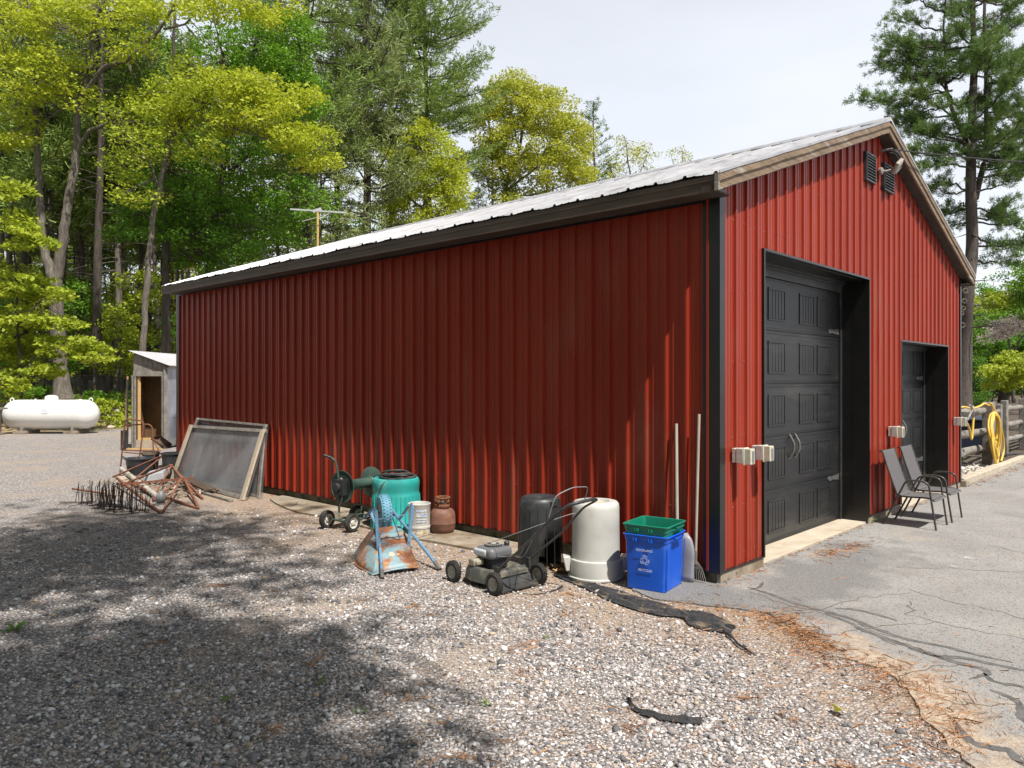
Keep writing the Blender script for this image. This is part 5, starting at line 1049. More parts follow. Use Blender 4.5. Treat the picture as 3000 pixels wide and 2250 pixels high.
# boulders on the bank
for (x, y, s, lab) in ((4.9, 26.3, .45, 'pale flat boulder on the bank by the tool shed'), (4.9, 27.6, .5, 'grey boulder in front of the woodland fence'), (3.9, 25.2, .16, 'small pale stone at the gravel edge by the tank')):
    V0, F0 = ico(); r = np.random.default_rng(int(x*10)); b = MB(); b.add([tuple(Vector((v[0]*s*1.2, v[1]*s, v[2]*s*.6))*r.uniform(.85, 1.15)+Vector((x, y, gzf(x, y)+s*.2))) for v in V0], [tuple(f) for f in F0])
    o = b.obj('boulder', mat('boulder_stone', (.36, .31, .25), (.5, .44, .37), 4, .9, bump=.5), None, 60); sb_ = o.modifiers.new('s', 'SUBSURF'); sb_.levels = sb_.render_levels = 2; tag(o, lab, 'boulder')
# ================================================================ RIGHT SIDE: fence, hose, timber edging
def rough_log(p, q, w, h, seed=0, taper=1):
    r = random.Random(seed); p, q = Vector(p), Vector(q); n = 7; d = (q-p).normalized(); x = d.cross(Vector((0, 0, 1))); x = x.normalized() if x.length > .01 else Vector((1, 0, 0)); z = x.cross(d); b = MB(); vs = []
    for i in range(n):
        c = p.lerp(q, i/(n-1))+x*r.uniform(-.01, .01)+z*r.uniform(-.01, .01); f = 1-(1-taper)*abs(2*i/(n-1)-1)**3
        for k in range(7): a = 2*math.pi*k/7; vs.append(c+x*math.cos(a)*w/2*f*r.uniform(.85, 1.1)+z*math.sin(a)*h/2*f*r.uniform(.85, 1.1))
    b.add(vs, [(i*7+k, i*7+(k+1) % 7, (i+1)*7+(k+1) % 7, (i+1)*7+k) for i in range(n-1) for k in range(7)]+[tuple(range(7))[::-1], tuple((n-1)*7+k for k in range(7))]); return b
t = thing('split_rail_fence', 'grey weathered split rail fence beside the garage with a yellow hose on it', 'fence', (9.8, .4, 0)); sd_ = 0
for x, y, w, h in ((7.95, .55, .16, 1.2), (11.72, .38, .24, 1.25), (13.3, .5, .14, 1.16), (13.85, .5, .16, 1.24), (16.0, .5, .2, 1.24), (19.4, .6, .2, 1.24)):
    sd_ += 1; b = MB(); b.box((x, y, h/2), (w, w*.8, h)); b.obj('post', GREYWD, t, 30, bevel=.015)
for z in (1.08, .68, .36): sd_ += 1; rough_log((7.95, .5, z+.02), (11.65, .42, z), .09, .16, sd_, .75).obj('rail', GREYWD, t, 60)
for z in (1.045, .68, .35):
    for xa, xb in ((13.9, 15.95), (16.05, 19.3)): sd_ += 1; rough_log((xa, .52, z), (xb, .52, z), .1, .13, sd_, .8).obj('rail', GREYWD, t, 60)
for z in (1.02, .62, .3): sd_ += 1; rough_log((11.85, .42, z), (13.25, .5, z), .08, .1, sd_).obj('rail', GREYWD, t, 60)
t = thing('garden_fence', 'older grey wooden rail fence further back behind the hose', 'fence', (12, 3, 0))
pts_ = [(9.2, 3.2), (12.8, 3.4), (16.6, 3.6), (20.5, 3.9), (25, 4.2)]
for k, (x, y) in enumerate(pts_): b = MB(); b.box((x, y, .72), (.2, .18, 1.44)); b.obj('post', GREYWD, t, 30, bevel=.015)
for (a0_, b0_) in zip(pts_, pts_[1:]):
    for z in (1.12, .75, .38): sd_ += 1; rough_log((*a0_, z), (*b0_, z), .07, .12, sd_).obj('rail', GREYWD, t, 60)
b = MB()
for (a0_, b0_) in zip(pts_, pts_[1:]):
    n = 36
    for k in range(n): f = k/n; x, y = a0_[0]+(b0_[0]-a0_[0])*f, a0_[1]+(b0_[1]-a0_[1])*f-.06; b.bar((x, y, .05), (x, y, 1.15), .006, .006)
    for k in range(11): z = .1+k*.1; b.bar((a0_[0], a0_[1]-.06, z), (b0_[0], b0_[1]-.06, z), .006, .006)
b.obj('wire_mesh', GREYMET, t, 0)['kind'] = 'stuff'
YH = mat('yellow_hose', (.60, .38, .045), (.70, .47, .08), 6, .45, dirt=((.45, .28, .06), 5, .58, .8))
random.seed(6); b = MB(); P = []
cx_, cy_ = 11.12, .20
for k in range(11):
    w_ = random.uniform(.22, .46); lo_ = random.uniform(.16, .5) if k not in (3, 7) else .1; off = random.uniform(-.12, .35); top_ = random.uniform(1.0, 1.08)
    for j in range(16):
        a = 2*math.pi*j/16; z = (top_+lo_)/2+(top_-lo_)/2*math.cos(a); tp_ = max(0, (z-lo_)/(top_-lo_)); x = cx_+off*(1-tp_)+w_*math.sin(a)*(1.15-.75*tp_**1.5); P.append((x, cy_-.02*(k % 4)-.03*math.sin(a*2), z))
b.tube(smooth_path(P, 3), .019, 7); b.tube(smooth_path([(11.0, .2, 1.25), (11.1, .18, 1.15), (11.4, .17, .98), (11.75, .15, .6), (11.85, .15, .3), (11.6, .15, .1)], 5), .02, 7)
b.tube(smooth_path([(8.0, .38, .95), (9.3, .36, 1.2), (10.2, .34, 1.17), (10.7, .32, 1.2), (10.95, .3, 1.24), (11.1, .25, 1.2)], 5), .02, 7)
b.tube(smooth_path([(9.4, .3, 1.0), (9.75, .3, .85), (9.95, .3, .62), (10.05, .3, .85), (10.1, .3, 1.02)], 5), .02, 7)
tag(b.obj('garden_hose', YH, None, 60), 'yellow garden hose coiled and hanging on the split rail fence post', 'hose')
b = MB(); b.tube(smooth_path([(9.6, .25, 1.25), (9.8, .25, 1.15), (10.0, .28, 1.02)], 3), .022, 6); b.tube(smooth_path([(9.85, .25, 1.22), (9.7, .25, 1.12), (9.55, .28, .98)], 3), .016, 6); tag(b.obj('strap', mat('pale_strap', (.4, .38, .35), (.2, .18, .17), 20, .7), None, 40), 'pale knotted strap tied round the top fence rail', 'strap')
TIM = mat('old_landscape_timber', (.40, .34, .26), (.5, .44, .35), 5, .9, bump=.4, bs=40, dirt=((.22, .19, .1), 4, .55, .75))
for k, (xa, xb, h) in enumerate(((8.0, 10.85, .115), (10.9, 13.3, .10), (13.35, 16.2, .105), (16.25, 20, .1))):
    b = MB(); b.lo((xa, -.03+.02*(k % 2), -.02), (xb, .13, h)); tag(b.obj('landscape_timber', TIM, None, 30, bevel=.012), ['old landscape timber nearest the garage corner edging the asphalt', 'second landscape timber, below the yellow hose', 'third landscape timber with a black pipe over it', 'farthest landscape timber along the asphalt'][k], 'timber', 'timbers edging the driveway')
b = MB(); b.box((7.86, .0, .05), (.16, .2, .12)); tag(b.obj('stone_block', CONC, None, 30, bevel=.01), 'small concrete block at the right foot of the garage', 'block')
b = MB(); b.tube(smooth_path([(7.7, .2, .1), (7.84, .06, .135), (7.9, -.06, .08), (7.88, -.1, .02)], 4), .022, 8); tag(b.obj('drain_pipe', BLKPL, None, 40), 'short black pipe end over the block at the garage corner', 'pipe')
b = MB(); b.tube(smooth_path([(12.7, .5, .1), (13.1, .2, .13), (13.35, .0, .13), (13.42, -.05, .05), (13.42, -.07, .01)], 4), .022, 8); tag(b.obj('drain_pipe', BLKPL, None, 40), 'black pipe draped over the third landscape timber', 'pipe')
n = 900; r = np.random.default_rng(3); Px = r.uniform(7.95, 11.3, n); Py = r.uniform(.15, 1.2, n); V, F = rocks(np.stack([Px, Py, np.full(n, .03)], -1), np.clip(r.lognormal(math.log(.03), .4, n), .012, .08), 5)
PB = mat('pale_pebbles', (.5, .5, .5), rough=.8); ramp_island(PB, [(0, (.2, .18, .16)), (.2, (.42, .37, .31)), (.5, (.56, .51, .45)), (.8, (.65, .61, .56))]); tag(meshnp('pebble_bed', V, F, PB), 'pale rounded pebbles filling the bed behind the timber', 'pebbles', kind='stuff')
# firewood / junk shade behind fence
t = thing('wood_pile', 'dark stacked logs behind the rail fence', 'wood pile', (13, 2, 0)); b = MB(); random.seed(9)
for k in range(34): x = 9.5+random.random()*5; z = .1+.62*random.random(); b.tube([(x, 1.6, z), (x+random.uniform(-.1, .1), 2.4, z)], random.uniform(.07, .12), 9)
b.obj('log', mat('log_wood', (.16, .11, .07), (.3, .23, .16), 8, .85, isl=.6), t, 40)['kind'] = 'stuff'
b = MB(); b.box((15.3, 1.4, .36), (1.3, .8, .72)); b.lo((14.6, .95, .72), (16.0, 1.85, .78)); tag(b.obj('storage_box', mat('navy_box', (.02, .03, .06), (.03, .04, .08), 4, .6), None, 30, bevel=.02), 'dark blue box standing behind the rail fence', 'box')
# ================================================================ TREES
CAMX, CAMY = -5.74, -3.06; SY_, CY_ = math.sin(R_(46.7067)), math.cos(R_(46.7067)); RTV = np.array([CY_, -SY_, 0]); FWV = np.array([SY_, CY_, 0])
def site(u, d): # ground spot at bearing offset u (in 1/2222 units) and distance d
    t = (u-1500)/2222.1; x = CAMX+d*(SY_+t*CY_); y = CAMY+d*(CY_-t*SY_); return x, y, gzf(x, y)
def hz(v, d): return 1.7+(1111.7-v)*d/2222.1
def leafmat(name, a, b_, c3, trans=.35, rough=.55):
    m = mat(name, a, b_, .55, rough, isl=.55, dirt=(c3, 1.1, .55, .72), trans=trans, lo=.3, hi=.7, spec=.3); return m
LYG = leafmat('yellow_green_leaf', (.38, .46, .03), (.53, .56, .05), (.29, .39, .045), .45)
LYG2 = leafmat('fresh_green_leaf', (.30, .39, .03), (.44, .49, .045), (.22, .32, .04), .42)
LMG = leafmat('maple_green_leaf', (.11, .25, .02), (.20, .37, .03), (.28, .37, .04), .4)
LDG = leafmat('dark_green_leaf', (.085, .21, .022), (.15, .30, .03), (.15, .23, .03), .42)
LOAK = leafmat('golden_oak_leaf', (.40, .44, .045), (.52, .52, .07), (.36, .43, .06), .45)
LPN = leafmat('pine_needles_green', (.16, .25, .055), (.26, .35, .075), (.34, .38, .09), .25)
LPD = leafmat('dark_pine_needles', (.09, .17, .045), (.18, .28, .065), (.30, .36, .08), .25)
LPG = leafmat('hazy_pine_needles', (.21, .27, .10), (.29, .34, .12), (.34, .37, .12), .2)
LPK = leafmat('pink_blossom', (.85, .68, .68), (.88, .76, .76), (.6, .5, .35), .5)
BARK = mat('grey_bark', (.10, .085, .07), (.19, .165, .14), 5, .95, stretch=(3, 3, .6), bump=.8, bs=14, bdist=.03, dirt=((.24, .24, .19), 2.2, .6, .72)); BARKD = mat('dark_bark', (.05, .04, .034), (.10, .082, .07), 5, .95, stretch=(3, 3, .5), bump=.8, bs=14, bdist=.03)
TWIG = mat('dead_twig', (.16, .13, .11), (.24, .2, .17), 5, .9)
def tube_np(P, r, n):
    P = np.asarray(P, float); k = len(P); r = np.broadcast_to(r, (k,)); d = np.gradient(P, axis=0); d /= np.linalg.norm(d, axis=1)[:, None]+1e-9
    a = np.where(np.abs(d[:, 2:3]) < .9, np.array([[0, 0, 1.]]), np.array([[1., 0, 0]])); x = np.cross(d, a); x /= np.linalg.norm(x, axis=1)[:, None]+1e-9; y = np.cross(d, x)
    t = 2*np.pi*np.arange(n)/n; V = P[:, None]+(x[:, None]*np.cos(t)[None, :, None]+y[:, None]*np.sin(t)[None, :, None])*r[:, None, None]
    i, j = np.meshgrid(np.arange(k-1), np.arange(n), indexing='ij'); F = np.stack([i*n+j, i*n+(j+1) % n, (i+1)*n+(j+1) % n, (i+1)*n+j], -1).reshape(-1, 4); return V.reshape(-1, 3), F
class Wood:
    def __init__(s): s.V = []; s.F = []; s.n = 0
    def add(s, P, r, n=5): V, F = tube_np(P, r, n); s.V.append(V); s.F.append(F+s.n); s.n += len(V)
    def get(s): return np.concatenate(s.V), np.concatenate(s.F)
def leaves_np(C, per, spread, size, r, droop=0, up=.5):
    """C cluster centres (n,3); leaf quads scattered round each"""
    n = len(C)*per; c = np.repeat(C, per, 0); o = r.normal(0, 1, (n, 3)); o /= np.maximum(np.linalg.norm(o, axis=1)[:, None], 1e-6)/np.cbrt(r.uniform(0, 1, (n, 1))); p = c+o*np.asarray(spread)
    nr = r.normal(0, 1, (n, 3)); nr[:, 2] = np.abs(nr[:, 2])+up; nr /= np.linalg.norm(nr, axis=1)[:, None]
    t = np.cross(nr, r.normal(0, 1, (n, 3))); t /= np.linalg.norm(t, axis=1)[:, None]; b_ = np.cross(nr, t); s = (size*r.uniform(.6, 1.3, n))[:, None]
    V = np.stack([p-t*s*.55, p+b_*s*.34-t*s*.05, p+t*s*.6, p-b_*s*.34-t*s*.05], 1); return V.reshape(-1, 3)
def needles_np(C, D, per, ln, wd, r):
    """tufts of needles at C pointing along D"""
    n = len(C)*per; c = np.repeat(C, per, 0); d = np.repeat(D, per, 0)+r.normal(0, .75, (n, 3)); d[:, 2] += .25; d /= np.linalg.norm(d, axis=1)[:, None]; s = np.cross(d, r.normal(0, 1, (n, 3))); s /= np.linalg.norm(s, axis=1)[:, None]
    l = (ln*r.uniform(.7, 1.2, n))[:, None]; w = wd*.5; c = c+r.normal(0, ln*.25, (n, 3)); V = np.stack([c-s*w*.5, c+s*w*.5, c+d*l+s*w, c+d*l-s*w], 1); return V.reshape(-1, 3)
def build_tree(name, label, cat, loc, wood, leaf, bark, lm, group=None, crown='crown', extra=None):
    t = thing(name, label, cat, loc, 0, group)
    if wood is not None: V, F = wood; meshnp('trunk', V, F, bark, t)
    if leaf is not None: meshnp(crown, leaf, np.arange(len(leaf)).reshape(-1, 4), lm, t, smooth=False)
    return t
def hero(name, label, cat, u0, d, stems, blobs, r0, bark, lm, seed, leafsize=.13, per=55, dens=1.0, depth=2.2, spread=(.55, .55, .26), twig_r=.02, group=None, needle=False, base=None):
    """stems: list of (polyline [(u,v,depth offset)], r_start, r_end); blobs: (u, v, ru, rv, depth, count)"""
    r = np.random.default_rng(seed); L = site(u0, d); k = d/2222.1; uc = u0
    t = (u0-1500)/2222.1; view = FWV+RTV*t; view = view/1.0
    def P3(u, v, dd=0):
        dist = d+dd; tt = (u-1500)/2222.1; return np.array([CAMX, CAMY, 0])+dist*(FWV+RTV*tt)+np.array([0, 0, hz(v, dist)])-np.array(L)
    W_ = Wood(); SK = []; SR = []
    for pl, ra, rb in stems:
        P = np.array([P3(*p) for p in pl]); Q = np.array([tuple(q) for q in smooth_path([tuple(p) for p in P], 5)]); m = len(Q); Q[1:-1] += r.normal(0, .02, (m-2, 3)); rr = np.linspace(ra, rb, m)*(1+r.uniform(-.06, .06, m))
        if ra > .12 and pl[0][1] > 1000: rr[:3] *= (1.5, 1.25, 1.08)
        W_.add(Q, rr, 12 if ra > .1 else 7); SK.append(Q); SR.append(rr)
    SKA = np.concatenate(SK); SRA = np.concatenate(SR); C = []; Dr = []
    for bu, bv, ru, rv, dz, n in blobs:
        n = int(n*dens); a = r.normal(0, 1, (n, 3)); a /= np.linalg.norm(a, axis=1)[:, None]; a *= np.cbrt(r.uniform(.15, 1, (n, 1)))
        for q in a: C.append(P3(bu+q[0]*ru, bv+q[1]*rv, dz+q[2]*depth))
    C = np.array(C)
    for c in C:
        dd = np.linalg.norm(SKA-c-np.array([0, 0, .4]), axis=1)+(SRA < .02)*.3; i = int(np.argmin(dd)); p = SKA[i]; l = np.linalg.norm(c-p)
        mid = (p+c)/2+r.normal(0, .08*l, 3)+np.array([0, 0, .06*l]); T_ = np.array([p*(1-f)**2+mid*2*f*(1-f)+c*f*f for f in (0, .25, .5, .75, 1)]); W_.add(T_, np.linspace(min(SRA[i]*.7, twig_r*(.5+l*.35)), .006, 5), 4)
        Dr.append((c-p)/max(l, .01))
    if needle:
        Dr = np.array(Dr); n = len(C); m = 9; off = r.normal(0, 1, (n, m, 3))*np.asarray(spread)*.75; CC = (C[:, None]+off).reshape(-1, 3); DD = np.repeat(Dr, m, 0)+off.reshape(-1, 3)*.6; V = needles_np(CC, DD, per, leafsize, .022, r)
    else: V = leaves_np(C, per, spread, leafsize, r)
    return build_tree(name, label, cat, L, W_.get(), V, bark, lm, group)
def generic_dec(seed, H, cb, R, trunk_r, nl=16, per=60, size=.14, pads=5, lean=0):
    r = np.random.default_rng(seed); W_ = Wood(); n = 12; z = np.linspace(0, H*.95, n); P = np.stack([np.cumsum(r.normal(0, .1, n))+lean*z, np.cumsum(r.normal(0, .1, n)), z], 1); P[0, :2] = 0; rr = trunk_r*(1-.88*z/H); rr[0] *= 1.35; W_.add(P, rr, 9); C = []
    for i in range(nl):
        f = (i+.5)/nl; z0 = cb+(H*.92-cb)*f*.9; p = np.array([np.interp(z0, z, P[:, 0]), np.interp(z0, z, P[:, 1]), z0]); a = i*2.4+r.uniform(-.5, .5); L_ = R*(1-.75*f**1.6)*r.uniform(.75, 1.1)*(.7+.5*min(1, f*3)); e = r.uniform(.35, .8)+.5*f; dv = np.array([math.cos(a), math.sin(a), e]); dv /= np.linalg.norm(dv)
        T_ = np.array([p+dv*L_*s+np.array([0, 0, -.10*L_*s*s])+r.normal(0, .05*L_, 3)*s*.6 for s in (0, .25, .5, .75, 1)]); W_.add(T_, np.linspace(max(.02, trunk_r*.38*(1-.6*f)), .012, 5), 5)
        for j in range(pads):
            s = r.uniform(.35, 1.05); q = p+dv*L_*s+np.array([0, 0, -.1*L_*s*s]); c = q+r.normal(0, .22*L_, 3)*np.array([1, 1, .55]); C.append(c); W_.add(np.array([q, (q+c)/2+r.normal(0, .08, 3), c]), (.018, .012, .006), 3)
    return W_.get(), leaves_np(np.array(C), per, (.62*R/2.6+.1, .62*R/2.6+.1, .3), size, r)
def generic_pine(seed, H, cb, R, trunk_r, per=6, ln=.26, wd=.045, dead=26, step=.55):
    r = np.random.default_rng(seed); W_ = Wood(); n = 10; z = np.linspace(0, H, n); P = np.stack([np.cumsum(r.normal(0, .05, n)), np.cumsum(r.normal(0, .05, n)), z], 1); P[0, :2] = 0; rr = trunk_r*(1-.93*z/H)+.01; rr[0] *= 1.25; W_.add(P, rr, 9); C = []; D = []
    at = lambda q: np.array([np.interp(q, z, P[:, 0]), np.interp(q, z, P[:, 1]), q])
    for i in range(dead): # dead lower branches
        z0 = r.uniform(H*.08, cb+1); a = r.uniform(0, 6.28); L_ = r.uniform(.4, 2.4); d_ = np.array([math.cos(a), math.sin(a), r.uniform(-.25, .25)]); p = at(z0); T_ = np.array([p, p+d_*L_*.5+r.normal(0, .05, 3), p+d_*L_+np.array([0, 0, -.1*L_])]); W_.add(T_, (.018, .012, .005), 3)
        for q in range(3): s = r.uniform(.3, 1); b0 = p+d_*L_*s; W_.add(np.array([b0, b0+r.normal(0, .22, 3)]), (.007, .004), 3)
    zz = cb
    while zz < H-.4:
        f = (zz-cb)/(H-cb)
        for w_ in range(r.integers(3, 6)):
            a = r.uniform(0, 6.28); L_ = R*(1-f)**.62*r.uniform(.55, 1.12)*(.75+.4*min(1, f*4)); e = .05+.5*f+r.uniform(-.12, .15); p = at(zz+r.uniform(-.2, .2)); d_ = np.array([math.cos(a), math.sin(a), e]); s_ = np.linspace(0, 1, 5); T_ = p+d_*L_*s_[:, None]+np.array([0, 0, 1.])*(.12*L_*(s_**2)[:, None]-.1*L_*np.sin(s_*3.1)[:, None]); W_.add(T_, np.linspace(.03*L_/2+.01, .006, 5), 4)
            side = np.array([-math.sin(a), math.cos(a), 0]); nb = max(4, int(L_*4.2))
            for k in range(nb):
                s = .28+.72*(k+r.uniform(0, 1))/nb; b0 = np.array([np.interp(s, s_, T_[:, q]) for q in range(3)]); sd = (-1)**k; l2 = L_*.34*(1.15-s)*r.uniform(.6, 1.2)+.12; dd = side*sd*.8+d_*.6+np.array([0, 0, .12]); dd /= np.linalg.norm(dd)
                m = max(2, int(l2/.17))
                for q in range(m): C.append(b0+dd*l2*(q+1)/m+r.normal(0, .03, 3)); D.append(dd)
        zz += step*r.uniform(.8, 1.2)
    return W_.get(), needles_np(np.array(C), np.array(D), per, ln, wd, r)
# ---- hero trees ------------------------------------------------------------
G1 = 'broadleaf trees at the edge of the woods'
hero('oak_tree', 'twin stemmed oak with a long level limb and yellow green leaves', 'tree', 183, 29,
     [([(186, 1172, 0), (176, 1050, 0), (168, 900, 0), (162, 824, 0)], .27, .24), ([(160, 835, 0), (145, 786, 0), (125, 699, .2), (119, 600, .3), (113, 496, .4), (104, 300, .8), (92, 120, 1), (80, -60, 1)], .19, .07),
      ([(164, 830, 0), (172, 790, 0), (188, 689, 0), (203, 583, 0), (220, 480, 0), (224, 400, 0), (228, 330, 0), (246, 275, 0), (266, 181, -.2), (272, 90, -.4), (312, -20, -.6)], .21, .06),
      ([(224, 450, 0), (250, 400, -.3), (289, 371, -.6), (384, 357, -1), (497, 366, -1.5), (588, 376, -1.8), (690, 380, -2), (800, 412, -2.2), (930, 440, -2.4)], .085, .015),
      ([(240, 290, 0), (300, 205, -.4), (370, 175, -.8), (430, 130, -1), (470, 80, -1.2), (512, 10, -1.4), (520, -60, -1.6)], .10, .04), ([(455, 100, -1), (430, 60, -1.2), (390, 10, -1.2)], .03, .015), ([(480, 85, -1.2), (540, 70, -1.5), (580, 30, -1.8), (700, -10, -2)], .045, .02),
      ([(118, 420, .4), (135, 355, .2), (172, 330, 0), (225, 285, -.2), (260, 270, 0)], .05, .03), ([(112, 400, .5), (60, 300, 0), (20, 200, -.5)], .06, .02), ([(497, 366, -1.5), (580, 300, -1.6), (660, 250, -1.8), (760, 230, -2)], .03, .01), ([(690, 380, -2), (770, 340, -2), (860, 300, -2.2)], .02, .008)],
     [(50, 60, 130, 120, -.5, 60), (190, 50, 110, 70, -.5, 26), (60, 240, 110, 90, -.6, 42), (170, 190, 90, 60, -.6, 22), (320, 30, 130, 45, -1, 18), (470, 20, 130, 40, -1.3, 20), (640, 20, 150, 45, -1.6, 34), (800, 30, 80, 45, -1.8, 14), (210, 290, 80, 45, -.4, 14), (40, 380, 90, 60, 0, 26), (500, 300, 130, 45, -1.6, 34), (640, 250, 120, 50, -1.8, 40), (740, 320, 110, 60, -2, 42), (860, 400, 110, 45, -2.2, 36), (920, 470, 60, 35, -2.3, 14), (840, 290, 90, 40, -2.2, 22), (600, 370, 130, 30, -1.8, 16), (720, 240, 90, 40, -1.8, 14), (380, 130, 90, 50, -1, 12)],
     .27, BARK, LYG, 11, leafsize=.125, per=60, depth=1.6, spread=(.55, .55, .24))
hero('maple_tree', 'broad bright green maple whose crown overhangs the middle of the woods', 'tree', 640, 32,
     [([(600, 1180, 0), (606, 900, 0), (625, 700, 0), (650, 500, 0), (700, 300, 0), (760, 100, 0), (790, -40, 0)], .21, .06), ([(625, 700, 0), (560, 560, 0), (500, 480, -.3)], .09, .03), ([(650, 520, 0), (760, 430, 0), (860, 330, 0)], .09, .03), ([(690, 330, 0), (800, 250, 0), (900, 130, 0)], .08, .02), ([(700, 300, 0), (650, 150, 0), (620, 20, 0)], .07, .02), ([(640, 620, 0), (760, 590, 0), (900, 590, -.3)], .07, .02)],
     [(780, 120, 120, 110, 0, 60), (870, 130, 70, 100, 0, 34), (880, 300, 80, 110, 0, 50), (760, 260, 120, 90, 0, 50), (640, 160, 90, 120, .5, 30), (860, 430, 90, 60, 0, 26), (700, 420, 130, 70, 0, 34), (560, 360, 110, 80, .5, 26), (480, 480, 120, 70, 0, 30), (640, 560, 130, 70, 0, 40), (820, 560, 110, 70, 0, 34), (930, 600, 60, 50, -.2, 14), (720, 680, 130, 60, 0, 34), (540, 640, 90, 60, 0, 24), (560, 730, 110, 50, .5, 24), (850, 680, 60, 40, 0, 10)],
     .2, BARKD, LMG, 12, leafsize=.135, per=62, depth=2.6, spread=(.62, .62, .26), group=G1)
hero('maple_tree', 'leaning slender maple with mottled bark above the tool shed', 'tree', 419, 27,
     [([(412, 1190, 0), (419, 1022, 0), (429, 834, 0), (448, 641, 0), (467, 559, 0), (487, 448, 0), (510, 395, 0), (540, 300, 0), (560, 180, 0)], .125, .045), ([(470, 555, 0), (440, 480, 0), (410, 420, 0)], .05, .02), ([(505, 400, 0), (560, 340, 0), (620, 300, 0)], .05, .015)],
     [(540, 260, 110, 90, 0, 40), (440, 420, 110, 70, 0, 26), (380, 330, 90, 60, 0, 16), (350, 490, 60, 60, 0, 10), (400, 560, 70, 50, 0, 12), (600, 430, 70, 60, 0, 14)],
     .13, BARK, LYG2, 13, leafsize=.12, per=52, depth=2.0, group=G1)
hero('maple_tree', 'straight dark trunked maple directly above the tool shed roof', 'tree', 487, 29.5,
     [([(489, 1190, 0), (487, 1000, 0), (487, 800, 0), (488, 650, 0), (492, 500, 0), (500, 300, 0), (510, 100, 0), (516, -40, 0)], .19, .035), ([(490, 780, 0), (530, 740, -.3), (560, 690, -.5)], .035, .012), ([(489, 700, 0), (440, 640, 0), (380, 600, 0)], .04, .012)],
     [(520, 560, 120, 60, 0, 34), (440, 620, 110, 40, 0, 26), (560, 690, 110, 50, 0, 26), (400, 690, 90, 40, 0, 12), (640, 640, 110, 60, .5, 30), (780, 640, 110, 50, .5, 22), (700, 740, 120, 35, .5, 20), (600, 780, 90, 30, .5, 12)],
     .19, BARKD, LDG, 14, leafsize=.13, per=60, depth=2.4, group=G1)
hero('maple_sapling', 'low leafy bright yellow green maple branching over the propane tank', 'tree', 60, 25.5,
     [([(70, 1235, 0), (60, 1100, 0), (50, 900, 0), (40, 700, 0), (30, 520, 0)], .06, .02), ([(60, 1080, 0), (150, 1010, -.5), (260, 1020, -.8), (330, 1050, -1)], .025, .008), ([(55, 950, 0), (120, 880, -.5), (190, 850, -.8)], .02, .007)],
     [(40, 680, 80, 60, 0, 22), (100, 720, 50, 40, 0, 7), (60, 830, 90, 50, 0, 24), (140, 860, 60, 25, -.3, 10), (60, 940, 100, 40, 0, 24), (190, 950, 60, 20, -.4, 9), (80, 1020, 110, 40, 0, 26), (220, 1010, 80, 28, -.6, 16), (290, 1040, 60, 22, -.8, 9), (100, 1090, 100, 30, 0, 20), (30, 1130, 60, 40, 0, 10), (30, 560, 60, 40, 0, 10)],
     .06, BARKD, LYG2, 15, leafsize=.17, per=42, depth=1.2, spread=(.42, .42, .13), twig_r=.012)
# centre pines
def pine_at(u, d, H, cb, R, seed, label, lm, tr=.24, group=None, nm='pine_tree', **k):
    k.setdefault('step', .68)
    W_, V = generic_pine(seed, H, cb, R, tr, **k); x, y, z = site(u, d); return build_tree(nm, label, 'tree', (x, y, z-.1), W_, V, BARKD, lm, group)
GP_ = 'tall white pines behind the roof'
pine_at(1250, 46, 31, 12.5, 5.4, 21, 'tall white pine with long level boughs standing against the open sky', LPN, .3, GP_, dead=40, step=.55, per=8)
pine_at(1165, 44, 29, 14, 4.6, 22, 'white pine with bare mid trunk just left of the tallest skyline pine', LPN, .27, GP_, dead=44, step=.6, per=8)
pine_at(1080, 40, 27.5, 7.5, 4.1, 23, 'pale hazy white pine with drooping low boughs right of the green maple', LPG, .3, GP_, dead=50, ln=.3, step=.68)
pine_at(990, 44, 30, 13, 3.6, 24, 'hazy white pine half hidden behind the green maple', LPG, .25, GP_, dead=40, step=.85)
pine_at(905, 37, 27, 11, 4.2, 25, 'grey trunked pine behind the antenna with dead lower branches', LPN, .3, GP_, dead=90)
pine_at(302, 34, 27, 15, 3.4, 26, 'straight pale grey pine trunk rising right of the twin oak', LPN, .2, None, dead=70)
pine_at(1430, 50, 17.5, 4, 3.4, 27, 'shorter grey green pine between the two golden trees', LPG, .2, None, dead=20)
pine_at(1745, 60, 23, 5, 3.4, 28, 'dark pine top showing right of the golden oak', LPD, .25, None, dead=10)
pine_at(930, 35.5, 14.5, 3, 2.6, 29, 'small pine with tangled dead boughs beside the antenna', LPG, .14, None, dead=120)
# golden trees over the roof
hero('oak_tree', 'large rounded golden green oak above the roof', 'tree', 1490, 50,
     [([(1480, 1120, 0), (1480, 800, 0), (1478, 590, 0), (1490, 520, 0), (1520, 440, 0), (1540, 330, 0)], .28, .06), ([(1480, 560, 0), (1560, 500, 0), (1640, 430, 0), (1690, 380, 0)], .10, .03), ([(1484, 540, 0), (1450, 450, 0), (1430, 350, 0), (1440, 280, 0)], .10, .03), ([(1500, 500, 0), (1560, 400, 0), (1600, 300, 0)], .08, .03), ([(1482, 580, 0), (1600, 560, 0), (1700, 520, 0)], .08, .02), ([(1520, 440, 0), (1500, 330, 0), (1500, 250, 0)], .06, .02)],
     [(1500, 290, 90, 70, 0, 70), (1600, 330, 90, 80, 0, 80), (1440, 380, 65, 90, 0, 60), (1540, 420, 110, 80, 0, 60), (1670, 420, 75, 80, 0, 70), (1450, 500, 60, 50, 0, 30), (1600, 500, 110, 60, 0, 55), (1700, 510, 50, 55, 0, 30), (1560, 580, 130, 30, 0, 34), (1500, 240, 60, 30, 0, 16)],
     .28, BARK, LOAK, 31, leafsize=.16, per=62, dens=1.25, depth=3.0, spread=(.6, .6, .36), group='golden green trees over the roof')
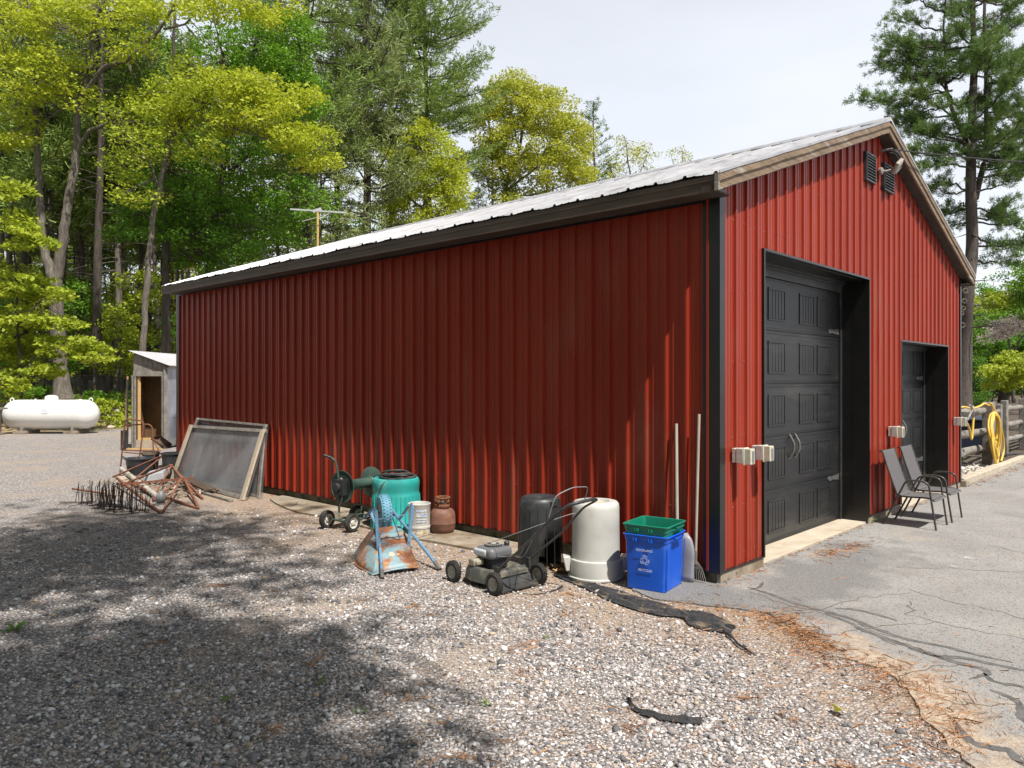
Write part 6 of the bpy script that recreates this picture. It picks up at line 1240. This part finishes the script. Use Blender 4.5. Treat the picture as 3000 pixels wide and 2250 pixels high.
hero('oak_tree', 'smaller yellow green oak above the roof between the pines and the golden oak', 'tree', 1245, 42,
     [([(1250, 1120, 0), (1250, 800, 0), (1245, 600, 0), (1240, 480, 0), (1235, 400, 0)], .2, .05), ([(1248, 620, 0), (1180, 560, 0), (1140, 520, 0)], .07, .02), ([(1246, 590, 0), (1300, 520, 0), (1340, 470, 0)], .07, .02)],
     [(1235, 410, 70, 60, 0, 50), (1170, 480, 70, 60, 0, 46), (1300, 470, 70, 60, 0, 50), (1340, 560, 50, 60, 0, 30), (1250, 590, 120, 50, 0, 40), (1240, 530, 100, 50, 0, 46), (1160, 580, 60, 40, 0, 24), (1320, 560, 50, 50, 0, 24), (1200, 640, 110, 35, 0, 40), (1320, 630, 50, 30, 0, 14), (1120, 630, 60, 40, 0, 16)],
     .2, BARK, LYG, 32, leafsize=.14, per=48, depth=2.6, spread=(.5, .5, .28), group='golden green trees over the roof')
hero('sapling', 'thin sparsely leafed tree showing over the roof right of the golden oak', 'tree', 1850, 60,
     [([(1850, 1100, 0), (1850, 600, 0), (1840, 470, 0), (1830, 400, 0)], .12, .02), ([(1848, 560, 0), (1890, 470, 0), (1910, 420, 0)], .05, .01), ([(1850, 600, 0), (1790, 500, 0), (1780, 440, 0)], .05, .01)],
     [(1830, 450, 60, 45, 0, 26), (1890, 460, 40, 40, 0, 16), (1790, 500, 40, 40, 0, 16), (1860, 510, 70, 30, 0, 16)], .1, BARK, LOAK, 33, leafsize=.15, per=26, depth=2, spread=(.6, .6, .4))
hero('sapling', 'nearly bare small treetop showing over the roof near its middle', 'tree', 1995, 62,
     [([(1995, 1100, 0), (1995, 600, 0), (2000, 500, 0), (1998, 430, 0)], .1, .015), ([(1996, 540, 0), (1970, 470, 0), (1965, 440, 0)], .03, .008), ([(1996, 530, 0), (2020, 480, 0), (2025, 445, 0)], .03, .008)],
     [(1985, 455, 35, 25, 0, 14), (2010, 470, 25, 25, 0, 8)], .08, BARK, LOAK, 34, leafsize=.13, per=18, depth=1, spread=(.5, .5, .4), twig_r=.012)
# ---- big white pine at the right -------------------------------------------
def bigpine():
    r = np.random.default_rng(41); d = 33; u0 = 2826; L = np.array(site(u0, d)); W_ = Wood(); C = []; D = []; S = []
    def P3(u, v, dd=0): dist = d+dd; return np.array([CAMX, CAMY, 0])+dist*(FWV+RTV*(u-1500)/2222.1)+np.array([0, 0, hz(v, dist)])-L
    stems = [([(2822, 1200), (2827, 1000), (2834, 860), (2848, 720), (2844, 560), (2846, 422), (2850, 295), (2854, 169), (2850, 25), (2856, -120)], .33, .08),
             ([(2850, 620), (2866, 545), (2882, 480), (2889, 422), (2889, 320), (2888, 170), (2884, 40), (2890, -100)], .14, .05), ([(2842, 430), (2810, 370), (2791, 325), (2776, 274), (2766, 211), (2770, 169), (2764, 90), (2770, 0)], .10, .03)]
    for pl, a, b_ in stems:
        P = np.array([tuple(q) for q in smooth_path([tuple(P3(u, v, .3*(k % 2))) for k, (u, v) in enumerate(pl)], 4)]); rr = np.linspace(a, b_, len(P)); rr[0] *= 1.2 if a > .3 else 1; W_.add(P, rr, 12); S.append(P)
    def bough(pts, dens=1.0, tipfrac=.75, w=.62):
        P = np.array([tuple(q) for q in smooth_path([tuple(p) for p in pts], 4)]); P[1:] += r.normal(0, .04, P[1:].shape); m = len(P); W_.add(P, np.linspace(.05, .008, m), 5); seg = np.cumsum(np.r_[0, np.linalg.norm(np.diff(P, axis=0), axis=1)]); Lb = seg[-1]; f0 = 1-tipfrac
        for k in range(int(Lb*6.5*dens)):
            s = f0+(1-f0)*r.uniform(0, 1)**.8; b0 = np.array([np.interp(s*Lb, seg, P[:, q]) for q in range(3)]); dr = P[-1]-P[0]; dr /= np.linalg.norm(dr); dd = dr*.6+r.normal(0, .55, 3)*np.array([1, 1, .35]); dd[2] += .22; dd /= np.linalg.norm(dd); l2 = w*r.uniform(.3, 1.45); e = b0+dd*l2; W_.add(np.array([b0, (b0+e)/2+r.normal(0, .02, 3), e]), (.014, .01, .006), 3)
            for q in range(3): C.append(b0+dd*l2*(.45+.3*q)+r.normal(0, .11, 3)); D.append(dd)
    Lft = [((2768, 172), (2700, 185), (2640, 192), (2565, 186)), ((2768, 215), (2730, 215), (2690, 225), (2660, 228)), ((2790, 265), (2700, 272), (2620, 295), (2523, 300)), ((2785, 280), (2720, 275), (2660, 305), (2625, 330)), ((2766, 130), (2700, 140), (2640, 130), (2615, 118)),
           ((2766, 90), (2720, 80), (2680, 60), (2645, 70)), ((2790, 340), (2740, 345), (2690, 350), (2630, 360)), ((2845, 430), (2780, 400), (2740, 385), (2700, 395)), ((2846, 470), (2780, 450), (2720, 455), (2665, 452)), ((2846, 500), (2780, 480), (2720, 490), (2680, 510)), ((2845, 560), (2790, 540), (2740, 545), (2715, 560)), ((2770, 40), (2720, 20), (2690, 0), (2660, 10)), ((2845, 610), (2810, 600), (2790, 620), (2780, 630)), ((2790, 300), (2750, 240), (2720, 235), (2690, 250))]
    for b_ in Lft: o = r.uniform(-1.5, 1.5); bough([P3(u, v, o*k/3) for k, (u, v) in enumerate(b_)], 1.25)
    for k in range(70): # boughs all round, denser upward
        st = S[k % 3 if k % 3 != 2 or k > 20 else 0]; i = r.integers(len(st)//4, len(st)-1); p = st[i]
        if p[2]+L[2] < hz(760, d): continue
        a = r.uniform(0, 6.28); l = r.uniform(1.2, 3.0)*(1.1 if st is S[0] else .8); dv = np.array([math.cos(a), math.sin(a), r.uniform(-.05, .3)]); bough([p, p+dv*l*.4+[0, 0, -.05*l], p+dv*l*.75, p+dv*l+[0, 0, .12*l]], 1.1)
    for (u, v, u2, v2) in ((2889, 400, 3010, 395), (2889, 330, 3020, 300), (2889, 250, 3010, 215), (2888, 180, 3000, 150), (2850, 120, 2960, 70), (2889, 470, 3010, 470), (2860, 560, 2990, 520), (2850, 600, 2960, 640), (2889, 120, 3010, 60), (2850, 650, 3000, 655), (2850, 690, 2960, 730), (2888, 60, 2980, 10), (2850, 60, 2790, 20), (2850, 640, 2800, 660), (2846, 760, 2960, 770), (2889, 290, 2970, 330), (2889, 210, 2960, 260)):
        bough([P3(u, v, 0), P3(u+(u2-u)*.4, v+(v2-v)*.4+6, .3), P3(u+(u2-u)*.75, v+(v2-v)*.8, .5), P3(u2, v2, .6)], 1.2)
    for k in range(16): # dead snags and knots on the trunk
        p = S[0][r.integers(2, 14)]; a = r.uniform(0, 6.28); l = r.uniform(.3, 1.6); W_.add(np.array([p, p+np.array([math.cos(a), math.sin(a), .05])*(.3+l)]), (.03, .01), 4)
    V = needles_np(np.array(C), np.array(D), 26, .17, .02, r)
    t = build_tree('pine_tree', 'big open branched white pine rising behind the right gable', 'tree', tuple(L), W_.get(), V, BARKD, LPD)
    b = MB()
    for (u, v, s) in ((2832, 852, .1), (2829, 882, .09), (2826, 903, .08), (2822, 918, .07), (2823, 953, .1)):
        p = P3(u-4, v, -.37); x = Vector((CY_, -SY_, 0)); b.tube([Vector(p)+x*s*math.cos(a)+Vector((0, 0, s*1.0*math.sin(a))) for a in (2*math.pi*k/12 for k in range(12))], .028, 5, closed=True)
    b.obj('branch_scar', BARK, t, 60, local=True)
bigpine()
# ---- plants at the right ---------------------------------------------------
hero('shrub', 'bright yellow green shrub with pale stems behind the rail fence', 'shrub', 2955, 25,
     [([(3010, 1235, 0), (3000, 1170, 0), (2980, 1110, 0), (2950, 1060, 0)], .05, .02), ([(3000, 1160, 0), (3010, 1100, 0), (3020, 1050, 0)], .04, .015), ([(2985, 1120, 0), (2930, 1100, 0), (2900, 1090, 0)], .03, .01)],
     [(2950, 1075, 60, 28, 0, 34), (2910, 1090, 35, 18, 0, 12), (3000, 1060, 60, 40, 0, 30), (2930, 1120, 45, 25, 0, 16), (2985, 1120, 45, 22, 0, 14), (3050, 1100, 60, 50, .5, 26)], .05, BARK, LYG2, 51, leafsize=.11, per=42, depth=1.4, spread=(.26, .26, .14), twig_r=.01)
hero('flowering_tree', 'small tree with pale pink blossom beyond the rail fence', 'tree', 2960, 38,
     [([(2970, 1180, 0), (2965, 1060, 0), (2950, 980, 0)], .1, .03), ([(2965, 1040, 0), (3000, 980, 0), (3030, 950, 0)], .05, .02)], [(2935, 965, 40, 28, 0, 26), (2980, 950, 45, 25, 0, 26), (3030, 945, 40, 30, 0, 20), (2900, 990, 22, 12, 0, 8)], .1, BARK, LPK, 52, leafsize=.12, per=20, depth=1.2, spread=(.4, .4, .28))
hero('maple_tree', 'dense dark green broadleaf tree low behind the right end of the fence', 'tree', 2930, 42,
     [([(2940, 1180, 0), (2938, 1050, 0), (2930, 950, 0)], .2, .06), ([(2938, 1060, 0), (2990, 1000, 0)], .1, .03)], [(2880, 1030, 60, 60, 0, 50), (2960, 1010, 80, 35, 0, 50), (3040, 1000, 60, 60, 0, 40), (2860, 1100, 50, 50, 0, 40), (2960, 1070, 90, 40, 1, 44), (2840, 960, 40, 50, 0, 24), (2960, 1130, 90, 30, 1, 30), (2850, 1160, 50, 30, 0, 20)], .2, BARKD, LDG, 53, leafsize=.15, per=60, depth=2.4, group=G1)
hero('maple_tree', 'yellow green tree under open sky beyond the pine trunk', 'tree', 2960, 55,
     [([(2960, 1150, 0), (2955, 1000, 0), (2950, 880, 0)], .2, .05)], [(2930, 880, 55, 25, 0, 34), (2980, 900, 60, 40, 0, 50), (2900, 930, 50, 40, 0, 40), (3040, 850, 50, 60, 0, 40), (2850, 910, 40, 60, 0, 26)], .2, BARK, LYG2, 54, leafsize=.17, per=50, depth=3)
hero('maple_tree', 'mid green tree edge at the far right of the frame above the shrubs', 'tree', 3040, 36,
     [([(3040, 1180, 0), (3040, 950, 0), (3040, 800, 0)], .2, .06)], [(3010, 850, 30, 25, 0, 12), (3060, 820, 50, 80, 0, 60), (3000, 790, 25, 20, 0, 8), (2985, 835, 30, 12, 0, 8), (3080, 930, 60, 60, 0, 40), (3010, 900, 35, 30, 0, 18)], .2, BARKD, LMG, 55, leafsize=.14, per=50, depth=2)
# ---- woodland behind: shared meshes ----------------------------------------
def share(meshes, name, label, x, y, z, rz, s, lm, bark, group=None, cat='tree'):
    t = thing(name, label, cat, (x, y, z), rz, group); t.scale = (s, s, s*random.uniform(.95, 1.05))
    for nm, me, m in (('trunk', meshes[0], bark), ('crown', meshes[1], lm)):
        o = link(bpy.data.objects.new(nm, me)); o.parent = t; o.material_slots[0].link = 'OBJECT'; o.material_slots[0].material = m
    return t
def mk(nm, g):
    (Vw, Fw), Vl = g; o1 = meshnp('trunk_'+nm, Vw, Fw, BARKD); o2 = meshnp('crown_'+nm, Vl, np.arange(len(Vl)).reshape(-1, 4), LMG, smooth=False); r_ = (o1.data, o2.data)
    bpy.data.objects.remove(o1); bpy.data.objects.remove(o2); return r_
VD = [mk('a', generic_dec(61, 17, 6.5, 3.6, .17, 18, 46, .2)), mk('b', generic_dec(62, 20, 9, 3.2, .15, 16, 46, .2)), mk('c', generic_dec(63, 14, 3.5, 3.2, .12, 18, 46, .19)), mk('d', generic_dec(64, 6.5, 1.2, 2.1, .05, 13, 44, .16, 4))]
VP = [mk('p', generic_pine(65, 24, 12, 3.2, .17, 5, .34, .06, 46, .7)), mk('q', generic_pine(66, 20, 8, 3.0, .16, 5, .34, .06, 46, .7))]
random.seed(77); GB = 'trees deep in the woods'
lab_by = {}
BG = []
def addbg(u, d, kind, lm, s=1., bark=BARKD, lab=None):
    x, y, z = site(u, d); ms_ = (VD+VP)[kind]; nm = 'pine_tree' if kind > 3 else ('understory_tree' if kind == 3 else 'woodland_tree')
    g = ['slim broadleaf woodland trees', 'tall slim woodland trees', 'bushy woodland trees', 'low leafy understory trees', 'high crowned thin woodland pines', 'thin woodland pines with dead twigs'][kind]
    t = share(ms_, nm, 'tree', x, y, z-.15, random.uniform(0, 6.28), s, lm, bark, g); BG.append((u, d, kind, t)); return t
MARKS = [(0, 'outside the left frame edge'), (50, 'at the left frame edge'), (120, 'left of the twin stemmed oak'), (175, 'behind the twin stemmed oak'), (250, 'right of the twin stemmed oak'), (300, 'left of the pale straight pine trunk'), (350, 'right of the pale straight pine trunk'), (410, 'left of the leaning maple'),
         (470, 'above the tool shed'), (540, 'over the far corner of the garage roof'), (640, 'behind the green maple crown, left half'), (760, 'behind the green maple crown, right half'), (880, 'left of the antenna'), (1010, 'right of the antenna'), (1130, 'left of the smaller golden oak'), (1310, 'behind the smaller golden oak'), (1440, 'between the two golden oaks'), (1680, 'behind the large golden oak'), (2000, 'right of the large golden oak'), (2840, 'behind the big right hand pine trunk'), (2940, 'behind the pink blossom'), (9999, 'at the right frame edge')]
def label_bg():
    kn = ['slim broadleaf tree', 'tall slim tree', 'bushy broadleaf tree', 'low leafy understory tree', 'tall thin pine', 'thin pine with dead twigs']; gr = {}
    for u, d, k, t in BG: gr.setdefault((k, next(m for lim, m in MARKS if u < lim)), []).append((d, t))
    for (k, m), l in gr.items():
        l.sort(key=lambda q: q[0]); w = {1: [''], 2: ['nearer ', 'farther '], 3: ['nearest ', 'middle ', 'farthest ']}.get(len(l)) or ['nearest ', 'second ', 'third ', 'farthest ']+['']*9
        for (d, t), q in zip(l, w): t['label'] = q+kn[k]+' standing '+m if not m.startswith(('above', 'over', 'behind')) else q+kn[k]+' '+m
# thin trunks read between the tank and the shed
for u, d, k in ((12, 38, 1), (38, 40, 4), (92, 44, 5), (128, 52, 4), (205, 40, 1), (235, 46, 5), (262, 55, 4), (345, 37, 5), (358, 45, 4), (392, 50, 1), (285, 39, 5), (440, 47, 4), (520, 50, 5), (-60, 36, 4), (-120, 42, 1), (60, 60, 5), (180, 62, 4), (330, 64, 5), (420, 62, 4), (555, 43, 5), (590, 56, 4), (660, 48, 5), (705, 60, 4), (760, 45, 4), (820, 52, 5), (870, 60, 4), (150, 35, 5), (475, 38, 1), (-200, 50, 5), (-260, 40, 4), (22, 46, 1), (75, 37, 5), (110, 58, 1), (165, 47, 1), (218, 54, 1), (248, 38, 5), (275, 60, 1), (318, 45, 1), (372, 57, 5), (402, 42, 1), (455, 52, 1), (500, 44, 5), (540, 58, 1), (335, 52, 1), (190, 70, 5), (50, 72, 4)):
    addbg(u, d, k, random.choice((LPN, LPG, LPN)) if k > 3 else random.choice((LYG2, LMG)), random.uniform(.95, 1.15), random.choice((BARK, BARKD)))
for u, d, k in ((-30, 48, 0), (90, 55, 2), (200, 58, 0), (300, 50, 2), (400, 56, 0), (500, 60, 2), (620, 62, 0), (730, 55, 2), (850, 58, 0), (960, 56, 2), (1060, 58, 0), (1150, 62, 2), (-150, 60, 2), (-260, 55, 0), (30, 70, 2), (150, 75, 0), (270, 72, 2), (390, 78, 0), (480, 74, 2), (580, 80, 0), (680, 76, 2), (780, 80, 2), (900, 76, 2)):
    addbg(u, d, k, random.choice((LMG, LYG2, LYG2, LYG)), random.uniform(.75, .95))
for u, d in ((-20, 34), (60, 36), (130, 38), (230, 36), (270, 41), (330, 40), (380, 42), (440, 36), (-90, 32), (180, 46), (300, 47), (40, 44), (420, 48), (350, 34), (520, 40), (240, 52), (100, 50)):
    addbg(u, d, 3, random.choice((LYG2, LYG2, LYG, LMG)), random.uniform(.7, 1.15))
GH = [(1380, 62, 2, LMG, .75), (1290, 60, 2, LYG2, .8), (1500, 66, 5, LPG, .62), (1620, 66, 2, LMG, .7), (1330, 52, 5, LPN, .72), (1400, 56, 5, LPG, .78), (1700, 66, 2, LDG, .72), (1790, 70, 2, LMG, .72), (2780, 60, 2, LYG2, .7), (2860, 66, 2, LMG, .8), (2920, 70, 0, LMG, .7), (3010, 60, 2, LDG, .8), (3080, 52, 0, LMG, .9), (2800, 48, 3, LDG, 1.1), (2900, 50, 3, LMG, 1.1), (3000, 48, 3, LDG, 1.2), (2850, 34, 3, LDG, .5), (3150, 44, 2, LMG, .9)]
for u, d, k, m, s in GH: addbg(u, d, k, m, s)
label_bg()
# low leafy edge on the bank right of the tank and at the fence
def bush(u, d, n, w, h, lm, label, seed, size=.11, kind=None, nm='shrub'):
    r = np.random.default_rng(seed); L = site(u, d); W_ = Wood(); C = []
    for k in range(n): c = np.array([r.normal(0, w*.45), r.normal(0, w*.35), r.uniform(.12, 1)*h]); C.append(c); W_.add(np.array([[c[0]*.3, c[1]*.3, 0], c*.6+r.normal(0, .03, 3), c]), (.012, .008, .004), 3)
    V = leaves_np(np.array(C), 30, (.2, .2, .1), size, r); return build_tree(nm, label, 'shrub', L, W_.get(), V, BARKD, lm, None, 'foliage')
bush(345, 28.5, 60, 1.5, .7, LYG2, 'low yellow green shrub on the bank between tank and tool shed', 71); bush(300, 30, 46, 1.2, .6, LMG, 'low dark leaved shrub behind the right end of the propane tank', 72); bush(120, 30.5, 40, 1.6, .6, LMG, 'low shrub against the fence behind the propane tank dome', 73); bush(372, 27.2, 22, .7, .35, LYG2, 'small tuft of green leaves beside the tool shed', 74, .09)
# the far woods as one mass, and forest floor litter
r = np.random.default_rng(91); n = 2600; uu = r.uniform(-500, 1900, n); dd = r.uniform(82, 100, n); t_ = (uu-1500)/2222.1; x = CAMX+dd*(SY_+t_*CY_); y = CAMY+dd*(CY_-t_*SY_); top = 9+3*np.sin(uu*.011)+2*np.sin(uu*.037); z = gz(x, y)+r.uniform(0, 1, n)**.9*top
V = leaves_np(np.stack([x, y, z], 1), 26, (1.5, 1.5, .9), .5, r); o = meshnp('far_woods', V, np.arange(len(V)).reshape(-1, 4), LYG2, smooth=False); tag(o, 'far green wood closing the view behind the trunks', 'woods', kind='stuff')
n = 900; uu = r.uniform(2600, 3500, n); dd = r.uniform(80, 100, n); t_ = (uu-1500)/2222.1; x = CAMX+dd*(SY_+t_*CY_); y = CAMY+dd*(CY_-t_*SY_); z = gz(x, y)+r.uniform(0, 1, n)*9
V = leaves_np(np.stack([x, y, z], 1), 26, (1.5, 1.5, .9), .5, r); o = meshnp('far_woods', V, np.arange(len(V)).reshape(-1, 4), LMG, smooth=False); tag(o, 'far green wood behind the right hand fence', 'woods', kind='stuff')
n = 9000; uu = r.uniform(-300, 700, n); dd = r.uniform(26.5, 60, n); t_ = (uu-1500)/2222.1; x = CAMX+dd*(SY_+t_*CY_); y = CAMY+dd*(CY_-t_*SY_); k = y > 25.8; x, y = x[k], y[k]; nz2 = np.sin(x*1.7)*np.sin(y*1.3)+r.normal(0, .5, len(x)) > .25; x, y = x[nz2], y[nz2]
V = leaves_np(np.stack([x, y, gz(x, y)+.06], 1), 5, (.14, .14, .07), .11, r); o = meshnp('ground_cover', V, np.arange(len(V)).reshape(-1, 4), LYG2, smooth=False); tag(o, 'low green seedlings covering the woodland floor', 'ground cover', kind='stuff')
# grass behind the rail fence and small weeds
n = 5200; x = r.uniform(8.2, 12.2, n); y = r.uniform(.9, 2.3, n); h = r.uniform(.06, .16, n); a = r.uniform(0, 6.28, n); w_ = .005
V = np.stack([np.stack([x-w_*np.cos(a), y-w_*np.sin(a), x*0], 1), np.stack([x+w_*np.cos(a), y+w_*np.sin(a), x*0], 1), np.stack([x+r.normal(0, .03, n)+w_*.3, y+r.normal(0, .03, n), h], 1), np.stack([x+r.normal(0, .03, n), y+r.normal(0, .03, n), h], 1)], 1).reshape(-1, 3)
o = meshnp('grass', V, np.arange(len(V)).reshape(-1, 4), mat('grass_blade', (.05, .16, .015), (.12, .26, .03), 3, .6, isl=.7)); tag(o, 'bright green grass behind the lowest rail', 'grass', kind='stuff')
WDM = mat('weed_leaf', (.09, .2, .03), (.2, .32, .05), 8, .55, trans=.3)
def weed(x, y, s, n, label, z=0):
    r_ = random.Random(int(x*991+y*77)); b = MB()
    for k in range(n):
        a = 6.28*k/n+r_.uniform(-.4, .4); l = s*r_.uniform(.6, 1.1); up_ = r_.uniform(.3, 1.0); w = l*.16; c, s2 = math.cos(a), math.sin(a)
        b.add([(x, y, z+.005), (x+c*l*.5-s2*w, y+s2*l*.5+c*w, z+l*.5*up_), (x+c*l, y+s2*l, z+l*.6*up_), (x+c*l*.5+s2*w, y+s2*l*.5-c*w, z+l*.5*up_)], [(0, 1, 2, 3)])
    tag(b.obj('weed', WDM, None, 0), label, 'weed', 'small weeds in the gravel')
for x, y, s, n, l in ((-4.31, 2.9, .09, 12, 'grassy weed tuft at the left edge of the gravel'), (-3.86, .78, .05, 6, 'small green weed left of the pair in the shaded gravel'), (-3.4, .62, .05, 5, 'upright green weed right of the pair in the shaded gravel'), (-3.45, .15, .055, 6, 'yellowish weed in the lower shaded gravel'), (-4.2, -.33, .05, 5, 'green weed at the bottom left corner of the gravel'), (-1.96, .2, .035, 5, 'tiny green leaf sprig in the sunlit gravel'), (-2.95, -.25, .045, 5, 'short green weed in the foreground gravel')): weed(x, y, s, n, l)
weed(3.66, -.0, .09, 6, 'green weed sprouting at the right foot of the big door opening', .016); weed(-.35, 1.85, .07, 7, 'tiny weed at the slab edge beside the black can', .02)
b = MB(); b.add([(-1.83, -1.62, .02), (-1.80, -1.59, .05), (-1.77, -1.62, .025), (-1.79, -1.66, .02), (-1.84, -1.66, .045)], [(0, 1, 2, 3, 4)]); tag(b.obj('fallen_leaf', mat('yellow_leaf', (.5, .42, .06), (.4, .36, .05), 8, .6), None, 0), 'single fallen yellow leaf on the gravel near the asphalt', 'leaf')
# trees standing left of and behind the viewpoint, whose crowns shade the gravel
for (x, y, H_, cb_, R2, ln_, rz_, sd, lab) in ((-8.6, -1.3, 15, 8, 3.3, .30, 0, 81, 'leaning tree left of the viewpoint whose crown shades the gravel'), (-10.2, -8.4, 19, 9, 3.8, .02, 0, 82, 'tall tree behind the viewpoint that shades the foreground'), (-5.4, -4.6, 13.5, 9, 1.9, .0, 0, 85, 'slim tree close behind the viewpoint'), (-11, 2.0, 15, 8, 3.6, .22, .5, 83, 'leaning tree at the far left outside the view'), (-12.5, -5, 19, 9, 4.6, .1, 0, 84, 'broad tree further left outside the view')):
    W_, V = generic_dec(sd, H_, cb_, R2, .24, 26, 24, .2, 6, lean=ln_); t = build_tree('maple_tree', lab, 'tree', (x, y, 0), W_, V, BARK, LMG); t.rotation_euler.z = rz_
# unseen woods added left and behind to cut sky light on the side wall
r = np.random.default_rng(95); n = 1500; a = r.uniform(-2.9, -.1, n); rad = r.uniform(24, 34, n); x = CAMX+rad*np.sin(a); y = CAMY+rad*np.cos(a)+4; k = ~((np.abs(a) < .25)); x, y = x[k], y[k]; z = r.uniform(0, 1, len(x))*19
V = leaves_np(np.stack([x, y, z], 1), 22, (1.6, 1.6, 1.1), .8, r); o = meshnp('sky_block_woods', V, np.arange(len(V)).reshape(-1, 4), LMG, smooth=False); tag(o, 'unseen woods added outside the view to keep sky light off the side wall', 'woods', kind='stuff')
